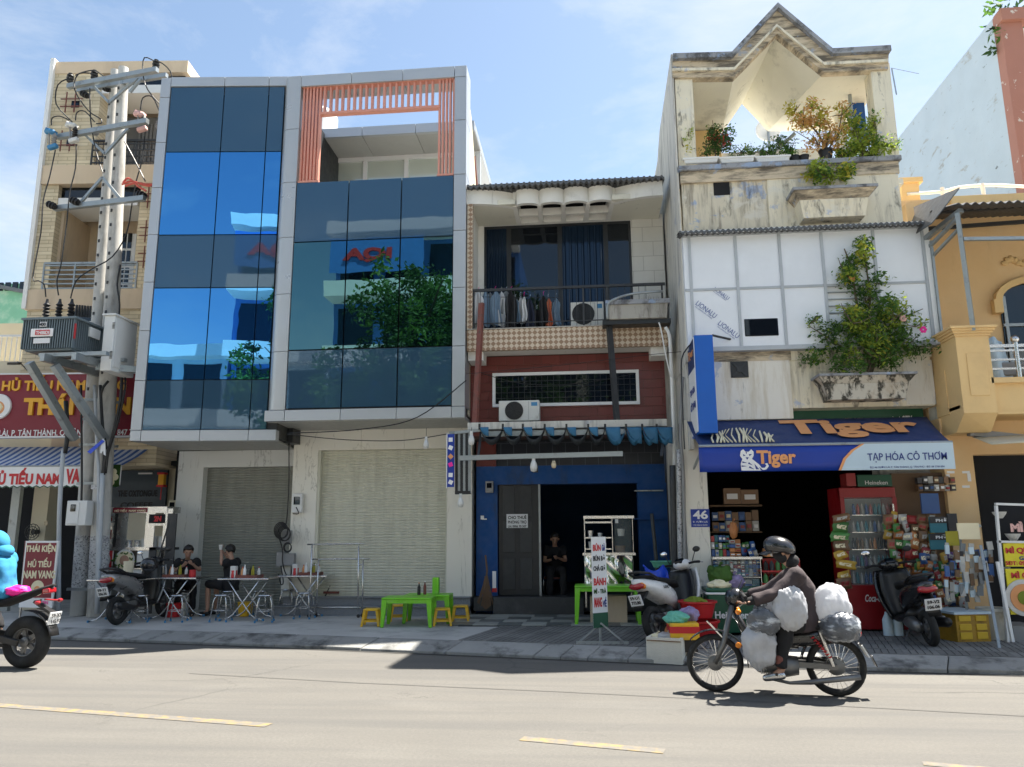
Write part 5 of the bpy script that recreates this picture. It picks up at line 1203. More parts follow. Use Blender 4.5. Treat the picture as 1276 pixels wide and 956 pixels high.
mat('pot_black', (.02, .02, .022), .6)
for k, (x, w, h, mt, lb) in enumerate(((992, 12, 11, 'pot_black', 'small black plant pot right of the white boxes'), (1004, 12, 11, 'pot_black', 'second small black pot beside the dry shrub'), (1032, 16, 17, 'pot_black', 'large black pot holding the tall dry shrub'), (1051, 9, 12, 'red_tile', 'little terracotta pot on the parapet'), (1102, 20, 12, 'white_paint', 'white pot at the right corner of the parapet'))):
    u, z = P4.uz(x, 204, .05); W_ = w*.0137/2; H_ = h*.0137
    t = MB(P4); t.lathe([(W_*.75, 0), (W_, H_*.85), (W_*1.08, H_*.86), (W_*1.08, H_), (W_*.9, H_)], (u, .12, zp1), 16); tag(t.build('flower_pot', mt, smooth='auto'), lb, 'plant pot', 'flower pots on the parapet')
# mid storey: white cladding box
cz1_, cz0_ = Z4(1000, 289, -.15), Z4(1000, 431, -.15)
cx0, cx1 = P4.u(857, 360, -.15), P4.u(1158, 360, -.15); Vc = -.15
colx = [858, 914.5, 970, 1022.5, 1088, 1147]; xs_ = [P4.u(p+.0, 320, Vc) for p in (862, 917, 972, 1025, 1090, 1152)]
xs_[0] = P4.u(861, 350, Vc); xs_[-1] = P4.u(1155, 350, Vc)
zm = Z4(1000, 357, Vc); mtl = 'panel_white'
for r in range(2):
    z0, z1 = ((zm, cz1_), (cz0_, zm))[r]
    for c in range(5):
        if r == 1 and c == 3:                       # louvred opening behind the bush
            sx0, sx1 = xs_[3], xs_[4]; zl1 = Z4(1050, 358, Vc); zl0 = Z4(1050, 392, Vc)
            m = MB(P4); m.box(sx0+.02, Vc, z0+.015, sx1-.02, Vc+.03, zl0); m.build('cladding_panel', mtl, oh)
            m = MB(P4); m.box(sx0+.02, Vc+.05, zl0, sx1-.02, Vc+.09, z1-.01); m.build('louvre_recess', 'black_matte', oh)
            for k in range(4): z = zl0+(zl1-zl0)*(k+.3)/4; m = MB(P4); m.cbox(((sx0+sx1)/2, Vc+.02, z), (sx1-sx0-.05, .05, .012)); m.build('louvre_bar', 'galv', oh)
            continue
        m = MB(P4); m.box(xs_[c]+.018, Vc, z0+.015, xs_[c+1]-.018, Vc+.03, z1-.015); m.build('cladding_panel', mtl, oh)
m = MB(P4)
for x in xs_: 
    m = MB(P4); m.box(x-.022, Vc-.02, cz0_, x+.022, Vc+.04, cz1_+.03); m.build('cladding_post', 'pvc_grey', oh)
for z in (cz0_, zm, cz1_): m = MB(P4); m.box(xs_[0]-.1, Vc-.016, z-.02, xs_[-1]+.03, Vc+.03, z+.02); m.build('cladding_rail', 'pvc_grey', oh)
m = MB(P4); m.box(xs_[0]-.08, Vc+.04, cz0_, xs_[-1]+.02, .6, cz1_); m.build('cladding_core', 'panel_white', oh)
m = MB(P4); m.box(xs_[0]-.1, Vc-.0, cz0_, xs_[0]-.022, .5, cz1_+.05); m.build('corner_panel', 'panel_white', oh)
m = MB(P4); m.box(xs_[-1]+.022, Vc-.03, cz0_-.03, xs_[-1]+.1, .3, cz1_+.08); m.build('corner_post', 'white_frame', oh)
a, b = P4.uz(928.5, 419.5, Vc), P4.uz(969, 396.5, Vc); m = MB(P4); m.box(a[0], Vc-.012, a[1], b[0], Vc+.01, b[1]); m.build('small_window', 'dark_glass', oh, bevel=.03)
corrugated('corrugated_roof', P4.u(846, 290, -.35), P4.u(1152, 279, -.35), -.36, Z4(1000, 282, -.36), .05, Z4(1000, 282, -.36)+.08, .085, .014, 'awning_grey', oh, P4, th=.04)
m = MB(P4); m.box(P4.u(848, 290, -.3), -.3, cz1_+.04, P4.u(1151, 279, -.3), -.26, Z4(1000, 285, -.3)); m.build('eave_rail', 'white_frame', oh)
# brand print on the protective film of one panel
mat('film_blue', (.05, .10, .32), .5)
for (x, y, s) in ((880, 386, 1.), (908, 411, 1.), (899, 366, .75)):
    c = P4.w(*[P4.uz(x, y, Vc)[0], Vc-.004, P4.uz(x, y, Vc)[1]]); M_ = Matrix.Translation(c) @ Matrix.Rotation(R(40), 4, 'Y')
    text('LIONALU', (-.19*s, -.04*s, .19*s, .045*s), 'film_blue', oh, M=M_, bold=.0, depth=.001, name='film_print')
    text('ALUMINIUM PANEL', (-.17*s, -.075*s, .17*s, -.055*s), 'film_blue', oh, M=M_, depth=.001, name='film_print')
# band under the cladding and lower wall
zb1 = Z4(1000, 430); zb0 = Z4(1000, 444)
m = MB(P4); m.box(1.78, -.17, cz0_-.05, xs_[-1]+.06, .25, cz0_-.001); m.build('sill_band', 'pvc_grey', oh)
xs2 = U4(985, 480)
m = MB(P4); m.box(1.8, -.05, cz0_-.2, xs2+.03, .1, cz0_-.052); m.build('cornice', 'old_band', oh); m = MB(P4); m.box(xs2+.031, -.02, cz0_-.2, 5.44, .1, cz0_-.052); m.build('cornice', 'old_cream', oh)
zl_, zr_ = Z4(930, 523), Z4(1080, 507)
m = MB(P4); m.box(1.74, -.04, zl_, xs2, .5, cz0_-.2); m.build('lower_wall', 'old_white', oh); m = MB(P4); m.box(xs2+.002, .0, zr_, 5.42, .5, cz0_-.2); m.build('lower_wall', 'old_cream', oh)
m = MB(P4); m.box(5.0, -.006, zr_+.02, 5.44, .3, cz0_-.25); m.build('wall_patch', 'old_white', oh)
m = MB(P4); m.box(1.72, .45, zr_+.01, 5.44, 3, zr_+.1); m.build('soffit', 'soffit_old', oh)
a, b = P4.uz(911, 471, -.04), P4.uz(931.5, 450.5, -.04); m = MB(P4); m.box(a[0], -.06, a[1], b[0], -.03, b[1]); o = m.build('vent_frame', 'black_frame', oh)
cx, cz = (a[0]+b[0])/2, (a[1]+b[1])/2
for t in (45, -45): m = MB(P4); m.cbox((cx, -.065, cz), (.3, .02, .03), (0, R(t), 0)); m.build('vent_vane', 'dark_steel', o)
m = MB(P4); m.lathe([(.05, -.08), (.05, -.06)], (cx, 0, cz), 12, 'y'); m.build('vent_hub', 'dark_steel', o)
# side wall toward the middle house and the marble pier
m = MB(P4); m.box(1.66, .1, 2.9, 1.72, 2.6, cz1_+.1); m.build('side_wall', 'old_side', oh)
PP4 = PL(0, 12.75); ma, mb_ = PP4.u(857, 690), PP4.u(886, 690)
m = MB(PP4); m.box(ma, 0, PZ, mb_, .5, 3.4); m.build('marble_pier', 'marble', oh)
m = MB(PP4); m.box(PP4.u(1108, 690), .1, PZ, PP4.u(1196, 690), .4, 3.4); m.build('rear_pier', 'old_side', oh)
m = MB(PP4); m.box(PP4.u(1165, 600), -.32, 2.0, PP4.u(1193, 600), .3, 3.5); m.build('corner_pier', 'old_side', oh)
# shop interior
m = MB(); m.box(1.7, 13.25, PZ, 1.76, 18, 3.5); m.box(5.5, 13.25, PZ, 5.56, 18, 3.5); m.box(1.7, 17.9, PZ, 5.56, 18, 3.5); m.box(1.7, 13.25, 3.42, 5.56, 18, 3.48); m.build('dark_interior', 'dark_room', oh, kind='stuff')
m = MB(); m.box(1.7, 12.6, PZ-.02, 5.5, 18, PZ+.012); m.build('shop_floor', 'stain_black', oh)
# green board behind the awning
m = MB(P4); a, b = P4.uz(885, 546, .3), P4.uz(1150, 512, .3); m.box(a[0], .3, a[1], b[0], .36, b[1]+.1); m.build('green_board', 'dark_green', oh)
for s, x0, y0, x1, y1, mt in (('BEER', 1030, 522, 1050, 533, 'leaf_lime'), ('TIGER', 1054, 521, 1079, 534, 'ink_cream'), ('ĐẲNG CẤP', 1110, 519, 1123, 523, 'ink_white'), ('CITY', 1124, 518, 1137, 530, 'ink_white')): tx(s, x0, y0, x1, y1, mt, oh, P4, v=.295, bold=.03)
# house number plate
a, b = PP4.uz(861.5, 657), PP4.uz(883.5, 634.5); np_ = thing('house_number', 'small blue enamel plate with the number 46 on the marble pier', 'house number', tuple(PP4.w(a[0], 0, a[1])))
m = MB(PP4); m.box(a[0], -.012, a[1], b[0], -.001, b[1]); m.build('plate', 'banner_blue', np_)
tx('46', 863.5, 636, 882, 647, 'ink_white', np_, PP4, v=-.012, bold=.03, depth=.002); tx('Đ. VƯỜN LÀI', 863.5, 648.5, 881.5, 651.5, 'ink_white', np_, PP4, v=-.012, depth=.002); tx('P. TÂN THÀNH Q. TÂN PHÚ', 863.5, 653, 881.5, 655.8, 'ink_white', np_, PP4, v=-.012, depth=.002)
# blue and white projecting sign box
ps = thing('projecting_sign', 'tall blue box sign projecting from the wall left of the grocery', 'sign', tuple(onY(875, 480, 11.9)))
PSg = PL(0, 11.75); a, b = PSg.uz(871, 540), PSg.uz(888, 417)
m = MB(PSg); m.box(a[0], 0, a[1], b[0], .75, b[1]); m.build('box', 'sign_blue', ps, bevel=.01)
m = MB(PSg); m._a([(a[0]-.012, .02, a[1]+.03), (a[0]-.012, .72, a[1]+.03), (a[0]-.012, .72, b[1]-.03), (a[0]-.012, .02, b[1]-.03), (a[0], .02, a[1]+.03), (a[0], .72, a[1]+.03), (a[0], .72, b[1]-.03), (a[0], .02, b[1]-.03)], [(0, 1, 2, 3), (4, 7, 6, 5), (0, 4, 5, 1), (1, 5, 6, 2), (2, 6, 7, 3), (3, 7, 4, 0)]); m.build('side_panel', 'ink_white', ps)
m = MB(PSg); m.box(a[0]-.016, .02, b[1]-.5, a[0]-.013, .72, b[1]-.05); m.build('print_patch', 'banner_navy', ps)
Ms = Matrix.Translation((a[0]-.018, 11.75+.68, 0)) @ Matrix.Rotation(R(-90), 4, 'Z')
zt_ = b[1]; text('Tiger', (.05, zt_-.34, .6, zt_-.16), 'ink_orange', ps, M=Ms, bold=.02, depth=.003); text('TẠP HÓA', (.06, zt_-.9, .6, zt_-.76), 'ink_navy', ps, M=Ms, bold=.03, depth=.003); text('CÔ THƠM', (.06, zt_-1.12, .6, zt_-.98), 'ink_navy', ps, M=Ms, bold=.03, depth=.003)
m = MB(); pxtube(m, [(853, 560), (849, 470), (852, 440), (871, 420)], 12.0, .012); m.tube([onY(888, 418, 11.9), onY(915, 424, 12.35)], .02); m.build('bracket', 'dark_steel', ps, kind='stuff')
# ---------------------------------------------------------------- grocery awning
ga = thing('grocery_awning', 'navy printed shop awning with blue and white lettered valance over the grocery', 'awning', (3.5, 11.7, 2.8))
YV = 11.55; PV = PL(0, YV); v0, v1 = PV.uz(872, 554), PV.uz(1188, 588)
vt, vb = PV.z(1030, 553.5), PV.z(1030, 586.5); xa, xb = PV.u(871, 570), PV.u(1188.5, 570)
zk = onY(1020, 522, 12.35).z
m = MB()
def fn(s, t): return (xa+(xb-xa)*s+(.02-.06*t)*(1 if s < .5 else -1), YV+(12.38-YV)*t, vt+(zk-vt)*t-.03*math.sin(t*math.pi)*(1+.3*math.sin(s*25)))
m.grid(fn, 30, 6); m.build('canopy', 'banner_navy', ga, smooth=True, solid=.006)
xm = PV.u(1055, 570)
def vfn(s, t, a, b): x = a+(b-a)*s; return (x, YV-.004+.008*math.sin(x*9)*t, vt-(vt-vb)*t)
m = MB(); m.grid(lambda s, t: vfn(s, t, xa, xb), 40, 3); m.build('valance', 'banner_blue', ga, smooth=True, solid=.004)
x2, x3 = PV.u(1066, 555), PV.u(1047, 586)
m = MB(); m._a([(x2+.12, YV-.016, vt), (xb, YV-.016, vt), (xb, YV-.016, vb), (x3, YV-.016, vb), (x3+.08, YV-.016, vb+.16), (x3+.2, YV-.016, vb+.28)], [(0, 1, 2, 3, 4, 5)]); m.build('valance', 'banner_pale', ga, solid=.006)
m = MB(); m._a([(x2+.09, YV-.02, vt), (x2+.13, YV-.02, vt), (x3+.21, YV-.02, vb+.28), (x3+.09, YV-.02, vb+.16), (x3+.01, YV-.02, vb), (x3-.03, YV-.02, vb), (x3+.05, YV-.02, vb+.17), (x3+.17, YV-.02, vb+.29)], [(0, 1, 2, 7), (7, 2, 3, 6), (6, 3, 4, 5)]); m.build('valance_stripe', 'ink_orange', ga)
tx('Tiger', 943, 561, 992, 583, 'ink_orange', ga, PV, v=-.02, bold=.035)
tx('TẠP HÓA CÔ THƠM', 1081, 562, 1180, 576, 'ink_navy', ga, PV, v=-.022, bold=.006)
tx('ĐC: 46 VƯỜN LÀI, P. TÂN THÀNH, Q. TÂN PHÚ - ĐT: 09 7789 094', 1084, 580, 1177, 583.5, 'ink_navy', ga, PV, v=-.022, bold=.0, depth=.002)
# tiger emblem: seated striped cat built of plates
def emblem(pts, mt, dv):
    m = MB(PV); q = [PV.uz(*p, -.012) for p in pts]; m.prism(q, -.016-dv, -.012); m.build('emblem', mt, ga)
emblem([(923, 562), (926, 560), (929, 563), (933, 563), (936, 560), (939, 563), (939, 568), (937, 572), (941, 575), (946, 579), (949, 583), (953, 583), (955, 580), (953, 578), (956, 577), (958, 581), (955, 585), (948, 586.5), (924, 586.5), (923, 578), (925, 572), (922, 568)], 'ink_white', 0)
for st in (((925, 575), (931, 577), (925, 577)), ((924, 580), (931, 581), (924, 582)), ((933, 576), (938, 580), (932, 578)), ((934, 581), (940, 585), (933, 583)), ((940, 578), (946, 585), (942, 585)), ((926, 566), (929, 568), (926, 568.5)), ((933, 566), (937, 566), (934, 568.5)), ((929, 570), (933, 570), (931, 573)), ((946, 582), (951, 586), (948, 586)), ((929, 563.5), (930, 566), (931, 563.5))): emblem(st, 'ink_navy', .003)
# big print on the sloping canopy
dn = Vector((0, 12.38-YV, zk-vt)); ln_ = dn.length; dn.normalize(); nn_ = Vector((0, -dn.z, dn.y))
Mc = Matrix(((1, 0, 0, 0), (0, -nn_.y, dn.y, YV), (0, -nn_.z, dn.z, vt), (0, 0, 0, 1)))
def on_canopy(px, t): return onY(px, 545, YV+(12.38-YV)*t).x
text('Tiger', (on_canopy(978, .5), .2, on_canopy(1150, .5), ln_*1.0-.06), 'ink_orange', ga, M=Mc @ Matrix.Translation((0, -.012, 0)), bold=.04, depth=.004, name='canopy_print')
r_ = random.Random(5)
for k in range(17):
    x = on_canopy(884+k*4.6, .4); m = MB(Mc); h = .18+.34*math.sin((k+2)/19*3.14); w = .02
    m.prism([(x, .1), (x+w, .08), (x+w+.07*math.sin(k), .1+h*.5), (x+w*.6+.05, .1+h), (x+.04, .1+h*.95), (x+.05*math.sin(k), .1+h*.5)], -.028, -.008); m.build('canopy_print', 'ink_cream', ga)
m = MB(); m.tube([(xa, YV, vt), (xb, YV, vt)], .022, 8); m.build('front_bar', 'galv', ga)
for x in (xa+.06, xb-.06): m = MB(); m.beam((x, YV, vt-.02), (x, 12.6, vt-.25), .03, .03); m.build('arm', 'galv', ga)
# ================================================================= right edge of the street
orr = thing('orange_house', 'orange stucco house with corner balcony and corrugated canopy at the right edge', 'building', (6.3, 12.2, 0))
YO = 11.6; PO = PL(0, YO); XO = 5.46
def ob(name, x0, y0, z0, x1, y1, z1, mt, **k): m = MB(); m.box(x0, y0, z0, x1, y1, z1); return m.build(name, mt, orr, **k)
zc_ = PO.z(1220, 407); zb_ = PO.z(1215, 536); pxr = PO.u(1238, 470); zs1 = PO.z(1256, 470); zs0 = PO.z(1256, 512)
ob('corner_pillar', XO, YO, zb_+.25, pxr, 12.7, zc_-.14, 'orange_pale')
m = MB(); m._a([(XO, YO, zb_+.25), (pxr, YO, zb_+.25), (pxr, 12.7, zb_+.25), (XO, 12.7, zb_+.25), (XO, YO+.3, zb_), (pxr, YO+.25, zb_), (pxr, 12.7, zb_), (XO, 12.7, zb_)], [(0, 1, 2, 3), (4, 7, 6, 5), (0, 4, 5, 1), (1, 5, 6, 2), (2, 6, 7, 3), (3, 7, 4, 0)]); m.build('pillar_foot', 'orange_pale', orr)
m = MB()
for k in range(4): e = .02+k*.025; m.box(XO-e, YO-e, zc_-.14+k*.035, pxr+e, YO+.42+e, zc_-.14+(k+1)*.035-.001)
m.build('pillar_cap', 'orange_pale', orr)
ob('pillar_panel', XO+.12, YO-.012, zb_+.5, pxr-.08, YO-.001, zc_-.4, 'orange_pale', bevel=.006)
ob('side_parapet', XO-.012, YO+.44, zb_+.3, XO+.12, 12.7, zc_-.55, 'orange_pale')
ob('balcony_slab', pxr-.02, YO+.06, zs0, 12, 13.4, zs1-.08, 'orange_pale'); ob('slab_lip', pxr-.03, YO+.0, zs1-.08, 12, 13.4, zs1, 'orange_pale'); ob('slab_lip', pxr-.03, YO+.03, zs0-.04, 12, 13.4, zs0, 'orange_pale')
railing(None, orr, pxr+.02, 12, zs1+.08, PO.z(1256, 429), YO+.12, 3, 'steel', 4, name='balcony_railing')
m = MB(); x = PO.u(1273, 445); m.cyl((x, YO+.12, zs1), (x, YO+.12, PO.z(1256, 424)), .035); m.ell((x, YO+.12, PO.z(1256, 421)), .06); m.build('rail_post', 'steel', orr, smooth='auto')
YWo = 13.3; PWo = PL(0, YWo)
ob('back_wall', XO, YWo, PZ, 14, YWo+.3, 7.3, 'orange_wall'); ob('party_wall', XO-.02, 12.7, 3.0, XO+.1, YWo, 7.0, 'orange_wall')
ob('ground_pillar', XO-.03, 12.35, PZ, PL(0, 12.35).u(1222, 650), YWo, 3.3, 'orange_wall')
ob('shop_back', PL(0, 12.6).u(1224, 650), 12.62, PZ, 12, 12.7, 3.0, 'dark_room'); ob('over_shop', XO, 12.4, PL(0, 12.4).z(1250, 566), 12, 12.62, 3.6, 'orange_wall')
ob('soffit', XO, YO+.1, 3.35, 12, 12.5, 3.4, 'orange_pale')
for x0, y0, x1, y1 in ((1180, 587, 1189, 590), (1199, 587, 1208, 590), (1180, 605, 1189, 608), (1199, 605, 1208, 608), (1206, 590, 1209, 600), (1180, 591, 1183, 602)):
    a, b = PL(0, 12.35).uz(x0, y1), PL(0, 12.35).uz(x1, y0); ob('paint_patch', a[0], 12.342, a[1], b[0], 12.36, b[1], 'ink_white')
# arched window and relief
au0 = PWo.u(1248, 400); az1, az0 = PWo.z(1270, 352), PWo.z(1270, 462); W2 = 1.5
arc = [(au0+W2/2-W2/2*math.cos(t*math.pi/12), az1-.32+.32*math.sin(t*math.pi/12)) for t in range(13)]
m = MB(); m.prism([(au0, az0)]+arc+[(au0+W2, az0)], YWo-.03, YWo-.004); m.build('window', 'dark_glass', orr)
m = MB()
outer = [(au0+W2/2-(W2/2+.11)*math.cos(t*math.pi/12), az1-.32+.43*math.sin(t*math.pi/12)) for t in range(13)]
for i in range(12): m.prism([arc[i], arc[i+1], outer[i+1], outer[i]], YWo-.12, YWo-.002)
m.box(au0-.14, YWo-.12, az1-.55, au0, YWo-.002, az1-.32); m.build('window_hood', 'orange_pale', orr)
for x in (au0+.03, au0+.75): m = MB(); m.box(x, YWo-.06, az0, x+.05, YWo-.025, az1-.25); m.build('window_bar', 'galv', orr)
m = MB(); m.box(au0, YWo-.065, az0+.75, au0+W2, YWo-.028, az0+.8); m.build('window_bar', 'galv', orr)
m = MB(); r_ = random.Random(4)
for k in range(16): x = PWo.u(1252, 330)+k*.055; m.ell((x, YWo-.01, PWo.z(1262, 328)+.06*math.sin(k*.9)+k*.006), (.07, .04, .045), 8, 5, rot=(0, k*.7, 0))
m.build('stucco_relief', 'orange_pale', orr, smooth=True)
# corrugated canopy on a steel frame
cn = thing('balcony_canopy', 'dark corrugated canopy on grey steel posts above the orange balcony', 'canopy', (6, 11.8, 5))
YC = 11.45; zf = onY(1200, 268, YC).z; xC0 = onY(1198, 270, YC).x
zr_ = zf+.35
m = MB(); 
corrugated('roof_sheet', xC0-.1, 12, YC-.1, onY(1240, 283, YC).z+.35, 13.4, onY(1240, 283, YC).z+.95, .12, .02, 'roof_sheet', cn, th=.012)
# slanting left bay
a, b = onY(1153, 292, 12.3), onY(1196, 259, YC)
m = MB(); m._a([(5.36, YC+.25, a.z-.05), (xC0, YC-.05, zf+.42), (xC0, 13.4, zf+.9), (5.36, 13.4, a.z+.15), (5.36, YC+.25, a.z-.07), (xC0, YC-.05, zf+.40), (xC0, 13.4, zf+.88), (5.36, 13.4, a.z+.13)], [(0, 1, 2, 3), (7, 6, 5, 4), (0, 4, 5, 1), (1, 5, 6, 2), (2, 6, 7, 3), (3, 7, 4, 0)]); m.build('roof_sheet', 'roof_sheet', cn)
for p, q, Y0, Y1, w in (((1193, 266), (1213, 412), YC, YC+.1, .06), ((1153, 292), (1173, 462), 12.3, 12.3, .05), ((1160, 300), (1178, 455), 12.2, 12.2, .035), ((1156, 310), (1193, 272), 12.3, YC, .05), ((1160, 322), (1195, 285), 12.3, YC, .04), ((1200, 298), (1290, 297), YC, YC, .05), ((1150, 300), (1198, 262), 12.3, YC, .07)):
    m = MB(); m.beam(onY(*p, Y0), onY(*q, Y1), w, w); m.build('frame_member', 'galv', cn)
for y in (12.0, 12.7): m = MB(); m.beam((5.5, y, zf+.28), (12, y, zf+.5), .05, .06); m.build('purlin', 'dark_steel', cn)
# washing and tub on that balcony
t = thing('shirt', 'pale blue shirt on a hanger behind the orange pillar', 'clothes', tuple(onY(1236, 440, 12.2)))
c = onY(1236, 420, 12.2); m = MB(); m.grid(lambda a, b: (c.x+(a-.5)*(.28+.25*b)+.0, c.y+.04*math.sin(a*9), c.z-b*.75-abs(a-.5)*.15*(b < .2)), 10, 8); m.build('cloth', 'banner_pale', t, smooth=True, solid=.01)
m = MB(); c = onY(1262, 462, 12.3); m.box(c.x-.25, 12.2, c.z-.1, c.x+.25, 12.6, c.z+.12); tag(m.build('storage_tub', 'cable_grey', bevel=.03), 'grey plastic tub on the orange balcony floor', 'tub')
# rolled awning and lower things
ra = thing('rolled_awning', 'rolled dirty white awning fixed under the orange balcony', 'awning', (7, 12, 3.3))
m = MB(); m.beam(onY(1207, 539, 12.0), onY(1290, 548, 12.0), .1, .1); m.build('roller', 'cable_grey', ra); m = MB(); m.grid(lambda a, b: (onY(1212, 541, 12).x+a*3, 12.0-b*.5, onY(1212, 541, 12).z-.05-b*.16+.05*math.sin(a*3)), 10, 5); m.build('canvas', 'cream_wall', ra, smooth=True, solid=.01)
# terrace above with white rail
orange_up = thing('roof_terrace', 'cream ledge and white tubular railing of the terrace behind the canopy', 'terrace', (7, 14, 6.5))
PU = PL(0, 13.6)
m = MB(PU); m.box(PU.u(1124, 240), 0, 5.5, PU.u(1146, 240), .3, PU.z(1135, 223)); m.build('end_pillar', 'orange_pale', orange_up); m = MB(PU); m.box(PU.u(1120, 226), -.04, PU.z(1135, 228), PU.u(1149, 226), .34, PU.z(1135, 222)); m.build('pillar_cap', 'orange_pale', orange_up)
m = MB(PU); m.box(PU.u(1124, 270), -.28, 7.31, 14, .4, PU.z(1180, 264)); m.build('ledge', 'orange_pale', orange_up); m = MB(PU); m.box(PU.u(1170, 270), -.5, PU.z(1180, 262)-.1, 14, -.3, PU.z(1200, 258)); m.build('ledge_lip', 'orange_pale', orange_up)
for y0, y1 in ((240, 231), (252, 244)):
    m = MB(); pxtube(m, [(1130, y0+2), (1172, y0-1), (1200, y1+2), (1240, y1), (1300, y1+3)], 13.6, .03, 8, 5); m.build('rail', 'white_paint', orange_up, smooth=True)
for px, y in ((1174, 238), (1224, 233), (1290, 234)): m = MB(); p = onY(px, y-4, 13.6); m.cyl(p, Vector((p.x, p.y, PU.z(1200, 262))), .035); m.build('rail_post', 'white_paint', orange_up)
# far tall building
pk = thing('pale_blue_building', 'tall building with peeling pale blue side wall and salmon pink front at top right', 'building', (11, 19, 0))
Yp = 17.0; c0 = onY(1252, 60, Yp); Xp = onY(1258, 100, Yp).x; zt = onY(1245, 12, Yp).z; Yb2 = Xp/.372
# top line falls towards the back in the photo only by perspective
m = MB(); m.box(Xp, Yp+.02, 0, Xp+.3, Yb2, zt); m.build('side_wall', 'pale_blue_wall', pk)
m = MB(); m.box(Xp-.02, Yp-.0, 0, Xp+.45, Yp+.3, zt-.05); m.build('front_pilaster', 'pink_wall', pk)
m = MB(); m.box(Xp-.05, Yp-.12, zt-.35, Xp+8, Yp+.2, zt-.05); m.build('cornice', 'pink_wall', pk)
m = MB(); m.box(Xp+.45, Yp+1.2, 0, Xp+8, Yp+1.5, zt-.4); m.build('back_wall', 'canopy_white', pk)
for k in range(4): z = zt-3.4-k*3.3; m = MB(); m.box(Xp+.45, Yp+1.1, z, Xp+1.7, Yp+1.2, z+1.3); m.build('window', 'dark_glass', pk); m = MB(); m.box(Xp+.45, Yp-.05, z-1.2, Xp+8, Yp+1.2, z-.9); m.build('balcony_slab', 'pink_wall', pk)
m = MB(); m.box(Xp+.3, Yp+.02, zt-.6, Xp+8, Yb2, zt-.5); m.build('roof', 'canopy_white', pk)
rp = thing('roof_plant', 'grey-green trailing plant on the corner of the tall pale blue building', 'plant', (Xp, Yp, zt))
leafm = ['leaf_deep', 'leaf_mid', 'leaf_dark']
mb = MB(); r_ = random.Random(8)
for k in range(26): mb.cur = k % 3; leaves(mb, (Xp+r_.uniform(-.2, 2.5), Yp+r_.uniform(-.1, 1.0), zt+r_.uniform(-.1, .2)), .25, 22, .22, r_)
for k in range(3): mb.cur = k % 3; leaves(mb, (Xp-.1+r_.uniform(-.2, .2), Yp+r_.uniform(-.1, .6), zt-.3-.25*k), .16, 14, .2, r_)
mb.build('foliage', leafm, rp)
m = MB(); a = onY(1117, 118, 20); m.tube([a, a+Vector((-.05, 0, .8))], .02, 5); m.tube([a+Vector((-.05, 0, .8)), onY(1145, 92, 20)], .008, 4); tag(m.build('antenna', 'galv'), 'thin antenna mast rising behind the pale blue wall', 'antenna')
# things glimpsed through the gable: dish and rear roof
dsh = thing('satellite_dish', 'white satellite dish seen through the open gable', 'dish', tuple(onY(957, 165, 17)))
m = MB(); c = onY(957, 162, 17); m.lathe([(0, .1), (.15, .08), (.28, .0)], c, 20, 'y', caps=False); m.build('reflector', 'white_paint', dsh, smooth=True, solid=.02); m = MB(); m.cyl(c, c-Vector((0, 0, 1.2)), .03); m.build('mast', 'galv', dsh)
wt = thing('water_tank', 'rounded white water tank behind the roof frame of the glass building', 'tank', tuple(onY(412, 150, 17)))
m = MB(); c = onY(410, 148, 17); m.lathe([(.0, .55), (.35, .5), (.5, .35), (.5, -.6)], c-Vector((.3, 0, .3)), 20); m.build('tank', 'white_paint', wt, smooth='auto'); m = MB(); m.cbox(c-Vector((.3, 0, 1.3)), (1.1, 1.1, .8)); m.build('stand', 'white_paint', wt)

# ================================================================= across the street (seen in the mirror glass)
mat('far_white', (.80, .80, .78), .7, var=.06); mat('far_blue', (.06, .2, .55), .4, var=.1); mat('far_cream', (.72, .66, .52), .8, var=.08); mat('far_pale', (.55, .68, .78), .7, var=.08)
def far_house(x0, x1, h, wall, band, floors, label, y=-11., depth=9, balc=.9):
    t = thing('facing_house', label, 'building', ((x0+x1)/2, y, 0)); fh = h/floors
    m = MB(); m.box(x0+.05, y-depth, PZ, x1-.05, y, h); m.build('wall', wall, t)
    for f in range(floors):
        z = PZ+f*fh; m = MB(); m.box(x0, y, z+fh-.35, x1, y+balc, z+fh); m.build('balcony_band', band, t)
        m = MB(); m.box(x0, y+balc-.08, z+fh, x1, y+balc, z+fh+.5) if f < floors-1 else m.box(x0, y+balc-.2, z+fh, x1, y+balc, z+fh+.3); m.build('parapet', band, t)
        n = max(2, int((x1-x0)/2.2)); w = (x1-x0)/n
        for k in range(n): m = MB(); m.box(x0+k*w+.3, y-.02, z+(.3 if f else 0), x0+(k+1)*w-.3, y+.03, z+fh-.6); m.build('window', 'dark_glass' if (k+f) % 3 else 'dark_blue_glass', t)
    return t
fa = far_house(-13.5, -3.5, 17.5, 'far_blue', 'far_white', 5, 'tall blue building with white balcony bands across the street', -12.5, balc=1.6)
m = MB(); m.box(-13.2, -10.85, 15.0, -8.2, -10.8, 16.9); m.build('sign_board', 'far_blue', fa)
Mf = Matrix.Translation((-9.6, -10.78, 0)) @ Matrix.Rotation(math.pi, 4, 'Z'); text('IQA', (.3, 15.5, 2.9, 16.3), 'ink_red', fa, M=Mf, bold=.05, depth=.05)
far_house(-24, -13.7, 10.8, 'far_pale', 'far_white', 3, 'pale blue three-storey house across the street', -13); far_house(-40, -24.2, 9.5, 'far_cream', 'far_white', 3, 'long cream house across the street on the left', -12)
far_house(-3.3, 3, 10.5, 'far_cream', 'far_white', 3, 'narrow cream house facing the balcony house', -12); far_house(3.2, 12, 12.5, 'far_white', 'far_pale', 4, 'white four-storey house facing the grocery', -12); far_house(12.2, 34, 9.5, 'far_cream', 'far_white', 3, 'broad cream house across the street on the right', -12)
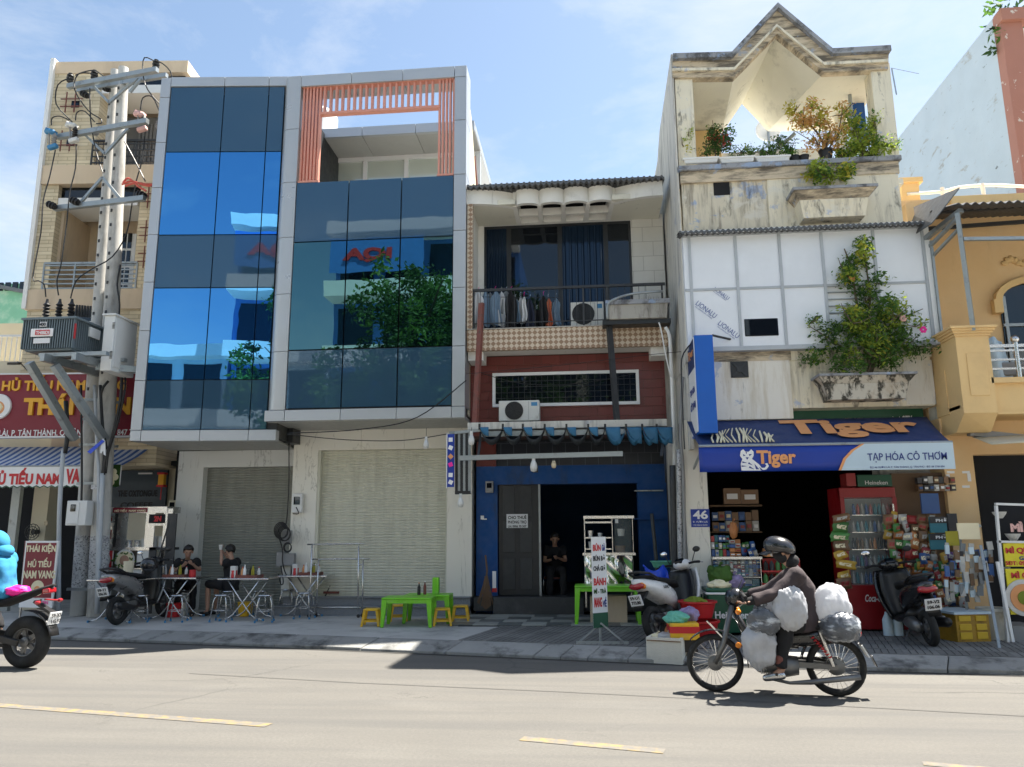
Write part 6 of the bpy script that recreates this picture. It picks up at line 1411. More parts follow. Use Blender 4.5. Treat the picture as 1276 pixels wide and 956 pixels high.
def big_tree(x, y, h, r, seed, label):
    t = thing('street_tree', label, 'tree', (x, y, PZ), group=None); rr = random.Random(seed)
    m = MB(); m.tube([(x, y, PZ), (x+.1, y, h*.3), (x-.1, y+.1, h*.6), (x, y, h*.8)], [.22, .18, .12, .05], 10)
    for k in range(9): a = k*.9; m.tube([(x, y, h*(.35+.04*k)), (x+math.cos(a)*r*.5, y+math.sin(a)*r*.5, h*(.5+.04*k)), (x+math.cos(a)*r*.85, y+math.sin(a)*r*.85, h*(.58+.04*k))], [.08, .05, .02], 6)
    m.build('trunk', 'bark', t); mb = MB()
    for k in range(230):
        a, b, c = rr.gauss(0, .45), rr.gauss(0, .45), rr.uniform(-1, 1); q = Vector((x+a*r, y+b*r, h*.66+c*h*.33*(1-min(1, abs(a))*.5))); mb.cur = rr.choice((0, 0, 1, 1, 2)); leaves(mb, q, rr.uniform(.35, .8), 55, .3, rr)
    mb.build('crown', ['leaf_mid', 'leaf_dark', 'leaf_deep'], t)
big_tree(-7.3, -5.0, 13.0, 3.3, 1, 'large leafy tree across the street before the blue building'); big_tree(-3.3, -5.2, 12.8, 3.1, 2, 'second leafy tree across the street to its right'); big_tree(9, -5, 8, 2.4, 3, 'smaller leafy tree across the street on the right')
# ================================================================= plants on the grocery house
LM = ['leaf_mid', 'leaf_dark', 'leaf_lime']; LL = ['leaf_lime', 'leaf_mid', 'leaf_yellow']; LO = ['leaf_orange', 'leaf_yellow', 'leaf_lime']
def pl_(name, label, base_px, Y, blobs, mats, seed, size=.06, clump=.13, per=20, stems=None, cat='plant'):
    b = onY(*base_px, Y); t = thing(name, label, cat, tuple(b)); k_ = .0135
    bl = []
    for (px, py, rx, ry, k, dy) in blobs: c = onY(px, py, Y+dy); bl.append((c.x, c.y, c.z, rx*k_*.85, .22, ry*k_*.85, k))
    st = [([b]+[onY(x, y, Y+d) for x, y, d in s], r) for s, r in (stems or [])]
    bush(b, bl, st, mats, 'bark', t, seed, size, clump, per); return t
pl_('bushy_shrub', 'dense green flowering shrub spilling over the mossy lower planter', (1085, 466), 12.2, [(1040, 420, 26, 22, 22, 0), (1075, 405, 25, 30, 26, -.1), (1105, 400, 30, 35, 30, 0), (1100, 440, 38, 22, 26, -.1), (1125, 425, 28, 22, 14, 0), (1055, 450, 22, 16, 14, -.15), (1012, 445, 14, 8, 5, 0), (1058, 345, 14, 14, 9, -.05), (1074, 305, 7, 11, 5, 0), (1072, 325, 16, 10, 8, 0), (1050, 330, 12, 14, 5, 0), (1095, 350, 14, 8, 4, 0), (1078, 370, 14, 16, 9, 0), (1140, 400, 18, 16, 4, 0), (1150, 432, 14, 10, 4, 0), (1010, 400, 12, 7, 3, 0)], LM, 11, .062, .12, 15,
    [([(1080, 430, 0), (1068, 380, 0), (1060, 330, 0), (1052, 310, 0)], .03), ([(1078, 420, 0), (1085, 370, 0), (1076, 310, 0), (1074, 296, 0)], .022), ([(1100, 430, 0), (1115, 400, 0), (1150, 385, 0)], .02), ([(1060, 440, 0), (1030, 420, 0), (1006, 405, 0)], .018), ([(1090, 440, 0), (1080, 470, -.1)], .02)], 'shrub')
pl_('lime_shrub', 'bright lime shoots rising among the dark shrub of the lower planter', (1090, 466), 12.1, [(1075, 312, 8, 14, 5, -.1), (1110, 390, 22, 22, 8, -.15), (1062, 395, 22, 18, 8, -.15), (1092, 420, 25, 14, 7, -.2), (1056, 340, 13, 9, 4, -.1)], LL, 12, .06, .11, 22, None, 'shrub')
pl_('dry_shrub', 'tall shrub with orange dried leaves standing in the black pot', (1030, 200), 12.45, [(1018, 150, 20, 18, 12, 0), (1000, 152, 12, 16, 6, 0), (1040, 168, 18, 20, 11, 0), (1020, 178, 22, 12, 8, 0), (990, 135, 8, 10, 3, 0), (1012, 132, 10, 8, 4, 0), (1048, 140, 12, 10, 4, 0)], LO, 13, .05, .11, 22, [([(1030, 185, 0), (1018, 165, 0), (995, 140, 0)], .03), ([(1030, 180, 0), (1035, 160, 0), (1015, 128, 0)], .022), ([(1033, 185, 0), (1045, 165, 0), (1050, 135, 0)], .02), ([(1028, 185, 0), (1010, 175, 0), (985, 160, 0)], .015)], 'shrub')
pl_('yellow_green_shrub', 'lime green shrub at the right end of the parapet', (1075, 204), 12.5, [(1075, 175, 18, 20, 12, 0), (1062, 158, 10, 18, 6, 0), (1090, 155, 12, 14, 5, 0), (1085, 190, 20, 12, 9, 0), (1060, 185, 12, 14, 6, 0), (1048, 195, 10, 8, 4, 0)], LL, 14, .065, .12, 20, [([(1075, 180, 0), (1065, 150, 0)], .018), ([(1078, 180, 0), (1092, 148, 0)], .018)], 'shrub')
pl_('corner_potted_plant', 'low lime plant in the white pot at the parapet corner', (1103, 195), 12.5, [(1102, 184, 14, 9, 7, 0), (1116, 180, 8, 8, 3, 0)], LL, 15, .06, .1, 18)
pl_('dark_rose_bush', 'dark green bush with red leaves above the white planter boxes', (892, 198), 12.5, [(890, 165, 12, 14, 8, 0), (897, 180, 18, 12, 9, 0), (880, 185, 16, 10, 6, 0), (905, 165, 9, 10, 3, 0)], ['leaf_dark', 'leaf_mid', 'leaf_red'], 16, .05, .1, 20, [([(890, 180, 0), (888, 150, 0)], .015)], 'shrub')
pl_('left_potted_plant', 'sparse yellow-green plant at the left end of the parapet', (856, 200), 12.5, [(855, 182, 7, 14, 5, 0), (858, 170, 5, 8, 2, 0)], LL, 17, .05, .08, 14)
pl_('low_herbs', 'low row of green herbs growing in the middle planter boxes', (930, 196), 12.5, [(925, 188, 22, 6, 9, 0), (955, 187, 22, 8, 9, 0), (985, 184, 14, 12, 8, 0), (970, 178, 12, 8, 4, 0)], LM, 18, .045, .08, 20)
pl_('trailing_plant', 'leafy lime plant growing in the upper wall planter', (1040, 228), 12.2, [(1035, 218, 26, 7, 9, 0), (1015, 212, 14, 8, 5, 0), (1055, 215, 14, 8, 5, 0), (1020, 205, 8, 5, 2, 0)], LL, 19, .07, .1, 16)
for k, (x, y, lb) in enumerate(((1125, 397, 'small pink blossom in the right of the big shrub'), (1150, 411, 'little purple blossom at the far right of the shrub'), (1062, 346, 'orange bud high on the shrub stem'))):
    c = onY(x, y, 12.0); m = MB(); r_ = random.Random(k)
    for i in range(6): d = Vector((math.cos(i*1.05), -.4, math.sin(i*1.05)))*.035; m.ell(c+d, (.025, .015, .025), 6, 4)
    tag(m.build('blossom', ('pink_rubber', 'pink', 'ink_orange')[k], smooth=True), lb, 'flower')

# ================================================================= pavement furniture
GP = lambda px, py: onZ(px, py, PZ)
def placed(t, px, py, rz=0., z=PZ): p = onZ(px, py, z); t.location = p; t.rotation_euler.z = rz; return t
# steel folding tables
def folding_table(label, x, y, rz, w=.9, d=.6, h=.72, mt='steel'):
    t = thing('folding_table', label, 'table', (0, 0, 0), group='steel folding tables of the noodle shop')
    m = MB(); m.box(-w/2, -d/2, h-.03, w/2, d/2, h); m.build('tabletop', mt, t, local=True, bevel=.008)
    for sx in (-1, 1):
        for s in (-1, 1):
            x_ = sx*(w/2-.08)
            m = MB(); m.tube([(s*.28+0*x_, sx*(d/2-.05), h-.03), (0, sx*(d/2-.05), h*.42), (-s*.16, sx*(d/2-.05), .10), (-s*.24, sx*(d/2-.05), .045), (-s*.38, sx*(d/2-.05), .015)], .0135, 7); m.build('leg', mt, t, local=True, smooth=True)
            m = MB(); m.cyl((-s*.38, sx*(d/2-.05), .0), (-s*.38, sx*(d/2-.05), .035), .02); m.build('rubber_foot', 'blue_rubber', t, local=True)
    t.location = (x, y, PZ); t.rotation_euler.z = rz; return t
def stool(label, x, y, rz=0., h=.45):
    t = thing('steel_stool', label, 'stool', (0, 0, 0), group='steel stools of the noodle shop')
    m = MB(); m.lathe([(.0, h-.02), (.13, h-.02), (.145, h-.01), (.14, h), (.0, h+.003)], (0, 0, 0), 20); m.build('seat', 'steel', t, local=True, smooth='auto')
    for k in range(4):
        a = k*math.pi/2+.78; c, s = math.cos(a), math.sin(a)
        m = MB(); m.tube([(c*.07, s*.07, h-.02), (c*.13, s*.13, h-.05), (c*.155, s*.155, h-.12), (c*.2, s*.2, .01)], .011, 7); m.build('leg', 'steel', t, local=True, smooth=True)
        m = MB(); m.cyl((c*.2, s*.2, .0), (c*.2, s*.2, .03), .017); m.build('rubber_foot', 'blue_rubber', t, local=True)
    m = MB(); m.tube([(.16*math.cos(i*.524), .16*math.sin(i*.524), h*.42) for i in range(12)], .007, 6, closed=True); m.build('ring', 'steel', t, local=True, smooth=True)
    t.location = (x, y, PZ); t.rotation_euler.z = rz; return t
tabs = [(330, 770, 'front folding table holding bottles in a brown tray before the man drinking', .06), (238, 762, 'folding table before the man bent over his food', .03), (307, 748, 'rear folding table in front of the grey shutter, right of the men', .05), (122, 764, 'folding table partly hidden behind the silver scooter', 0)]
tabs = [((-6.02, 13.55), 'front folding table holding bottles in a brown tray before the man drinking', .06), ((-7.42, 13.75), 'folding table before the man bent over his food', .03), ((-5.25, 14.35), 'rear folding table in front of the grey shutter, right of the men', .05), ((-8.2, 13.2), 'folding table partly hidden behind the silver scooter', 0)]
TB = []
for (x, y), lb, a in tabs: TB.append(folding_table(lb, x, y, a))
for x, y, a, lb in ((-5.55, 13.2, .3, 'empty steel stool at the right of the front table'), (-6.35, 13.25, .1, 'empty steel stool at the left of the front table'), (-7.75, 13.1, .5, 'steel stool between the scooter and the second table'), (-7.1, 13.15, .2, 'steel stool nearest the bent man'), (-6.05, 14.15, .2, 'steel stool behind the front table'), (-5.05, 13.75, 0, 'steel stool below the rear table'), (-5.65, 14.5, 0, 'steel stool in the shade by the grey shutter'), (-7.65, 14.35, .4, 'steel stool carrying the man bent over his food'), (-6.65, 14.1, .4, 'steel stool carrying the man drinking')): stool(lb, x, y, a)
def bottle(x, y, z, mt, cap, label, h=.2, r=.03, body=None):
    t = thing('sauce_bottle', label, 'bottle', (x, y, z), group='bottles on the noodle shop tables')
    m = MB(); m.lathe([(r, 0), (r, h*.6), (r*.4, h*.8), (r*.35, h*.92)], (0, 0, 0), 12); m.build('body', mt, t, local=True, smooth='auto')
    m = MB(); m.cyl((0, 0, h*.92), (0, 0, h), r*.42); m.build('cap', cap, t, local=True); return t
def condiments(tx_, ty, z, who, dx=0):
    t = thing('tray', 'brown plastic tray of sauces on the '+who, 'tray', (tx_+dx, ty, z), group='brown trays on the tables')
    m = MB(); m.box(-.19, -.13, 0, .19, .13, .012); m.box(-.2, -.14, 0, -.188, .14, .05); m.box(.188, -.14, 0, .2, .14, .05); m.box(-.19, -.14, 0, .19, -.128, .05); m.box(-.19, .128, 0, .19, .14, .05); m.build('tray_body', 'rust_steel', t, local=True)
    cols = (('ink_orange', 'ink_red'), ('ink_white', 'ink_white'), ('hair', 'leaf_mid'), ('leaf_yellow', 'leaf_mid'), ('porcelain', 'ink_red'))
    nm = ('orange chili sauce bottle', 'small white pepper bottle', 'dark soy sauce bottle', 'yellow vinegar bottle', 'pale garlic jar')
    for k in range(5): bottle(tx_+dx-.15+k*.075, ty+(-.04 if k % 2 else .04), z+.013, cols[k][0], cols[k][1], nm[k]+' in the tray on the '+who, .17+.04*(k % 2), .028)
    j = thing('chili_jar', 'red lidded jar beside the tray on the '+who, 'jar', (tx_+dx+.29*(1 if dx <= 0 else -1), ty, z)); m = MB(); m.lathe([(.055, 0), (.06, .02), (.055, .1)], (0, 0, 0), 14); m.build('jar_body', 'ink_red', j, local=True, smooth='auto'); m = MB(); m.cyl((0, 0, .1), (0, 0, .125), .058); m.build('lid', 'ink_red', j, local=True)
    m = MB(); m.box(-.05, -.05, 0, .05, .05, .2); o = m.build('napkin_box', 'porcelain' if dx else 'steel', None, bevel=.01); o.location = (tx_+dx-.29, ty, z); tag(o, 'upright napkin dispenser at the end of the '+who, 'napkin box')
for (x, y), who, dx in (((-6.02, 13.45), 'front table', .05), ((-7.42, 13.65), 'second table', -.0), ((-5.25, 14.3), 'rear table', .08)): condiments(x, y, PZ+.72, who, dx)
m = MB(); m.lathe([(.08, 0), (.085, .25), (.09, .3)], (0, 0, 0), 16); o = m.build('chopstick_holder', 'cream_wall', smooth='auto'); o.location = (-8.02, 13.1, PZ+.72); tag(o, 'tall cream canister standing on the table behind the scooter', 'canister')
for (px, py, Y, mt, lb) in ((218, 737, 13.9, 'red_plastic', 'small red bucket under the second table'), (307, 735, 14.1, 'yellow_plastic', 'yellow waste bin under the rear table'), (226, 727, 14.1, 'foam', 'pale bucket beside the red one')):
    p = onY(px, py, Y); t = MB(); t.lathe([(.11, 0), (.14, .24), (.15, .245), (.135, .25)], (p.x, p.y, PZ), 16); tag(t.build('bucket', mt, smooth='auto'), lb, 'bucket')
bi = thing('folded_chair', 'dark folded metal chair leaning by the grey shutter', 'chair', (-4.95, 14.7, PZ))
for k, (a, b) in enumerate((((-.2, 0, 0), (.12, .1, .75)), ((.2, 0, 0), (-.1, .1, .5)), ((-.25, .2, 0), (.08, .3, .75)))): m = MB(); m.tube([a, b], .014); m.build('tube_leg', 'dark_steel', bi, local=True)
m = MB(); m.box(-.1, 0, .35, .2, .3, .39); m.build('seat', 'rust_steel', bi, local=True)
# noodle cart
def quadbox(nm, Y, x0, y0, x1, y1, d, mt, root, bevel=0.): a, b = onY(x0, y1, Y), onY(x1, y0, Y); m = MB(); m.box(a.x, Y, a.z, b.x, Y+d, b.z); return m.build(nm, mt, root, bevel=bevel)
nc = thing('noodle_cart', 'steel and glass noodle cart with red lettering and a soup picture on its front', 'food cart', tuple(GP(165, 760)))
YN = 14.2
quadbox('counter', YN, 124, 709, 187, 705, .5, 'steel', nc); quadbox('counter_front', YN+.03, 126, 742, 186, 709, .45, 'white_paint', nc); quadbox('top_frame', YN, 130, 639, 208, 632, .5, 'steel', nc); quadbox('name_strip', YN-.012, 141, 638.5, 183, 633, .01, 'sign_red', nc)
quadbox('counter', YN-.02, 120, 686, 187, 682, .55, 'steel', nc); quadbox('picture_red', YN-.01, 128, 710, 138, 684, .02, 'ink_red', nc); quadbox('picture', YN-.01, 142, 708, 169, 686, .02, 'soil', nc)
quadbox('lower_front', YN+.0, 126, 708, 187, 686, .5, 'white_paint', nc)
for x in (131, 148, 183, 205): quadbox('upright', YN+.02, x, 742, x+2.5, 634, .03, 'steel', nc)
quadbox('mid_rail', YN+.01, 185, 655, 206, 652.5, .03, 'steel', nc); quadbox('glass', YN+.04, 150, 682, 183, 640, .01, 'clear_glass', nc); quadbox('side_letters_panel', YN+.01, 186, 652, 205, 641, .01, 'dark_room', nc)
c = onY(155.5, 698, YN-.02)
for r, mt, dv in ((.2, 'porcelain', 0), (.165, 'ink_cream', .008), (.09, 'skin', .016)): m = MB(); m.lathe([(0, -.01-dv), (r, -.008-dv), (r, 0)], c, 20, 'y'); m.build('soup_bowl_print', mt, nc)
m = MB(); r_ = random.Random(2)
for k in range(26): a = r_.uniform(0, 6.28); q = c+Vector((math.cos(a)*r_.uniform(.12, .24), -.03, math.sin(a)*r_.uniform(.08, .2))); m.cbox(q, (.05, .004, .025), (0, r_.uniform(0, 3), 0))
m.build('herb_print', 'leaf_mid', nc, kind='stuff')
c = onY(127, 698, YN-.02); m = MB(); m.lathe([(0, -.012), (.17, -.01), (.17, 0)], c, 20, 'y'); m.build('soup_bowl_print', 'porcelain', nc)
PNc = PL(0, YN-.015); tx('HỦ TIẾU  NAM VANG', 143, 634, 181.5, 637.8, 'ink_cream', nc, PNc, bold=.03); tx('NG', 128, 641, 138, 650, 'ink_red', nc, PL(0, YN), bold=.06); tx('N', 128, 660, 137, 672, 'ink_red', nc, PL(0, YN), bold=.06); tx('2N', 192, 643, 201, 650, 'ink_red', nc, PL(0, YN), bold=.05)
pots = thing('pot_row', 'row of white and steel pots on the noodle cart shelf', 'pots', tuple(onY(190, 682, 14.4)))
for x, w, mt, y1 in ((180, 9, 'porcelain', 671), (190, 12, 'porcelain', 668), (202, 10, 'porcelain', 668), (160, 9, 'steel', 673), (171, 8, 'steel', 673)): p = onY(x, 682, 14.35); r = w*.0148/2; h = (682-y1)*.0148; m = MB(); m.lathe([(r*.95, 0), (r, h*.9), (r*1.08, h)], p, 16); m.build('pot', mt, pots, smooth='auto')
st = thing('steel_rack', 'black steel rack with a shelf right of the noodle cart', 'rack', tuple(GP(205, 762)))
for x in (186, 209): quadbox('upright', 14.05, x, 765, x+2, 640 if x > 190 else 682, .03, 'dark_steel', st)
quadbox('shelf', 14.05, 186, 685.5, 211, 682.5, .35, 'dark_steel', st); quadbox('shelf', 14.06, 187, 735, 210, 733, .3, 'dark_steel', st)
m = MB(); m.tube([onY(196, 700, 13.9), onY(211, 650, 13.9)], .015); m.build('diagonal', 'dark_steel', st)
# A-frame sign of the noodle shop
af = thing('sandwich_board', 'dark red sandwich board with cream lettering beside the pole', 'sign', tuple(GP(45, 765)))
YAf = 13.15; PAf = PL(-8.6, 13.1, R(-6)); a, b = PAf.uz(23, 757), PAf.uz(73, 674)
m = MB(PAf); m.box(a[0], 0, a[1], b[0], .03, b[1]); m.build('border', 'ink_white', af); m = MB(PAf); m.box(a[0]+.035, -.006, a[1]+.17, b[0]-.035, -.001, b[1]-.035); m.build('panel', 'sign_red', af)
for s, x0, y0, x1, y1 in (('THÁI KIỆN', 32, 677, 70, 690), ('HỦ TIẾU', 35, 695, 64, 707), ('NAM VANG', 29, 711, 69, 721)): tx(s, x0, y0, x1, y1, 'ink_cream', af, PAf, v=-.007, bold=.035)
tx('HOTLINE 0934 847 756', 46, 749, 60, 753, 'pink', af, PAf, v=-.007)
c = PAf.uz(47, 733); m = MB(PAf); m.lathe([(0, -.014), (.135, -.012), (.135, -.002)], (c[0], 0, c[1]), 24, 'y'); m.build('logo_disc', 'ink_cream', af); m = MB(PAf); m.lathe([(0, -.02), (.06, -.018), (.06, -.012)], (c[0], 0, c[1]-.02), 16, 'y'); m.build('logo_bowl', 'ink_orange', af)
m = MB(PAf); m._a([(a[0]-.02, .05, a[1]), (a[0]-.3, .5, a[1]), (a[0]-.1, .1, b[1]), (a[0]-.02, .02, b[1])], [(0, 1, 2, 3)]); m.build('rear_panel', 'sign_red', af, solid=.02)
for x in (a[0]+.03, b[0]-.05): m = MB(PAf); m.box(x, 0, PZ, x+.02, .03, a[1]); m.build('leg', 'steel', af)
# barrier rails on wheels
br = thing('steel_barrier', 'stainless tubular barrier on small wheels before the big shutter', 'barrier', tuple(GP(420, 770)))
for pts_, Y, r in (([(385, 768), (389, 679)], 13.9, .014), ([(394, 765), (397, 697)], 14.0, .014), ([(383, 678.5), (455, 677.5)], 13.9, .014), ([(388, 697), (461, 696.5)], 14.0, .014), ([(447, 680), (446, 760)], 13.9, .014), ([(452.5, 698), (451.5, 765)], 14.0, .014), ([(386, 757), (450, 757)], 13.9, .012), ([(389, 704), (397, 704)], 13.95, .01), ([(446, 704), (453, 704)], 13.95, .01)):
    m = MB(); m.tube([onY(x, y, Y) for x, y in pts_], r, 8); m.build('tube', 'steel', br, smooth=True)
for x, Y in ((385, 13.9), (394, 14.0), (446.5, 13.9), (451.5, 14)): p = onY(x, 766, Y); p.z = PZ+.03; m = MB(); m.lathe([(.03, -.012), (.03, .012)], p, 12, 'y'); m.build('castor', 'black_plastic', br)
# junction boxes and cable coils at the marble edge
jb = thing('junction_boxes', 'cluster of pale junction boxes and coiled black cables at the marble edge', 'cable cluster', tuple(GP(352, 750)))
for x0, y0, x1, y1, Y in ((353, 690, 366, 705, 14.35), (344.5, 688, 353, 706, 14.4), (352, 661, 361, 678, 14.4), (351, 706, 360, 745, 14.5)): quadbox('box', Y, x0, y1, x1, y0, .12, 'cable_grey' if y1 < 740 else 'ac_white', jb, .012)
for cx, cy, r, n_ in ((350, 661, 9, 4), (354, 665, 8, 3), (358, 682, 5, 2)):
    for k in range(n_): c = onY(cx+k*.8, cy+k*.6, 14.3-k*.015); rr = r*.0148*(1-.08*k); m = MB(); m.tube([c+Vector((rr*math.cos(i*.4488), 0, rr*1.15*math.sin(i*.4488))) for i in range(14)], .011, 6, closed=True); m.build('cable_coil', 'cable', jb, smooth=True)
for w in ([(360, 545), (360, 600), (358, 640), (356, 655)], [(347, 668), (352, 685), (352, 700), (356, 715), (362, 718), (364, 705)], [(350, 705), (353, 725), (350, 728), (347, 715)], [(365, 640), (372, 640), (369, 632)]): m = MB(); pxtube(m, w, 14.3, .011); m.build('cable', 'cable', jb, smooth=True)
# green tables with yellow stools
def plastic_table(label, x, y, rz, w=.82, d=.5, h=.46, mt='green_plastic'):
    t = thing('plastic_table', label, 'table', (0, 0, 0), group='lime green plastic tables')
    m = MB(); m.box(-w/2, -d/2, h-.035, w/2, d/2, h); m.build('tabletop', mt, t, local=True, bevel=.018)
    m = MB(); m.box(-w/2+.03, -d/2+.015, h-.09, w/2-.03, -d/2+.03, h-.034); m.box(-w/2+.03, d/2-.03, h-.09, w/2-.03, d/2-.015, h-.034); m.box(-w/2+.015, -d/2+.03, h-.09, -w/2+.03, d/2-.03, h-.034); m.box(w/2-.03, -d/2+.03, h-.09, w/2-.015, d/2-.03, h-.034); m.build('apron', mt, t, local=True, kind='stuff')
    for sx in (-1, 1):
        for sy in (-1, 1):
            a = (sx*(w/2-.05), sy*(d/2-.05)); m = MB(); q = .045; q0 = .026
            m._a([(a[0]-q, a[1]-q, h-.035), (a[0]+q, a[1]-q, h-.035), (a[0]+q, a[1]+q, h-.035), (a[0]-q, a[1]+q, h-.035)]+[(a[0]+sx*.03+i*q0, a[1]+sy*.03+j*q0, 0) for i, j in ((-1, -1), (1, -1), (1, 1), (-1, 1))], [(0, 1, 2, 3), (4, 7, 6, 5), (0, 4, 5, 1), (1, 5, 6, 2), (2, 6, 7, 3), (3, 7, 4, 0)]); m.build('leg', mt, t, local=True, bevel=.008)
    t.location = (x, y, PZ); t.rotation_euler.z = rz; return t
def plastic_stool(label, x, y, rz, h=.27, s=.25, mt='yellow_plastic'):
    t = thing('plastic_stool', label, 'stool', (0, 0, 0), group='small yellow plastic stools')
    m = MB(); m.box(-s/2, -s/2, h-.03, s/2, s/2, h); m.build('seat', mt, t, local=True, bevel=.014)
    for sx in (-1, 1):
        for sy in (-1, 1):
            m = MB(); a, b, q = s/2-.025, s/2+.012, .022
            m._a([(sx*a+i*q, sy*a+j*q, h-.03) for i, j in ((-1, -1), (1, -1), (1, 1), (-1, 1))]+[(sx*b+i*q*.8, sy*b+j*q*.8, 0) for i, j in ((-1, -1), (1, -1), (1, 1), (-1, 1))], [(0, 1, 2, 3), (4, 7, 6, 5), (0, 4, 5, 1), (1, 5, 6, 2), (2, 6, 7, 3), (3, 7, 4, 0)]); m.build('leg', mt, t, local=True)
    for k in range(4):
        a = k*math.pi/2; c, s_ = math.cos(a), math.sin(a); m = MB(); m.cbox((c*(s/2), s_*(s/2), h*.3), (.014 if abs(c) > .5 else s*.95, s*.95 if abs(c) > .5 else .014, .028)); m.build('stretcher', mt, t, local=True)
    t.location = (x, y, PZ); t.rotation_euler.z = rz; return t
g1 = GP(487, 776); g2 = GP(515, 768)
plastic_table('lime green plastic table nearest the kerb before the big shutter', -2.93, 12.75, .03); plastic_table('lime green plastic table just behind it, carrying the napkin box', -2.72, 13.28, .03, w=.78)
for x, y, a, lb in ((-3.55, 12.75, .1, 'yellow stool at the left end of the green tables'), (-3.28, 13.45, .3, 'yellow stool half hidden behind the green tables'), (-2.4, 12.85, .2, 'yellow stool tucked at the right of the front green table'), (-2.18, 13.35, .1, 'yellow stool standing farthest right of the green tables')): plastic_stool(lb, x, y, a)
zt_ = PZ+.46; m = MB(); m.box(-.055, -.055, 0, .055, .055, .27); o = m.build('green_napkin_box', 'green_plastic', bevel=.01); o.location = (-2.6, 13.3, zt_); tag(o, 'tall lime green napkin box on the rear green table', 'napkin box')
bottle(-2.85, 13.1, zt_, 'hair', 'ink_orange', 'dark soy bottle left of the green napkin box', .2, .028); bottle(-2.76, 13.15, zt_, 'rust_steel', 'ink_white', 'brown sauce bottle beside the green napkin box', .22, .026)
# second green table inside the middle house forecourt, seen behind the banner
plastic_table('lime green plastic table standing before the glass snack cart', .28, 13.15, .0, w=1.05, d=.55, h=.62)
m = MB(); m.box(-.3, -.15, 0, .3, .15, .42); o = m.build('cardboard_box', 'beige_wall'); o.location = (.3, 13.3, PZ+.02); tag(o, 'beige cardboard box under the green table', 'box')
# broom and dustpan
bm_ = thing('straw_broom', 'straw broom leaning upside against the blue pillar', 'broom', tuple(GP(606, 752)))
m = MB(); m.tube([onY(604, 735, 14.4), onY(607, 712, 14.5), onY(605, 692, 14.6)], .018); m.build('handle', 'stick_brown', bm_)
m = MB(); r_ = random.Random(6); c = onY(606, 718, 14.45)
for k in range(70): q = Vector((c.x+r_.uniform(-.17, .15), 14.42+r_.uniform(-.05, .05), PZ+.35)); q.z -= .25*(1-abs(q.x-c.x)*3); m.tube([c+Vector((r_.uniform(-.03, .03), 0, 0)), q], .005, 3)
m.build('straw', 'stick_brown', bm_, kind='stuff')
t = thing('dustpan_brush', 'red and white brush standing at the blue pillar', 'brush', tuple(GP(617, 750))); quadbox('handle', 14.5, 613.5, 735, 618, 712, .04, 'ink_white', t); quadbox('band', 14.495, 613, 738, 619, 733, .05, 'red_plastic', t)
m = MB(); c = GP(603, 757); m.cbox(c+Vector((0, 0, .06)), (.32, .3, .12)); tag(m.build('white_block', 'foam', bevel=.02), 'dirty white block lying at the foot of the blue pillar', 'block')
# glass snack cart
sc = thing('snack_cart', 'stainless snack cart with glass cabinet and crumpled shiny front', 'food cart', tuple(GP(760, 752)))
YS = 13.75
a, b = onY(729, 731, YS), onY(789, 690, YS)
m = MB(); m.grid(lambda s, t: (a.x+(b.x-a.x)*s, YS+.03*math.sin(s*9+t*4)*math.sin(t*5+s*3)+.02*math.sin(s*17), a.z+(b.z-a.z)*t), 24, 16); m.build('steel_front', 'chrome', sc, smooth=True, solid=.01)
quadbox('body', YS+.06, 729, 732, 789, 691, .5, 'steel', sc); quadbox('counter', YS-.04, 726, 692, 792, 689, .6, 'steel', sc)
for x in (727.5, 762, 787.5): quadbox('upright', YS, x, 690, x+2.2, 644, .03, 'steel', sc); 
for x in (727.5, 787.5): quadbox('upright', YS+.5, x, 690, x+2.2, 644, .03, 'steel', sc)
quadbox('top_frame', YS-.01, 727, 646, 790, 643, .55, 'steel', sc); quadbox('rail', YS, 729, 652, 763, 650, .03, 'steel', sc); quadbox('shelf', YS+.02, 729, 671, 762, 669.5, .45, 'steel', sc); quadbox('shelf', YS+.02, 729, 685, 762, 683.5, .45, 'steel', sc); quadbox('glass', YS+.012, 765, 689, 787, 647, .006, 'clear_glass', sc); quadbox('price_card', YS, 766.5, 652, 770.5, 647, .004, 'paper_white', sc)
for x, y0, y1, w, mt in ((736, 669, 661, 8, 'steel'), (748, 669, 664, 8, 'steel'), (738, 683, 675, 10, 'porcelain'), (752, 683, 677, 8, 'porcelain'), (773, 689, 680, 14, 'stick_brown'), (774, 668, 659, 10, 'porcelain')): p = onY(x, y0, YS+.25); r = w*.0138/2; m = MB(); m.lathe([(r*.8, 0), (r, (y0-y1)*.0138)], p, 14); m.build('dish', mt, sc, smooth='auto')
for x in (729, 786): quadbox('leg', YS+.03, x, 757, x+2.5, 731, .04, 'steel', sc)
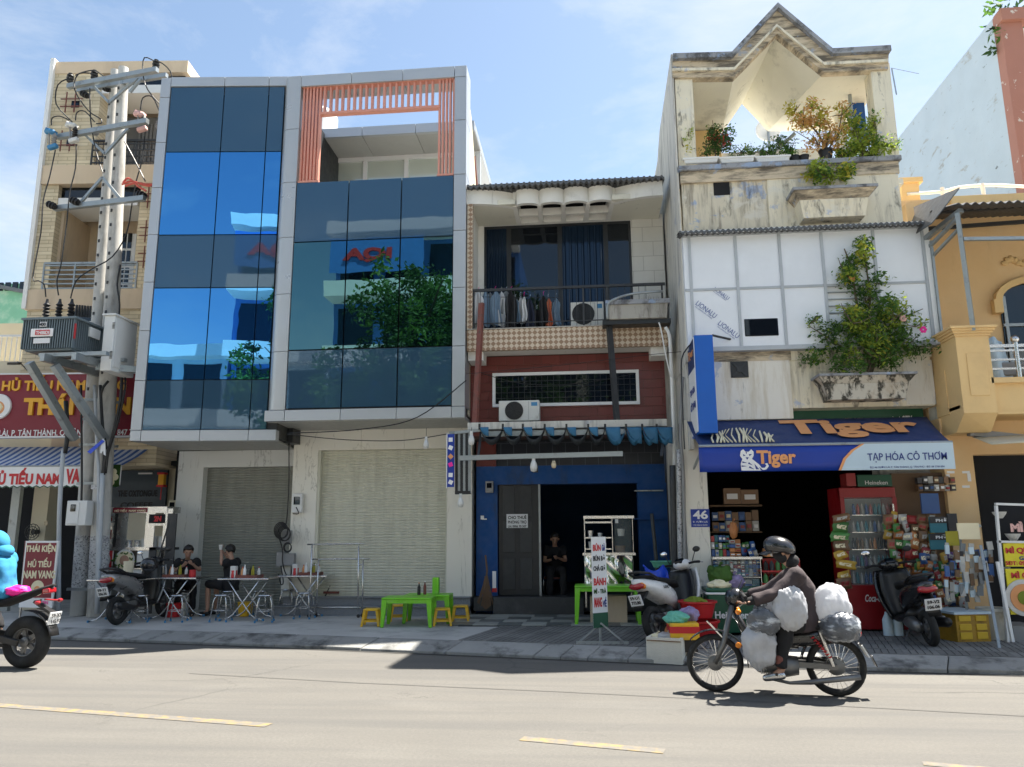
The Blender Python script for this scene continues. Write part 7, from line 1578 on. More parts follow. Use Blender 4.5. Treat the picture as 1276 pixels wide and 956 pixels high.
# banner stand
bs = thing('banner_stand', 'tall narrow white banner with red, black and green lettering on a grey stand', 'sign', tuple(GP(750, 803)))
PBn = PL(.16, 11.05, R(-62)); u0, u1 = -.16, .42
PBn = PL(.14, 10.95, R(40)); wB = .27
z1 = onY(750, 669, 10.95).z; z0 = onY(750, 782, 10.95).z
m = MB(PBn); m.box(-.13, 0, z0, .13, .012, z1); m.build('banner', 'paper_white', bs)
def bt(s, f0, f1, mt, x0=-.11, x1=.11): text(s, (x0, z0+(z1-z0)*f0, x1, z0+(z1-z0)*f1), mt, bs, PBn, -.003, bold=.04, depth=.002)
bt('BÚN', .84, .93, 'ink_red', -.11, .03); bt('GÀ', .84, .93, 'ink_navy', .05, .11); bt('BÚN BÒ', .73, .80, 'ink_black'); bt('CHẢ GIÒ', .62, .69, 'ink_black'); bt('BÁNH', .46, .56, 'ink_red'); bt('MÌ - TRÀ', .37, .43, 'leaf_dark'); bt('MANG', .22, .33, 'ink_red', -.11, .03); bt('VỀ', .22, .33, 'ink_navy', .04, .11)
m = MB(PBn); m.box(-.13, -.004, z0, .13, .014, z0+(z1-z0)*.16); m.build('green_foot_print', 'dark_green', bs)
m = MB(PBn); m.tube([(0, .02, z0), (0, .02, PZ+.02)], .018); m.build('pole', 'galv', bs)
for dx, dy in ((-.32, -.1), (.32, -.1), (0, .35)): m = MB(); b0 = Vector((.14, 10.95, PZ+.26)); m.beam(b0, b0+Vector((dx, dy, -.25)), .02, .02); m.build('strut', 'galv', bs)
m = MB(); m.beam((-.2, 10.85, PZ+.02), (.5, 10.85, PZ+.02), .05, .03); m.build('base_bar', 'galv', bs)
# foam box at the kerb with bags
fb = thing('foam_box', 'dirty open polystyrene box at the kerb holding bags', 'box', (0, 0, 0)); a, b = GP(807, 828), GP(854, 829); yf = 9.62; zf = 0.004
a = onZ(806, 826, zf); b = onZ(853, 829, zf); w = b.x-a.x; d_ = .45; h_ = onY(830, 792, a.y).z
M_ = Matrix.Translation((a.x, a.y, zf)) @ Matrix.Rotation(math.atan2(b.y-a.y, w), 4, 'Z'); H_ = h_-zf-.02
m = MB(M_); m.box(0, 0, 0, w, .035, H_); m.box(0, d_-.035, 0, w, d_, H_); m.box(0, .035, 0, .035, d_-.035, H_); m.box(w-.035, .035, 0, w, d_-.035, H_); m.box(.035, .035, 0, w-.035, d_-.035, .05); m.build('box_body', 'foam', fb)
m = MB(M_); m.box(.01, -.01, H_*.86, w-.01, .0, H_*.9); m.build('dirt_ring', 'stick_brown', fb)
V3 = lambda a, b, c: Vector((a, b, c))
def bag(name, label, c, r, mt, seed, amp=.12, cat='bag', knot=True, n=34, root=None, rot=None, crease=None):
    c = Vector(c); r = Vector(r); sd = seed*7.7
    def f(p):
        q = Vector((p.x/r.x, p.y/r.y, p.z/r.z)); az = math.atan2(q.y, q.x); k = 1+.13*abs(mnoise.noise(V3(az*3.2, q.z*.7, sd)))*(1-abs(q.z)*.3)-.05*abs(mnoise.noise(q*3.3+V3(0, 0, sd)))+.03*mnoise.noise(q*9+V3(sd, sd, 0))+amp*mnoise.noise(q*1.6+Vector((sd, 0, 0)))+amp*.55*abs(mnoise.noise(q*4.3+Vector((0, sd, 0))))-amp*.2
        if q.z > .72 and knot: k *= 1-.5*(q.z-.72)/.28
        if q.z < -.6: k *= 1.02
        return p*k
    t = root or thing(name, label, cat, tuple(c))
    m = MB(); m.ell(c, r, n*2, n, f=f, rot=rot); o = m.build('bag_body' if root is None else name, mt, t, smooth=True)
    if knot: m = MB(); tp = c+Vector((0, 0, r.z*.86)); m.ell(tp, (r.x*.1, r.y*.1, r.z*.12), 8, 6); m.ell(tp+Vector((.02, 0, r.z*.18)), (r.x*.16, r.y*.1, r.z*.12), 8, 6); m.build('knot', mt, t, smooth=True)
    return t
mat('bag_white', (.66, .67, .70), .32, var=.06, sc=5, bump=.9, bsc=7, c2=(.50, .51, .55), t2=(.5, .7), s2=4, rand=0)
if True:
    t_ = MATS['bag_white'].node_tree; tr = t_.nodes.new('ShaderNodeBsdfTranslucent'); tr.inputs['Color'].default_value = (.8, .82, .86, 1); ms_ = t_.nodes.new('ShaderNodeMixShader'); ms_.inputs[0].default_value = .4
    t_.links.new(t_.nodes['Principled BSDF'].outputs[0], ms_.inputs[1]); t_.links.new(tr.outputs[0], ms_.inputs[2]); t_.links.new(ms_.outputs[0], t_.nodes['Material Output'].inputs['Surface'])
mat('bag_teal', (.12, .42, .32), .45, bump=.5, bsc=12); mat('bag_lilac', (.25, .20, .36), .45, bump=.5, bsc=12)
pw = M_ @ Vector((w*.55, .22, H_*.85)); bag('white_bag', 'white plastic bag lying in the polystyrene box', pw, (.17, .13, .12), 'bag_white', 1, .2); pw = M_ @ Vector((w*.22, .2, H_*.85)); bag('clear_bag', 'little yellowish bag in the left of the polystyrene box', pw, (.09, .09, .09), 'ink_cream', 2, .2)
yb = thing('yellow_box', 'yellow foam box with a red band behind the polystyrene box', 'box', (1.2, 9.9, PZ)); p = onZ(853, 805, PZ); q = onY(871, 776, p.y)
p = onY(836, 806, 10.15); q = onY(871, 777, 10.15); m = MB(); m.box(p.x, 10.15, PZ+.15, q.x, 10.55, q.z); m.build('box_body', 'yellow_plastic', yb, bevel=.01); m = MB(); zz = (PZ+.15+q.z)/2+.02; m.box(p.x-.005, 10.143, zz-.04, q.x+.005, 10.557, zz+.04); m.build('red_band', 'red_plastic', yb)
m = MB(); m.box(p.x+.05, 10.2, PZ, q.x-.02, 10.5, PZ+.15); m.build('dark_base', 'black_plastic', yb)
bag('teal_bag', 'teal plastic bag on the yellow box', ((p.x+q.x)/2-.08, 10.3, q.z+.05), (.15, .13, .08), 'bag_teal', 3, .25, knot=False); bag('lilac_bag', 'lilac plastic bag behind the teal one', ((p.x+q.x)/2+.1, 10.45, q.z+.08), (.12, .1, .09), 'bag_lilac', 4, .25, knot=False)
def tub(label, px, py, Y, r, h, mt, z=None):
    p = onY(px, py, Y); z = PZ if z is None else z; m = MB(); m.lathe([(r*.75, 0), (r*.95, h*.85), (r*1.05, h*.9), (r*1.05, h), (r*.92, h), (r*.72, .03), (0, .03)], (p.x, Y, z), 24, caps=False); return tag(m.build('plastic_tub', mt, smooth='auto'), label, 'tub', 'round plastic tubs left of the green cooler')
tub('upper red tub holding vegetables left of the green cooler', 870, 770, 11.4, .26, .22, 'red_plastic', PZ+.3); tub('lower red tub left of the green cooler', 872, 785, 11.4, .27, .24, 'red_plastic', PZ+.02); tub('orange tub behind the white scooter', 838, 772, 11.9, .17, .26, 'ink_orange')
bag('green_vegetables', 'pale green vegetables in the upper red tub', (onY(868, 765, 11.4).x, 11.4, PZ+.5), (.15, .13, .08), 'leaf_lime', 9, .4, 'vegetables', False)
bs2 = thing('wood_boards', 'bundle of wooden boards standing behind the white scooter', 'boards', tuple(GP(836, 762)))
for k in range(4): m = MB(); m.beam(onY(829+k*4, 764, 12.6), onY(832+k*3, 716+k*3, 12.7), .05, .02); m.build('board', 'stick_brown', bs2)
tub('pale green basin on the stand behind the white scooter', 826, 700, 13.0, .2, .1, 'bag_teal', onY(826, 707, 13).z)
# green cooler
gc = thing('green_cooler', 'dark green cooler box with red star and white lettering at the shop door', 'cooler', (2.2, 12.0, PZ))
YCo = 11.75; p, q = onY(883, 778, YCo), onY(960, 741, YCo); m = MB(); m._a([(p.x+.05, YCo, PZ+.04), (q.x-.05, YCo, PZ+.04), (q.x-.05, YCo+.42, PZ+.04), (p.x+.05, YCo+.42, PZ+.04), (p.x, YCo-.03, q.z), (q.x, YCo-.03, q.z), (q.x, YCo+.46, q.z), (p.x, YCo+.46, q.z)], [(3, 2, 1, 0), (4, 5, 6, 7), (0, 1, 5, 4), (1, 2, 6, 5), (2, 3, 7, 6), (3, 0, 4, 7)]); m.build('body', 'dark_green', gc, bevel=.02)
m = MB(); m.box(p.x-.02, YCo-.05, q.z, q.x+.02, YCo+.48, q.z+.03); m.build('rim', 'ink_white', gc, bevel=.008); m = MB(); m.box(p.x-.015, YCo-.045, q.z+.03, q.x+.015, YCo+.475, q.z+.09); m.build('lid', 'dark_green', gc, bevel=.02)
PCo = PL(0, YCo-.02); tx('Heineken', 891, 762, 933, 771, 'ink_white', gc, PCo, v=-.004, bold=.025)
c = PCo.uz(912, 754, 0); m = MB(PCo); m.prism([(c[0]+(.075 if k % 2 == 0 else .03)*math.sin(k*math.pi/5), c[1]+(.075 if k % 2 == 0 else .03)*math.cos(k*math.pi/5)) for k in range(10)], -.03, 0); m.build('red_star', 'ink_red', gc)
for x in (p.x-.03, q.x+.03): m = MB(); m.tube([(x, YCo+.1, q.z-.02), (x, YCo+.1, q.z-.12), (x, YCo+.35, q.z-.12), (x, YCo+.35, q.z-.02)], .015, 6); m.build('handle', 'dark_green', gc)
bag('cabbage_bag', 'clear bag of green cabbages on the green cooler', (onY(898, 722, 11.95).x, 11.95, q.z+.27), (.18, .15, .16), 'leaf_mid', 5, .3); bag('garlic_bag', 'clear bag of pale garlic below the cabbages', (onY(896, 735, 11.9).x, 11.85, q.z+.13), (.16, .1, .08), 'ink_cream', 6, .35, knot=False); bag('lilac_goods_bag', 'lilac translucent bag right of the cabbages', (onY(916, 730, 11.9).x, 11.95, q.z+.17), (.14, .12, .13), 'bag_lilac', 7, .25)

# ================================================================= goods in the grocery
PAL = [mat('pack_%s' % n, c, .45, var=.1, rand=.25) and 'pack_%s' % n for n, c in (('red', (.30, .03, .03)), ('blue', (.03, .09, .26)), ('teal', (.04, .19, .24)), ('yellow', (.48, .30, .04)), ('green', (.06, .2, .05)), ('white', (.45, .45, .43)), ('orange', (.45, .17, .05)), ('brown', (.2, .11, .055)), ('violet', (.1, .05, .16)), ('black', (.03, .03, .035)))]
def pack(x0, z0, x1, z1, y, d, mt, root=None, label=None, nm='packet'):
    m = MB(); m.box(x0, y, z0, x1, y+d, z1); o = m.build(nm, mt, root, bevel=.004); return o
_pl = {}
def pillow(mt, v, root, nm):
    k = (mt, v)
    if k not in _pl:
        def f(a, b, s=-1): q = (1-(2*a-1)**4)*(1-(2*b-1)**4); return (a-.5+.04*math.sin(b*9+v), s*.035*q*(1+.5*mnoise.noise(Vector((a*5+v*9, b*6, s)))), b-.5)
        m = MB(); m.grid(f, 7, 7); m.grid(lambda a, b: f(a, b, 1), 7, 7)
        m.cur = 1; m.grid(lambda a, b: (lambda p: (p[0], p[1]-.003, p[2]))(f(.2+.6*a, .35+.35*b)), 4, 4); o = m.build(nm, [mt, ('ink_cream', 'pack_red', 'pack_white')[v]], root, smooth=True, local=True); _pl[k] = o; return o
    return share(_pl[k], root, (0, 0, 0), nm)
def stock(root, px0, y0, px1, y1, Y, nx, nz, seed, pal, kind='box', nm='packet'):
    a, b = onY(px0, y1, Y), onY(px1, y0, Y); r_ = random.Random(seed); w, h = (b.x-a.x)/nx, (b.z-a.z)/nz
    for j in range(nz):
        for i in range(nx):
            mt = r_.choice(pal); x = a.x+i*w; z = a.z+j*h
            if kind == 'box': m = MB(); hh = h*r_.uniform(.7, .96); m.box(x+.004, Y+r_.uniform(0, .03), z, x+w-.004, Y+.12, z+hh); m.build(nm, mt, root)
            elif kind == 'bottle':
                m = MB(); rr = w*.42; m.lathe([(rr, 0), (rr, h*.5), (rr*.95, h*.6), (rr*.4, h*.78), (rr*.38, h*.86)], (x+w/2, Y+.06, z), 10); o = m.build(nm, mt, root, smooth='auto')
            else:
                o = pillow(mt, r_.randrange(3), root, nm); o.location = Vector((x+w/2+r_.uniform(-.2, .2)*w, Y+r_.uniform(-.08, .05), z+h/2+r_.uniform(-.2, .2)*h))-root.location
                o.scale = (w*r_.uniform(.8, 1.3), 1, h*r_.uniform(.8, 1.35)); o.rotation_euler = (r_.uniform(-.15, .15), r_.uniform(-.35, .35), r_.uniform(-.5, .5))
            if kind == 'box' and nx*nz < 60 and r_.random() < .6:
                m = MB(); m.box(x+w*.2, Y-.003, z+hh*.3, x+w*.8, Y+.03, z+hh*.65); m.build('print_patch', r_.choice(['ink_white', 'ink_cream', 'pack_red', 'pack_blue']), root)
dc = thing('display_case', 'glass-fronted aluminium display case full of small goods in the grocery', 'display case', tuple(onY(918, 760, 12.6)))
YD = 12.55
a, b = onY(889, 741, YD), onY(949, 696, YD)
for q in ((888, 742, 890.5, 694), (947.5, 742, 950, 694)): quadbox('frame_post', YD-.02, *q, .03, 'steel', dc)
quadbox('frame_rail', YD-.022, 888, 697, 950, 694, .5, 'steel', dc); quadbox('shelf', YD+.0, 890, 720, 948, 719, .35, 'steel', dc)
stock(dc, 891, 698, 947, 718.5, YD+.05, 12, 4, 1, ['pack_white', 'pack_blue', 'pack_red', 'pack_teal', 'pack_brown', 'pack_white']); stock(dc, 891, 721, 947, 741, YD+.05, 6, 3, 2, ['pack_blue', 'pack_white', 'pack_teal'])
quadbox('back_panel', YD+.3, 889, 742, 949, 695, .02, 'dark_room', dc); quadbox('glass', YD-.0, 891, 741, 947, 697, .004, 'clear_glass', dc)
gs = thing('grocery_shelves', 'shelves of tins, cartons and bags behind the display case', 'shelves', tuple(onY(910, 690, 13.0)))
stock(gs, 887, 666, 909, 693, 12.75, 5, 3, 3, ['pack_teal', 'pack_blue', 'pack_green', 'pack_white', 'pack_red']); stock(gs, 910, 672, 923, 693, 12.7, 2, 4, 4, ['pack_orange', 'pack_blue', 'pack_white']); stock(gs, 924, 675, 942, 693, 12.7, 3, 2, 5, ['pack_green', 'pack_white', 'pack_blue'], 'bag')
stock(gs, 888, 635, 945, 662, 13.3, 7, 2, 6, ['pack_brown', 'pack_black', 'pack_blue', 'pack_white']); stock(gs, 902, 607, 945, 628, 13.3, 2, 1, 7, ['pack_blue', 'pack_brown']); quadbox('shelf', 13.3, 885, 664, 950, 662.5, .4, 'stick_brown', gs); quadbox('shelf', 13.3, 885, 631, 950, 629.5, .4, 'stick_brown', gs); quadbox('shelf', 12.75, 886, 695, 944, 693.5, .3, 'stick_brown', gs)
tag(bag('hanging_toy', 'red and gold ornament hanging above the tins', onY(914, 660, 12.6), (.06, .05, .15), 'pack_orange', 3, .2, knot=True), 'red and gold ornament hanging above the tins', 'ornament')
rc = thing('drinks_rack', 'red plastic rack of soft drink bottles under an orange bin', 'drinks rack', tuple(onY(975, 740, 12.5)))
quadbox('back', 12.75, 950, 742, 1000, 696, .02, 'red_plastic', rc)
for y in (712, 728, 742): quadbox('tier', 12.5, 950, y+1, 998, y-1, .25, 'red_plastic', rc)
for j, y in enumerate((697, 713, 729)): stock(rc, 952, y, 996, y+14, 12.5, 6, 1, 10+j, ['pack_black', 'pack_orange', 'pack_red', 'pack_green', 'hair'], 'bottle', 'bottle')
quadbox('orange_bin', 12.5, 955, 694, 985, 684, .3, 'ink_orange', rc, .01); stock(rc, 957, 676, 983, 685, 12.6, 4, 1, 20, PAL, 'bag')
# red fridge
fg = thing('drinks_fridge', 'red upright glass-door drinks fridge with white script lettering', 'fridge', tuple(onY(1085, 757, 12.3)))
YFr = 12.35; a, b = onY(1058, 757, YFr), onY(1115, 607, YFr)
m = MB(); m.box(a.x, YFr+.55, PZ+.03, b.x, YFr+.6, b.z); m.box(a.x, YFr+.03, PZ+.03, a.x+.04, YFr+.55, b.z); m.box(b.x-.04, YFr+.03, PZ+.03, b.x, YFr+.55, b.z); m.box(a.x+.04, YFr+.03, b.z-.04, b.x-.04, YFr+.55, b.z); m.build('cabinet', 'fridge_red', fg, kind='stuff')
zk1, zk0 = onY(1085, 620, YFr).z, onY(1085, 729, YFr).z
m = MB(); m.box(a.x, YFr, PZ+.03, b.x, YFr+.5, zk0); m.build('lower_panel', 'fridge_red', fg, bevel=.01); m = MB(); m.box(a.x, YFr, zk1, b.x, YFr+.1, b.z); m.build('header', 'fridge_red', fg, bevel=.01)
for x in ((a.x, a.x+.06), (b.x-.06, b.x)): m = MB(); m.box(x[0], YFr-.02, zk0, x[1], YFr+.03, zk1); m.build('door_frame', 'fridge_red', fg)
m = MB(); m.box(a.x+.06, YFr, zk0, b.x-.06, YFr+.008, zk1); m.build('door_glass', 'clear_glass', fg); m = MB(); m.box(b.x-.075, YFr-.04, zk0+.1, b.x-.055, YFr-.018, zk1-.1); m.build('handle', 'steel', fg)
mat('fridge_light', (.55, .6, .62), .5); m = MB(); m.box(a.x+.05, YFr+.5, zk0, b.x-.05, YFr+.54, zk1); m.build('inner_back', 'fridge_light', fg)
for j in range(5):
    y = 622+j*21.4; quadbox('shelf', YFr+.06, 1062, y+20.5, 1111, y+19.5, .42, 'steel', fg); stock(fg, 1063, y+3, 1110, y+19.5, YFr+.12, 9, 1, 30+j, (['pack_red', 'pack_white', 'pack_blue', 'pack_teal'], ['pack_white', 'pack_teal', 'pack_blue'], ['pack_black', 'pack_brown', 'pack_white', 'pack_orange'], ['pack_violet', 'pack_white', 'pack_teal'], ['pack_blue', 'pack_teal', 'pack_white'])[j], 'bottle', 'bottle')
PFr = PL(0, YFr); tx('Coca-Cola', 1078, 741, 1106, 750, 'ink_white', fg, PFr, v=-.003, bold=.015, shear=.3); tx('Heineken', 1078, 599, 1106, 604, 'ink_white', fg, PL(0, YFr+.05), v=-.003)
quadbox('crate_top', YFr+.06, 1068, 606, 1112, 592, .3, 'dark_green', fg); quadbox('crate_top', YFr+.06, 1054, 606, 1067, 590, .3, 'pack_red', fg)
# hanging snack packets
hp = thing('snack_curtain_left', 'strips of yellow snack packets hanging left of the fridge', 'snack strips', tuple(onY(1048, 690, 12.4))); stock(hp, 1043, 640, 1054, 735, 12.2, 1, 8, 41, ['pack_yellow', 'pack_green', 'pack_orange', 'pack_brown'], 'bag')
hp = thing('snack_curtain', 'thick curtain of hanging snack packets right of the fridge', 'snack strips', tuple(onY(1140, 680, 12.2))); stock(hp, 1112, 640, 1160, 765, 12.15, 6, 11, 42, ['pack_brown', 'pack_orange', 'pack_red', 'pack_white', 'pack_yellow', 'pack_brown', 'pack_green'], 'bag'); stock(hp, 1150, 690, 1196, 765, 12.0, 6, 7, 43, PAL, 'bag')
quadbox('wall_boards', 12.45, 1110, 765, 1196, 590, .05, 'stick_brown', hp)
for k, (x0, y0, x1, y1, mt, s, lb) in enumerate(((1158, 644, 1181, 664, 'pack_teal', 'PHỞ', 'upper teal carton of pho packets hanging beside the grocery'), (1158, 665, 1181, 685, 'pack_teal', 'PHỞ', 'lower teal carton of pho packets hanging beside the grocery'), (1147, 615, 1172, 640, 'pack_blue', '', 'blue carton above the pho packets'), (1180, 640, 1195, 665, 'pack_black', '', 'black hanging pack right of the pho cartons'))):
    t = thing('hanging_carton', lb, 'carton', tuple(onY(x0, y1, 12.0))); quadbox('carton', 12.0, x0, y1, x1, y0, .04, mt, t, .004)
    if s: quadbox('header', 11.995, x0, y0+8, x1, y0, .005, 'pack_black', t); tx(s, x0+8, y0+1.5, x1-1, y0+6.5, 'ink_white', t, PL(0, 11.995), v=-.001, bold=.03)
t = thing('dark_shelf_goods', 'dark shelf of tins high on the wall behind the awning corner', 'shelf', tuple(onY(1170, 610, 12.3))); stock(t, 1145, 592, 1190, 612, 12.25, 7, 2, 44, ['pack_black', 'pack_brown', 'pack_white'])
# leaning display board with hanging goods
rk = thing('hanging_goods_rack', 'leaning rack with yellow cards and hanging grey trinkets by the kerb', 'display rack', tuple(GP(1220, 805)))
for p, q, Y0, Y1 in (((1246, 811), (1222, 680), 10.75, 11.4), ((1205, 760), (1196, 668), 11.6, 11.7), ((1175, 668), (1222, 655), 11.5, 11.5)): m = MB(); m.beam(onY(*p, Y0), onY(*q, Y1), .035, .035); m.build('rack_bar', 'galv', rk)
for x0, y0, x1, y1 in ((1178, 662, 1196, 680), (1192, 652, 1222, 672)): quadbox('yellow_card', 11.45, x0, y1, x1, y0, .01, 'ink_cream' if x0 > 1180 else 'leaf_yellow', rk)
r_ = random.Random(12)
for k in range(74):
    x = r_.choice([1180, 1186, 1193, 1199, 1205, 1211, 1217, 1222, 1228, 1234])+r_.uniform(-1, 1); y = r_.uniform(678, 745) if x < 1225 else r_.uniform(680, 722); c = onY(x, y, 11.38+r_.uniform(-.04, .04)); m = MB(); m.cbox(c, (r_.uniform(.04, .075), .02, r_.uniform(.08, .17)), (r_.uniform(-.1, .1), r_.uniform(-.12, .12), r_.uniform(-.3, .3))); m.build('trinket', r_.choice(['pack_white', 'pack_white', 'cloth_grey', 'pack_black', 'banner_pale', 'pack_blue', 'stick_brown']), rk)
# wooden crate with glass top
wc = thing('yellow_crate', 'worn yellow-brown wooden crate with panelled front under the hanging goods', 'crate', (0, 0, 0)); mat('crate_wood', (.42, .24, .02), .6, var=.25, sc=4, c2=(.16, .1, .03), t2=(.5, .7), s2=4); mat('crate_yellow', (.62, .40, .02), .5, var=.15)
a, b = onZ(1194, 801, PZ), onZ(1236, 800, PZ); Mx = Matrix.Translation((a.x, a.y, PZ)) @ Matrix.Rotation(math.atan2(b.y-a.y, b.x-a.x), 4, 'Z'); w = (b-a).length; h = onY(1215, 766, a.y).z-PZ
m = MB(Mx); m.box(0, 0, 0, w, .6, h); m.build('crate_body', 'crate_wood', wc, bevel=.008)
for i in range(2):
    for j in range(3): m = MB(Mx); m.box(.04+i*w*.5, -.012, .04+j*h*.32, w*.5-.03+i*(w*.5-.02), -.001, .02+(j+1)*h*.3); m.build('front_board', 'crate_yellow', wc, bevel=.004)
m = MB(Mx); m.box(-.03, -.03, h, w+.03, .63, h+.03); m.build('lid', 'banner_pale', wc)
# noodle stand at the right edge
ms = thing('noodle_stand', 'white framed noodle stand with yellow panel, red letters and bowls', 'food cart', tuple(GP(1260, 800)))
YQ = 11.3
for p, q in (((1241, 630), (1256, 800)), ((1240, 628), (1300, 630)), ((1243, 675), (1300, 676))): m = MB(); m.beam(onY(*p, YQ), onY(*q, YQ), .045, .03); m.build('frame_bar', 'white_frame', ms)
quadbox('shade_panel', YQ+.3, 1240, 675, 1300, 632, .02, 'dark_room', ms); tx('MÌ', 1259, 650, 1275, 663, 'pink_rubber', ms, PL(0, YQ), bold=.06)
quadbox('yellow_panel', YQ, 1250, 706, 1300, 677, .02, 'leaf_yellow', ms); quadbox('yellow_panel', YQ-.03, 1253, 766, 1300, 709, .02, 'leaf_yellow', ms)
mat('panel_yellow', (.75, .65, .02), .4, rand=0)
for o in list(ms.children):
    if o.name.startswith('yellow_panel'): o.data.materials[0] = MATS['panel_yellow']
PQ = PL(0, YQ-.002); tx('MÌ QUẢNG', 1253, 680, 1306, 691, 'ink_red', ms, PQ, bold=.04); tx('GÀ TA', 1270, 692, 1294, 698, 'ink_navy', ms, PQ, bold=.03); tx('SĐT: 0937 208 117', 1253, 699, 1312, 704.5, 'ink_red', ms, PQ, bold=.03)
PQ2 = PL(0, YQ-.034); tx('MÌ QUẢNG', 1260, 711, 1312, 722, 'ink_red', ms, PQ2, bold=.04); c = PQ2.uz(1276, 745); 
for r, mt, dv in ((.24, 'porcelain', 0), (.18, 'ink_orange', .01), (.09, 'leaf_lime', .02)): m = MB(PQ2); m.lathe([(0, -.012-dv), (r, -.01-dv), (r, 0)], (c[0], 0, c[1]), 24, 'y'); m.build('bowl_print', mt, ms)
quadbox('cart_base', YQ+.05, 1262, 805, 1300, 780, .5, 'cable_grey', ms)
for x, y, w in ((1246, 640, 14), (1263, 668, 15), (1252, 708, 12)): p = onY(x, y+6, YQ+.15); r = w*.0128/2; m = MB(); m.lathe([(r*.4, 0), (r*.9, r*.7), (r, r*1.0), (r*.9, r*.95)], p, 16); tag(m.build('bowl', 'porcelain', smooth='auto'), {1246: 'white bowl hung at the top left of the noodle stand', 1263: 'white bowl under the red letters of the noodle stand', 1252: 'white bowl beside the yellow panel'}[x], 'bowl')
for p, q in (((1243, 700), (1262, 800)),): m = MB(); m.beam(onY(*p, 11.1), onY(*q, 11.0), .04, .03); tag(m.build('leaning_pole', 'white_frame'), 'thin white pole leaning before the noodle stand', 'pole')
tub('white bucket between the yellow crate and the noodle stand', 1241, 795, 11.6, .2, .42, 'foam')
wb = thing('water_bottles', 'blue-capped water bottles standing by the fridge foot', 'bottles', tuple(onY(1108, 770, 12)))
for k in range(3): p = onY(1106+k*6, 776, 11.9); m = MB(); m.lathe([(.07, 0), (.07, .22), (.03, .3), (.028, .33)], (p.x, 11.9+.1*(k % 2), PZ), 12); m.build('bottle', 'banner_pale', wb, smooth='auto')
for k in range(2):
    m = MB(); p = onZ(1092+k*9, 783, PZ); m.ell(p+Vector((0, 0, .04)), (.05, .13, .045), 10, 6); tag(m.build('sandal', 'ink_cream', smooth=True), ('left', 'right')[k]+' pale sandal of the pair by the fridge', 'sandal')
# ================================================================= motorbikes
mat('paint_silver', (.27, .27, .27), .3, metal=.5, var=.04, coat=.5, rand=0); mat('paint_white', (.72, .72, .72), .28, var=.03, coat=.6, rand=0); mat('paint_black', (.015, .015, .018), .25, var=.05, coat=.6, rand=0)
mat('lamp_red', (.35, .01, .015), .15, var=.05, coat=1, rand=0); mat('amber', (.8, .25, .02), .3, rand=0); mat('engine_grey', (.18, .18, .18), .45, metal=.7, var=.2)
def wheel(t, x, r, tr, mt_rim='engine_grey', spokes=5, thin=False, y=0., M=None):
    m = MB(M); m.tube([(x+r*math.cos(i*math.pi/18)-tr*math.cos(i*math.pi/18), y, r+(r-tr)*math.sin(i*math.pi/18)) for i in range(36)], tr, 10, closed=True); w = m.build('tyre', 'tyre', t, local=True, smooth=True)
    rr = r-tr*2+.01; m = MB(M); m.lathe([(rr+.012, -tr*.6), (rr-.006, -tr*.35), (rr-.006, tr*.35), (rr+.012, tr*.6)], (x, y, r), 36, 'y', caps=False); m.build('rim', 'chrome' if thin else mt_rim, w, local=True, smooth=True, solid=.004)
    m = MB(M)
    for k in range(spokes):
        a = 2*math.pi*k/spokes; e = (x+rr*math.cos(a), y, r+rr*math.sin(a))
        if thin: m.tube([(x+.03*math.cos(a+.8), y+(.03 if k % 2 else -.03), r+.03*math.sin(a+.8)), e], .0028, 4)
        else: m.beam((x, y, r), e, .05, .035, (0, 1, 0))
    m.build('spokes', 'chrome' if thin else mt_rim, w, local=True, kind='stuff'); m = MB(M); m.lathe([(.03, -.06), (.075 if thin else .06, -.045), (.075 if thin else .06, .045), (.03, .06)], (x, y, r), 18, 'y'); m.build('hub', 'engine_grey', w, local=True, smooth='auto')
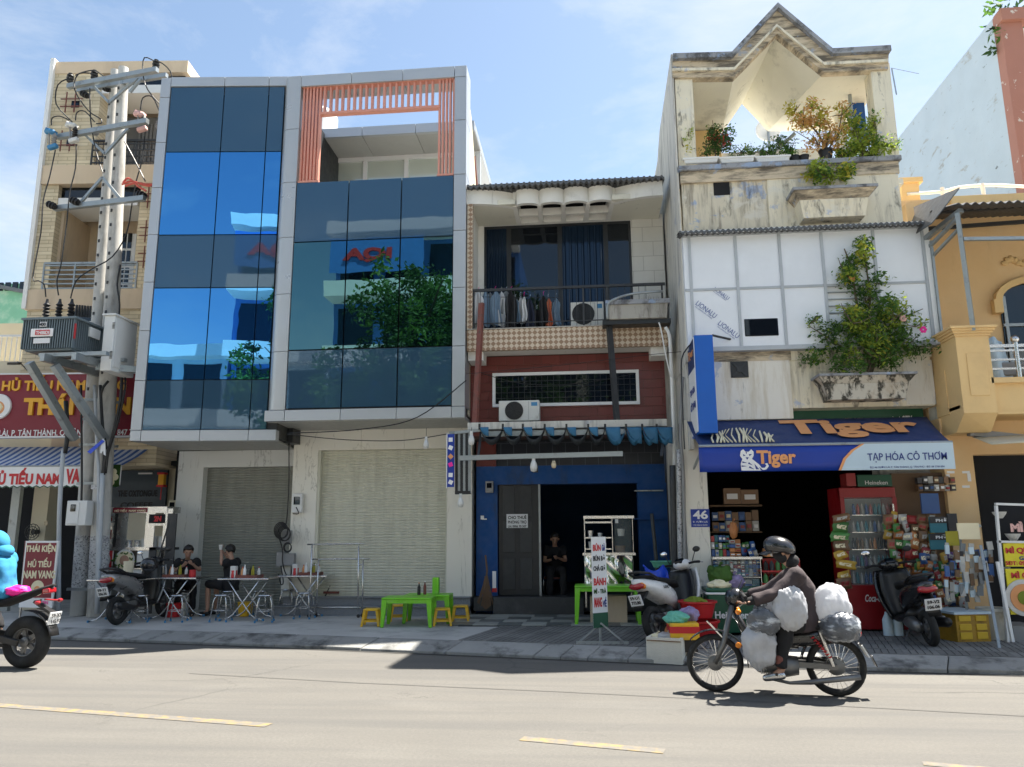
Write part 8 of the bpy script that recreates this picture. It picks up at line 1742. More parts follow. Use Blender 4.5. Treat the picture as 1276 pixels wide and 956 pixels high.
def scooter(label, paint, dark='black_plastic', plate='59-T1 773.80'):
    t = thing('scooter', label, 'scooter', (0, 0, 0)); B = lambda nm, m, mt, p=None, **k: m.build(nm, mt, p or t, local=True, **k)
    wheel(t, .64, .235, .045); wheel(t, -.6, .235, .052)
    m = MB(); m.loft([((.0, 0, .42), .06, .10, 0), ((-.12, 0, .54), .15, .16, 0), ((-.32, 0, .63), .185, .15, .1), ((-.55, 0, .70), .18, .12, .15), ((-.75, 0, .76), .13, .085, .2), ((-.90, 0, .81), .05, .035, .3)], 16); B('rear_body', m, paint, smooth=True)
    m = MB(); m.loft([((.08, 0, .70), .09, .03, 0), ((-.02, 0, .755), .13, .04, 0), ((-.25, 0, .785), .15, .045, 0), ((-.4, 0, .80), .14, .05, 0), ((-.62, 0, .845), .12, .045, 0), ((-.78, 0, .86), .06, .025, 0)], 16); B('seat', m, 'black_matte', smooth=True)
    m = MB(); m.tube([(-.5, -.13, .82), (-.72, -.15, .90), (-.88, -.08, .93), (-.88, .08, .93), (-.72, .15, .90), (-.5, .13, .82)], .018, 8); B('grab_rail', m, dark, smooth=True)
    m = MB(); m.grid(lambda a, b: ((.36+.13*b-.16*(2*a-1)**2*(1-.5*b)), (2*a-1)*(.17+.10*math.sin(b*2.6)), .27+.66*b), 14, 12); B('leg_shield', m, paint, smooth=True, solid=.03)
    m = MB(); m.loft([((.52, 0, .42), .03, .08, 0), ((.50, 0, .55), .10, .12, 0), ((.46, 0, .72), .13, .14, 0), ((.44, 0, .86), .10, .12, 0)], 14); B('front_nose', m, paint, smooth=True)
    m = MB(); m.grid(lambda a, b: ((.30+.12*b-.10*(2*a-1)**2), (2*a-1)*(.14+.07*math.sin(b*2.6)), .30+.62*b), 8, 8); B('inner_shield', m, dark, smooth=True, solid=.03)
    m = MB(); m.loft([((.34, 0, .29), .16, .035, 0), ((.1, 0, .28), .17, .045, 0), ((-.15, 0, .32), .16, .07, 0), ((-.3, 0, .40), .12, .08, 0)], 12); B('floorboard', m, dark, smooth=True)
    m = MB(); m.ell((.42, 0, 1.0), (.13, .15, .085)); B('handlebar_cover', m, paint if paint != 'paint_silver' else dark, smooth=True); m = MB(); m.cbox((.34, 0, 1.05), (.1, .13, .05), (0, R(-30), 0)); B('gauge', m, 'dark_glass', bevel=.015)
    for s in (-1, 1):
        m = MB(); m.tube([(.40, s*.1, 1.0), (.36, s*.24, 1.01), (.32, s*.35, 1.0)], [.016, .018, .02], 8); B('grip', m, 'black_matte', smooth=True); m = MB(); m.tube([(.40, s*.2, 1.02), (.44, s*.34, .99)], .006); B('brake_lever', m, 'steel')
        m = MB(); m.tube([(.38, s*.2, 1.03), (.40, s*.26, 1.16)], .007); o = B('mirror_stem', m, 'black_plastic'); m = MB(); m.ell((.40, s*.29, 1.19), (.02, .065, .042)); B('mirror', m, 'chrome' if s > 0 else 'black_plastic', o, smooth=True)
        m = MB(); m.tube([(.64, s*.075, .235), (.52, s*.07, .6)], .018, 8); B('fork_leg', m, 'engine_grey')
        m = MB(); m.cbox((-.83, s*.075, .745), (.1, .07, .06), (0, R(25), 0)); B('turn_signal', m, 'amber' if s < 0 else 'lamp_red', bevel=.015)
    m = MB(); m.grid(lambda a, b: (.64-.27*math.cos(.25+a*2.3), (b-.5)*.12, .235+.27*math.sin(.25+a*2.3)), 14, 4); B('front_fender', m, paint, smooth=True, solid=.012)
    m = MB(); m.ell((-.86, 0, .745), (.06, .13, .05)); B('tail_lamp', m, 'lamp_red', smooth=True); m = MB(); m.loft([((-.72, 0, .66), .09, .05, 0), ((-.86, 0, .55), .08, .03, .7), ((-.92, 0, .42), .08, .012, 1.1)], 10); B('rear_fender', m, dark, smooth=True)
    m = MB(); m.cbox((-.93, 0, .56), (.012, .2, .15), (0, R(-18), 0)); p = B('number_plate', m, 'paper_white'); Mt = Matrix.Translation((-.942, 0, .56)) @ Matrix.Rotation(R(18), 4, 'Y').inverted() @ Matrix.Rotation(R(-90), 4, 'Z')
    a, b = plate.split(' ') ; 
    for s_, z0, z1 in ((a, .01, .055), (b, -.055, -.01)): o = text(s_, (-.075, z0, .075, z1), 'ink_black', p, M=Mt, bold=.03, depth=.002)
    m = MB(); m.loft([((-.25, -.13, .30), .05, .06, 0), ((-.45, -.17, .28), .06, .07, 0), ((-.75, -.19, .30), .05, .06, 0), ((-.82, -.19, .31), .03, .03, 0)], 12); B('exhaust', m, 'black_plastic', smooth=True); m = MB(); m.cbox((-.5, -.2, .32), (.24, .06, .09)); B('heat_guard', m, 'engine_grey', bevel=.02)
    m = MB(); m.loft([((-.12, .05, .28), .1, .09, 0), ((-.35, .1, .27), .07, .09, 0), ((-.6, .11, .25), .05, .07, 0)], 12); B('engine', m, 'engine_grey', smooth=True); m = MB(); m.tube([(-.15, .08, .2), (-.2, .22, .02), (-.15, .26, .01)], .012); B('side_stand', m, 'dark_steel')
    return t
def park(t, px, py, head, lean=-6, rear=True):
    p = GP(px, py); c, s = math.cos(head), math.sin(head); t.location = (p.x+.6*c, p.y+.6*s, PZ); t.rotation_euler = (R(lean), 0, head)
s1_ = scooter('silver grey scooter with a black helmet on its mirror, parked beside the noodle cart', 'paint_silver', plate='59-T1 336.36'); park(s1_, 146, 779, R(84), -7)
hm = thing('black_helmet', 'glossy black helmet hanging on the silver scooter', 'helmet', (0, 0, 0)); p = onY(186, 704, 13.35); m = MB(); m.ell(p, (.16, .14, .13), 20, 12, f=lambda q: Vector((q.x, q.y, max(q.z, -.06)))); m.build('shell', 'paint_black', hm, smooth=True); m = MB(); m.tube([p+Vector((-.13, 0, -.06)), p+Vector((0, -.03, -.17)), p+Vector((.13, 0, -.06))], .008); m.build('strap', 'black_matte', hm)
s2_ = scooter('white scooter with red tail lamp and a blue bag over its handlebar', 'paint_white', plate='59-U1 773.80'); park(s2_, 818, 799, R(52), -9)
M_ = Matrix.Translation((-.45, -.19, .66)); m = text('LEAD', (-.08, .0, .06, .04), 'ink_black', s2_, M=Matrix.Translation((s2_.location.x, s2_.location.y, PZ)) @ Matrix.Translation((-.4, -.19, .68)), bold=.02)
bb_ = thing('blue_bag', 'bright blue plastic bag draped over the white scooter handlebar', 'bag', tuple(onY(815, 720, 12.2))); c = onY(814, 722, 12.15); m = MB()
m.grid(lambda a, b: (c.x+(a-.5)*(.30+.14*b)+.10*b+.03*math.sin(b*7), c.y-.1+.06*math.sin(a*7+b*4)+.12*(b-.5)**2, c.z+.22-.5*b-.06*math.sin(a*math.pi)*(1-b)*1.5+.06*math.sin(a*5)*(b > .9)), 16, 14); m.build('bag_sheet', 'blue_plastic', bb_, smooth=True, solid=.02)
s3_ = scooter('black scooter with a white number plate parked before the grocery', 'paint_black', plate='59-V2 106.06'); park(s3_, 1163, 806, R(88), -7)

FOLD = bpy.data.textures.new('cloth_folds', 'STUCCI'); FOLD.noise_scale = .11; FOLD.turbulence = 12
# ---- people: one continuous skinned body each
def skin(name, chains, mt, root, sub=2, label=None):
    """chains of (point, radius); chains that share a point are joined there"""
    vs, rs, es, ix = [], [], [], {}
    def vid(p, r):
        k = tuple(round(x, 4) for x in p)
        if k not in ix: ix[k] = len(vs); vs.append(p); rs.append(r if isinstance(r, tuple) else (r, r))
        return ix[k]
    for ch in chains:
        ids = [vid(p, r) for p, r in ch]; es += list(zip(ids, ids[1:]))
    me = bpy.data.meshes.new(name); me.from_pydata([tuple(v) for v in vs], es, []); o = bpy.data.objects.new(name, me); COL.objects.link(o); me.materials.append(MATS[mt])
    md = o.modifiers.new('skin', 'SKIN'); md.use_smooth_shade = True; md.branch_smoothing = .6
    for i, r in enumerate(rs): me.skin_vertices[0].data[i].radius = r
    me.skin_vertices[0].data[0].use_root = True
    s = o.modifiers.new('sub', 'SUBSURF'); s.levels = s.render_levels = sub+(name in ('shirt', 'trousers')); o.parent = root
    if label: o['label'] = label
    return o
V = Vector
def person(label, J, top, bottom, sleeve=.5, shorts=False, bare_feet=False, S=1., helmet=None, hair=True, shoes='black_plastic', gloves=False, face=1., loose=1., arms='skin', hood=False):
    """J: pelvis, chest, neck, head, face direction, elbows, hands, knees, ankles (world); left first"""
    root = thing('person', label, 'person', tuple(J['pelvis'])); L_ = root.location.copy(); q = lambda p: V(p)-L_
    pel, ch, nk, hd = (q(J[k]) for k in ('pelvis', 'chest', 'neck', 'head')); fd = V(J['face']).normalized(); side = J.get('side')
    side = V(side).normalized() if side is not None else V((0, 0, 1)).cross(fd).normalized(); up = (hd-nk).normalized()
    arms_, legs_, cl_arm, cl_leg = [], [], [], []
    for i, s in ((0, 1), (1, -1)):
        sh = ch+(nk-ch)*.62+side*s*.17*S; el, ha = q(J['elbow'][i]), q(J['hand'][i]); hipp = pel+side*s*.09*S; kn, an = q(J['knee'][i]), q(J['ankle'][i])
        wd = (ha-el).normalized(); palm = ha+wd*.05*S
        arms_.append([(nk-up*.05, .06*S), (sh, .055*S), (sh+(el-sh)*.5, .047*S), (el, .04*S), (el+(ha-el)*.5, .036*S), (ha, .026*S), (palm, (.034*S, .02*S))])
        cr = wd.cross(side if abs(wd.dot(side)) < .8 else V((0, 0, 1))).normalized(); w_ = cr.cross(wd).normalized()
        for k in range(4):
            b0 = palm; f1 = palm+wd*.035*S+w_*(k-1.5)*.019*S; f2 = f1+wd*.03*S*(1-.12*abs(k-1.3))+cr*.012*S; f3 = f2+wd*.018*S+cr*.022*S; arms_.append([(b0, (.034*S, .02*S)), (f1, .0095*S), (f2, .0085*S), (f3, .007*S)])
        th = ha+w_*.03*S+wd*.02*S; arms_.append([(ha, .026*S), (th, .011*S), (th+wd*.03*S+w_*.012*S, .009*S)])
        toe = J.get('toe', fd); toe = V(toe).normalized(); heel = an-V((0, 0, .05))-toe*.03
        legs_.append([(pel, .112*S), (hipp+(kn-hipp)*.25, .085*S), (hipp+(kn-hipp)*.6, .07*S), (kn, .056*S), (kn+(an-kn)*.35, .055*S), (an, .036*S), (an+toe*.08-V((0, 0, .05)), .035*S), (an+toe*.19-V((0, 0, .065)), .026*S)])
        e = .012*S*loose; n_ = 4 if sleeve < .6 else 6; pr = [.075, .068, .06, .05, .045, .04]; ap = [nk-up*.06, sh, sh+(el-sh)*.55, el, el+(ha-el)*.5, ha-wd*.03*S]
        if sleeve < .6: ap = ap[:3]
        cl_arm.append([(p_, r_*S*loose**.5+e*.5) for p_, r_ in zip(ap, pr)])
        lp = [pel, hipp+(kn-hipp)*.25, hipp+(kn-hipp)*.7, kn, kn+(an-kn)*.4, an-V((0, 0, -.03))]; lr = [(.145*S, .13*S), .102*S, .085*S, .07*S, .066*S, .055*S]
        if shorts: lp = lp[:4]; lr = lr[:3]+[.078*S]
        cl_leg.append(list(zip(lp, lr)))
    mid = (pel+ch)/2; spine = [(pel, .112*S), (mid, .105*S), (ch, .115*S), (nk-up*.05, .06*S), (nk, .05*S), (nk+up*.05, .05*S)]
    jaw = hd-up*.055*S+fd*.02*S; spine += [(jaw, (.062*S, .07*S)), (hd+up*.01*S, (.075*S, .088*S)), (hd+up*.07*S, (.06*S, .075*S))]
    body = skin('body', [spine]+arms_+legs_, arms, root)
    # face: nose, ears, eyes, mouth
    fc = hd+fd*.085*S
    m = MB(); m.ell(fc-up*.018*S+fd*.012, (.014*S, .014*S, .022*S), 8, 6)
    for s in (-1, 1): m.ell(hd+side*s*.078*S-up*.01*S, (.02*S, .014*S, .03*S), 8, 6)
    m.build('nose_and_ears', 'skin', body, local=True, smooth=True, kind='stuff')
    for s in (-1, 1): m = MB(); m.ell(fc+side*s*.03*S+up*.012*S-fd*.006, .011*S, 8, 6); m.build('eye', 'black_plastic', body, local=True, smooth=True)
    m = MB(); m.ell(fc-up*.058*S-fd*.006, (.022*S, .022*S, .006*S), 8, 4); m.build('mouth', 'pink_rubber', body, local=True, smooth=True)
    def ringtube(m, rings, n=16):
        vs = []
        for c, a_, b_ in rings:
            for k in range(n): t = 2*math.pi*k/n; vs.append(c+side*a_*math.cos(t)+bk*b_*math.sin(t))
        m._a(vs, [(i*n+k, i*n+(k+1) % n, (i+1)*n+(k+1) % n, (i+1)*n+k) for i in range(len(rings)-1) for k in range(n)]+[tuple(range(n-1, -1, -1)), tuple((len(rings)-1)*n+k for k in range(n))])
    def garment(nm, m, mt, vox=.013):
        o = m.build(nm, mt, root, local=True, smooth=True); r = o.modifiers.new('join', 'REMESH'); r.mode = 'VOXEL'; r.voxel_size = vox; r.use_smooth_shade = True
        r = o.modifiers.new('soft', 'SMOOTH'); r.factor = .6; r.iterations = 4; d = o.modifiers.new('folds', 'DISPLACE'); d.texture = FOLD; d.strength = .03; d.mid_level = .35
    sp = (ch-pel).normalized(); bk = side.cross(sp).normalized(); L2 = S*(1+.25*(loose-1)); m = MB()
    ringtube(m, [(pel-sp*.10, .165*L2, .13*L2), (pel+sp*.02, .17*L2, .135*L2), (mid, .16*L2, .128*L2), (ch, .18*L2, .135*L2), (ch+(nk-ch)*.45, .175*L2, .12*L2), (ch+(nk-ch)*.75, .12*L2, .09*L2), (nk-up*.01, .065*S, .062*S)])
    for c_ in cl_arm: m.tube([p for p, r_ in c_][1:], [r_ for p, r_ in c_][1:], 12); m.ell(c_[1][0], .085*L2)
    garment('shirt', m, top); m = MB(); ringtube(m, [(pel+sp*.13, .145*S, .12*S), (pel, .165*S, .13*S), (pel-sp*.08, .15*S, .12*S)])
    for c_ in cl_leg:
        m.tube([p for p, r_ in c_][1:], [(r_[0] if isinstance(r_, tuple) else r_) for p, r_ in c_][1:], 12); m.tube([pel, c_[1][0]], .105*S, 12); m.ell(c_[3][0] if len(c_) > 3 else c_[-1][0], .066*S)
    garment('shorts' if shorts else 'trousers', m, bottom)
    if not bare_feet:
        for i in (0, 1): an = q(J['ankle'][i]); m = MB(); toe = V(J.get('toe', fd)).normalized(); skin('shoe', [[(an-toe*.04-V((0, 0, .045)), .043), (an+toe*.07-V((0, 0, .05)), .044), (an+toe*.19-V((0, 0, .06)), .034)]], shoes, root)
    if hair:
        def hf(p): return p
        m = MB(); cc = hd+up*.025*S-fd*.018*S; zz = up; rot = V((0, 0, 1)).rotation_difference(up)
        m.ell((0, 0, 0), (.098*S, .104*S, .108*S), 20, 14, f=lambda p: p*(1+.10*mnoise.noise(p*22)+.06*mnoise.noise(p*60)))
        ax = Matrix((side, fd, up)).transposed(); vv = []
        for p in m.v:
            p = V(p)
            if p.y > .045*S and p.z < .045*S: p.y = .045*S-(.045*S-p.z)*.6
            if p.z < -.05*S and p.y > -.06*S: p.z = -.05*S
            vv.append(tuple(cc+ax @ p))
        m.v = vv; m.build('hair', 'hair', root, local=True, smooth=True)
    return root, body, (hd+L_, fd, side, up)
# ---- underbone motorcycle and its loaded rider
cub = thing('loaded_motorbike', 'old black underbone motorbike with chromed spoked wheels crossing the road to the left', 'motorbike', (0, 0, 0))
ra_, rb_ = onZ(1045, 868), onZ(893, 862); hd_ = math.atan2(rb_.y-ra_.y, rb_.x-ra_.x); mid_ = (ra_+rb_)/2; cub.location = (mid_.x, mid_.y, 0); cub.rotation_euler.z = hd_
wb_ = (rb_-ra_).length/2; kx = .0077; kz = .0082
def cl(px, py, y=0.): return V(((969-px)*kx, y, (866-py)*kz))
def CB(nm, m, mt, p=None, **k): return m.build(nm, mt, p or cub, local=True, **k)
wheel(cub, wb_, .285, .032, thin=True, spokes=28); wheel(cub, -wb_, .285, .036, thin=True, spokes=28)
m = MB(); m.lathe([(.075, -.07), (.09, -.05), (.09, .0)], (-wb_, 0, .285), 20, 'y'); CB('brake_drum', m, 'engine_grey', smooth='auto')
for s in (-1, 1):
    m = MB(); m.tube([(wb_, s*.07, .285), (wb_-.09, s*.07, .47), (wb_-.2, s*.05, .86)], [.022, .026, .024], 10); CB('fork_leg', m, 'engine_grey', smooth=True)
    m = MB(); m.beam((-wb_, s*.075, .285), (-.05, s*.07, .31), .03, .05); CB('swing_arm', m, 'engine_grey'); m = MB(); m.tube([(-wb_+.04, s*.11, .30), (-wb_+.14, s*.11, .62)], .018, 8); sh_ = CB('shock_absorber', m, 'steel')
    m = MB(); m.tube([V((-wb_+.06+.075*t/20.+.018*math.cos(t*1.1), s*.11+.028*math.sin(t*1.1), .38+.2*t/44.*1.0)) for t in range(0, 45)], .007, 5); CB('spring', m, 'red_plastic', sh_, smooth=True)
m = MB(); m.loft([(cl(998, 832), .1, .09, 0), (cl(980, 833), .12, .11, 0), (cl(962, 832), .09, .08, 0), (cl(948, 834), .06, .06, 0)], 12); CB('engine', m, 'engine_grey', smooth=True); m = MB()
for k in range(6): m.box(.02+k*.022, -.075, .2, .03+k*.022, .075, .33)
CB('cooling_fins', m, 'steel', kind='stuff'); m = MB(); m.beam((-wb_+.02, -.1, .31), (-.12, -.1, .3), .03, .1); CB('chain_case', m, 'black_plastic', bevel=.015)
m = MB(); m.beam((-wb_+.02, -.11, .335), (-.1, -.11, .335), .01, .02); CB('case_trim', m, 'chrome')
m = MB(); m.tube([cl(955, 845, .1), cl(985, 850, .12), cl(1010, 848, .13), cl(1070, 840, .13)], [.016, .016, .026, .03], 10); CB('exhaust', m, 'engine_grey', smooth=True)
m = MB(); m.tube([cl(918, 760), cl(935, 795), cl(955, 808), cl(1000, 806)], [.03, .045, .05, .05], 10); CB('frame_tube', m, 'paint_black', smooth=True)
m = MB(); m.loft([(cl(960, 808), .06, .06, 0), (cl(985, 800), .1, .09, 0), (cl(1015, 798), .1, .09, 0), (cl(1045, 792), .09, .05, 0), (cl(1068, 795), .05, .03, 0)], 14); CB('side_cover', m, 'paint_black', smooth=True)
m = MB(); m.loft([(cl(962, 792), .08, .03, 0), (cl(985, 786), .12, .04, 0), (cl(1020, 785), .13, .04, 0), (cl(1060, 782), .12, .035, 0)], 14); CB('seat', m, 'black_matte', smooth=True)
m = MB(); m.grid(lambda a, b: (wb_-.325*math.cos(a*2.5-.1), (b-.5)*.11*(1-.0*a), .285+.325*math.sin(a*2.5-.1)), 18, 4); CB('front_fender', m, 'paint_black', smooth=True, solid=.008)
m = MB(); m.grid(lambda a, b: (-wb_+.33*math.cos(a*2.5+.2), (b-.5)*.13, .285+.33*math.sin(a*2.5+.2)), 18, 4); m.grid(lambda a, b: (-wb_-.33-a*.04, (b-.5)*.13, .30-.0*a+.1*(1-a)), 3, 2); CB('rear_fender', m, 'paint_black', smooth=True, solid=.008)
m = MB(); m.grid(lambda a, b: (wb_-.36-.1*b, (a-.5)*.3, .62-.36*b), 4, 6); CB('leg_shield', m, 'paint_black', smooth=True, solid=.012); m = MB(); m.beam(cl(905, 801), cl(885, 781), .09, .012); m.beam(cl(905, 801, .0), cl(888, 783, .06), .012, .012); CB('basket_rim', m, 'chrome', kind='stuff')
m = MB(); m.ell(cl(925, 752), (.09, .1, .1)); CB('headlamp_shell', m, 'paint_black', smooth=True); m = MB(); m.ell(cl(917, 752), (.05, .08, .08)); CB('headlamp', m, 'dark_glass', smooth=True)
m = MB(); m.tube([cl(934, 748, -.32), cl(930, 745, -.18), cl(929, 751, 0), cl(930, 745, .18), cl(934, 748, .32)], .013, 8); CB('handlebar', m, 'chrome', smooth=True)
for s in (-1, 1):
    m = MB(); m.cyl(cl(935, 749, s*.36), cl(932, 746, s*.24), .019); CB('grip', m, 'black_matte'); m = MB(); m.ell(cl(926, 768, s*.13), (.03, .03, .03)); CB('turn_signal', m, 'amber', smooth=True); m = MB(); m.cyl(cl(968, 838, s*.1), cl(968, 838, s*.26), .014); CB('foot_peg', m, 'black_plastic')
    m = MB(); m.tube([cl(928, 745, s*.2), cl(936, 732, s*.26)], .006); CB('mirror_stem', m, 'black_plastic')
m = MB(); m.ell(cl(924, 808, .12), (.03, .01, .03)); CB('reflector', m, 'amber'); m = MB(); m.ell(cl(1074, 792), (.04, .06, .045)); CB('tail_lamp', m, 'lamp_red', smooth=True)
m = MB(); m.cbox(cl(1080, 812), (.012, .18, .13), (0, R(28), 0)); CB('number_plate', m, 'paper_white'); m = MB(); m.box(*cl(1073, 779, -.13), *cl(1025, 777, .13)); CB('rear_rack', m, 'steel')
Mb = Matrix.Translation(cub.location) @ Matrix.Rotation(hd_, 4, 'Z'); W3 = lambda px, py, y=0.: Mb @ cl(px, py, y)
fd_ = Mb.to_3x3() @ V((1, 0, -.12)); sd_ = Mb.to_3x3() @ V((0, 1, 0))
rd, rb2, (hw, hf_, hs, hu) = person('person in a brown jacket, black cap helmet and mask riding the loaded motorbike', dict(pelvis=W3(1008, 778), chest=W3(1008, 738), neck=W3(999, 715), head=W3(988, 695), face=fd_, side=sd_, elbow=(W3(972, 745, .24), W3(970, 745, -.24)), hand=(W3(942, 753, .3), W3(942, 753, -.3)), knee=(W3(984, 783, .19), W3(984, 783, -.19)), ankle=(W3(975, 834, .21), W3(975, 834, -.21)), toe=fd_), 'cloth_taupe', 'cloth_black', sleeve=1, S=1.0, hair=False, loose=1.3, shoes='steel')
m = MB(); ax = Matrix((hs, hf_, hu)).transposed()
m.ell((0, 0, 0), (.125, .15, .13), 24, 14, f=lambda p: V((p.x, p.y, max(p.z, -.055-.03*(p.y < 0))))); m.v = [tuple(hw+hu*.045+ax @ V(p)) for p in m.v]; hl = m.build('cap_helmet', 'paint_black', rd, smooth=True)
m = MB(); m.grid(lambda a, b: tuple(hw+hu*(.03-.03*b-.02*(2*a-1)**2)+hf_*(.11+.12*b*(1-.5*(2*a-1)**2))+hs*(2*a-1)*(.10-.02*b)), 10, 6); m.build('helmet_peak', 'paint_black', hl, smooth=True, solid=.012)
m = MB(); m.ell((0, 0, 0), (.085, .07, .075), 14, 10); m.v = [tuple(hw-hu*.055+hf_*.045+ax @ V(p)) for p in m.v]; m.build('face_mask', 'cloth_black', rd, smooth=True)
m = MB(); m.ell(hw-hu*.02+hf_*.1+hs*(-.02), (.03, .03, .024), 10, 6); m.build('mask_edge', 'cloth_white', rd, smooth=True)
skin('neck_scarf', [[(hw-hu*.05-hf_*.02-rd.location, .088), (hw-hu*.19-hf_*.05-rd.location, .1)]], 'cloth_black', rd)
for s in (-1, 1):
    i = 0 if s > 0 else 1
    e_, h_ = W3(972, 745, s*.24), W3(942, 753, s*.3); skin('sleeve_guard', [[(e_+(h_-e_)*.15-rd.location, .055), (e_+(h_-e_)*.6-rd.location, .05), (h_-rd.location, .045), (h_+(h_-e_).normalized()*.07-rd.location, .042)]], 'cloth_black', rd)
    a_ = W3(975, 834, s*.21); skin('ankle_sock', [[(a_+V((0, 0, .16))-rd.location, .062), (a_-rd.location, .058)]], 'rust_steel', rd)
# bags on the motorbike
mat('bag_clear', (.10, .11, .13), .2, var=.5, sc=9, bump=1., bsc=8, c2=(.50, .53, .57), t2=(.5, .62), s2=5, st=(1, 1, 3), rand=0)
BR = (0, 0, hd_)
bag('white_sack', 'white plastic bag of goods hanging at the rider knee, the middle one of three', W3(989, 760, .24), (.17, .13, .22), 'bag_white', 11, .22, knot=False); bag('white_sack', 'lowest white plastic bag hanging before the engine of the motorbike', W3(950, 806, .2), (.165, .14, .22), 'bag_white', 12, .2, knot=False)
bag('clear_sack', 'clear bag of dark clothes hanging under the handlebar', W3(957, 777, .24), (.15, .14, .155), 'bag_clear', 13, .2, rot=(0, R(30), 0)); bag('white_sack', 'small white bag tucked behind the clear one at the handlebar', W3(968, 756, .05), (.12, .1, .1), 'bag_white', 14, .2, knot=False)
bag('rear_sack_white', 'large white plastic sack standing on the rear rack of the motorbike', W3(1045, 762, .0), (.19, .18, .23), 'bag_white', 15, .14, knot=False); bag('rear_sack_clear', 'large clear sack of dark clothes knotted low at the rear of the motorbike', W3(1051, 785, .08), (.2, .19, .17), 'bag_clear', 16, .14, rot=(0, math.pi, 0))

# ---- sport motorbike at the left edge with a rider in blue
sp = thing('black_motorcycle', 'black motorcycle with fat rear tyre and cast wheels leaving the frame at left', 'motorcycle', (0, 0, 0)); q_ = onZ(30, 833); sp.location = (q_.x-.68, q_.y+.03, 0); sp.rotation_euler.z = R(177)
SB = lambda nm, m, mt, p=None, **k: m.build(nm, mt, p or sp, local=True, **k)
wheel(sp, .72, .3, .055); wheel(sp, -.68, .315, .085)
m = MB(); m.loft([((.35, 0, .85), .06, .08, 0), ((.2, 0, .9), .17, .14, 0), ((-.05, 0, .85), .15, .12, 0), ((-.2, 0, .78), .1, .08, 0)], 14); SB('fuel_tank', m, 'paint_black', smooth=True)
m = MB(); m.loft([((-.1, 0, .76), .11, .05, 0), ((-.35, 0, .78), .14, .05, .1), ((-.6, 0, .86), .12, .045, .2), ((-.85, 0, .95), .07, .03, .3), ((-.98, 0, 1.0), .03, .015, .3)], 14); SB('tail_seat', m, 'black_matte', smooth=True)
m = MB(); m.loft([((.35, 0, .45), .12, .16, 0), ((.1, 0, .42), .17, .2, 0), ((-.15, 0, .42), .13, .16, 0)], 12); SB('engine', m, 'engine_grey', smooth='auto')
for s in (-1, 1):
    m = MB(); m.beam((-.68, s*.14, .315), (-.12, s*.11, .42), .04, .08); SB('swing_arm', m, 'black_plastic', bevel=.01); m = MB(); m.tube([(.72, s*.1, .3), (.42, s*.1, 1.0)], .025, 8); SB('fork_leg', m, 'steel'); m = MB(); m.tube([(.4, s*.08, 1.02), (.3, s*.38, 1.04)], .014); SB('handlebar', m, 'black_plastic')
    m = MB(); m.tube([(-.84, s*.03, .82), (-.92, s*.16, .80)], .012); m.ell((-.93, s*.19, .80), (.04, .03, .025)); SB('turn_signal', m, 'lamp_red', kind='stuff')
m = MB(); m.cbox((-.92, 0, .93), (.1, .14, .06), (0, R(10), 0)); SB('tail_lamp', m, 'lamp_red', bevel=.015); m = MB(); m.beam((-.75, 0, .8), (-1.0, 0, .66), .09, .03); SB('plate_bracket', m, 'black_plastic'); m = MB(); m.grid(lambda a, b: (-.68-.38*math.cos(.2+a*1.4), (b-.5)*.16, .315+.38*math.sin(.2+a*1.4)), 8, 3); SB('rear_hugger', m, 'black_plastic', smooth=True, solid=.01)
m = MB(); m.tube([(.2, -.1, .25), (-.3, -.16, .25), (-.55, -.2, .4), (-.8, -.2, .48)], [.03, .03, .05, .055], 12); SB('exhaust', m, 'dark_steel', smooth=True)
m = MB(); m.cbox((-1.03, 0, .60), (.01, .2, .15), (0, R(-12), 0)); np_ = SB('number_plate', m, 'paper_white')
Ms = Matrix.Translation(sp.location) @ Matrix.Rotation(R(177), 4, 'Z'); SW = lambda x, y, z: Ms @ V((x, y, z)); f2 = Ms.to_3x3() @ V((1, 0, -.1)); s2v = Ms.to_3x3() @ V((0, 1, 0))
Mp = Matrix.Translation(sp.location) @ Matrix.Translation((-1.054, 0, .60)) @ Matrix.Rotation(R(-90), 4, 'Z')
for s_, z0 in (('59-X3', .012), ('115.97', -.058)): text(s_, (-.08, z0, .08, z0+.045), 'ink_black', np_, M=Mp, bold=.03, depth=.002)
pr, pb, (h2, hf2, hs2, hu2) = person('person in a sky blue hooded jacket on the black motorcycle at the left edge', dict(pelvis=SW(-.28, 0, .92), chest=SW(-.22, 0, 1.2), neck=SW(-.16, 0, 1.40), head=SW(-.10, 0, 1.54), face=f2, side=s2v, elbow=(SW(.05, .3, 1.12), SW(.05, -.3, 1.12)), hand=(SW(.28, .36, 1.06), SW(.28, -.36, 1.06)), knee=(SW(.1, .22, .8), SW(.1, -.22, .8)), ankle=(SW(-.12, .2, .42), SW(-.12, -.2, .42)), toe=f2), 'cloth_skyblue', 'cloth_black', sleeve=1, hair=True, loose=1.12)
m = MB(); m.ell((0, 0, 0), (.125, .135, .15), 22, 16, f=lambda p: p*(1+.04*mnoise.noise(p*9+V((3, 1, 2))))); m.ell((0, -.05, -.14), (.12, .11, .09), 18, 10, f=lambda p: p*(1+.05*mnoise.noise(p*11))); m.v = [tuple(h2-hf2*.02+hu2*.005+Matrix((hs2, hf2, hu2)).transposed() @ V(p)) for p in m.v]; m.build('hood', 'cloth_skyblue', pr, smooth=True)
bag('pink_bag', 'bright pink bag behind the blue rider', SW(-.5, .02, .93), (.15, .12, .07), 'pink', 21, .2, knot=False)
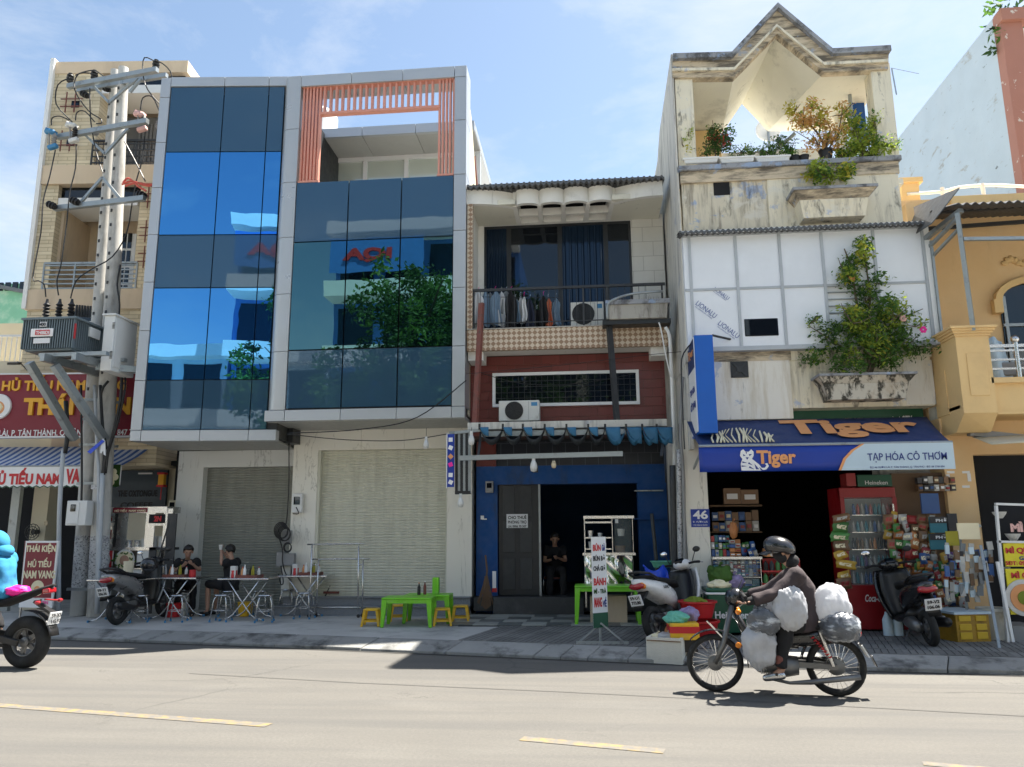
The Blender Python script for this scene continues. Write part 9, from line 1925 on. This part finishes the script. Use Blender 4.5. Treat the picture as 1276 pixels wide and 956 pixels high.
# ---- diners, seated woman
def seated(label, x, y, ang, zs, top, bottom, lean=.1, hands=None, head_t=0., shorts=True, S=.95):
    f = V((math.cos(ang), math.sin(ang), 0)); s = V((-f.y, f.x, 0)); P_ = V((x, y, zs+.1)); U = V((0, 0, 1)); c = P_+U*.30+f*lean*.8; n = P_+U*.47+f*lean*1.3; h = n+U*.14+f*(.03+head_t)
    hd = hands or [(.35, .12, .28), (.35, -.12, .28)]; hh = [P_+f*a+s*b+U*z for a, b, z in hd]; el = [(c+s*k*.24+hh[i])/2-U*.08+s*k*.06-f*.02 for i, k in ((0, 1), (1, -1))]
    return person(label, dict(pelvis=P_, chest=c, neck=n, head=h, face=f-U*(.35+head_t*3), side=s, elbow=el, hand=hh, knee=[P_+f*.40+s*.13+U*.02, P_+f*.40-s*.13+U*.02], ankle=[V((P_.x, P_.y, PZ+.09+(zs-PZ)*.0))+f*.38+s*.13, V((P_.x, P_.y, PZ+.09))+f*.38-s*.13], toe=f), top, bottom, sleeve=.5, shorts=shorts, S=S)
seated('person in a black shirt bent low over food at the folding table', -7.65, 14.4, R(-60), PZ+.45, 'cloth_black', 'cloth_black', .22, [(.38, .1, .36), (.34, -.1, .34)], .05, False)
seated('person in a black shirt and shorts lifting a white cup to drink', -6.62, 14.15, R(172), PZ+.45, 'cloth_black', 'cloth_black', .02, [(.22, .05, .62), (.3, -.12, .6)], .02, True)
m = MB(); p = V((-6.86, 14.13, PZ+1.19)); m.lathe([(.03, 0), (.04, .09), (.036, .09), (.0, .01)], p, 12); tag(m.build('white_cup', 'porcelain', smooth='auto'), 'white cup held to the mouth of the drinking man', 'cup')
wx = onY(690, 700, 15.1); pw_, _, _ = seated('person in dark clothes sitting in the doorway and looking at a phone', wx.x, 15.35, R(-82), .44+.33, 'cloth_black', 'cloth_black', .08, [(.28, .06, .24), (.26, -.06, .22)], .04, False, .92)
ch_ = thing('low_chair', 'low steel framed chair under the person in the doorway', 'chair', (wx.x, 15.35, .44)); m = MB(); m.box(wx.x-.19, 15.2, .72, wx.x+.19, 15.6, .75); m.build('seat', 'rust_steel', ch_)
for s in (-1, 1): m = MB(); m.tube([(wx.x+s*.2, 15.55, .74), (wx.x+s*.2, 15.1, .74), (wx.x+s*.2, 15.06, .70), (wx.x+s*.2, 15.1, .46), (wx.x+s*.14, 15.12, .45)], .011, 8); m.build('leg_frame', 'steel', ch_, smooth=True)
p = onY(697, 702, 15.0); m = MB(); m.cbox((wx.x-.0, 15.05, .44+.33+.36), (.07, .012, .14), (R(-40), 0, 0)); tag(m.build('phone', 'dark_glass'), 'phone held by the person in the doorway', 'phone')
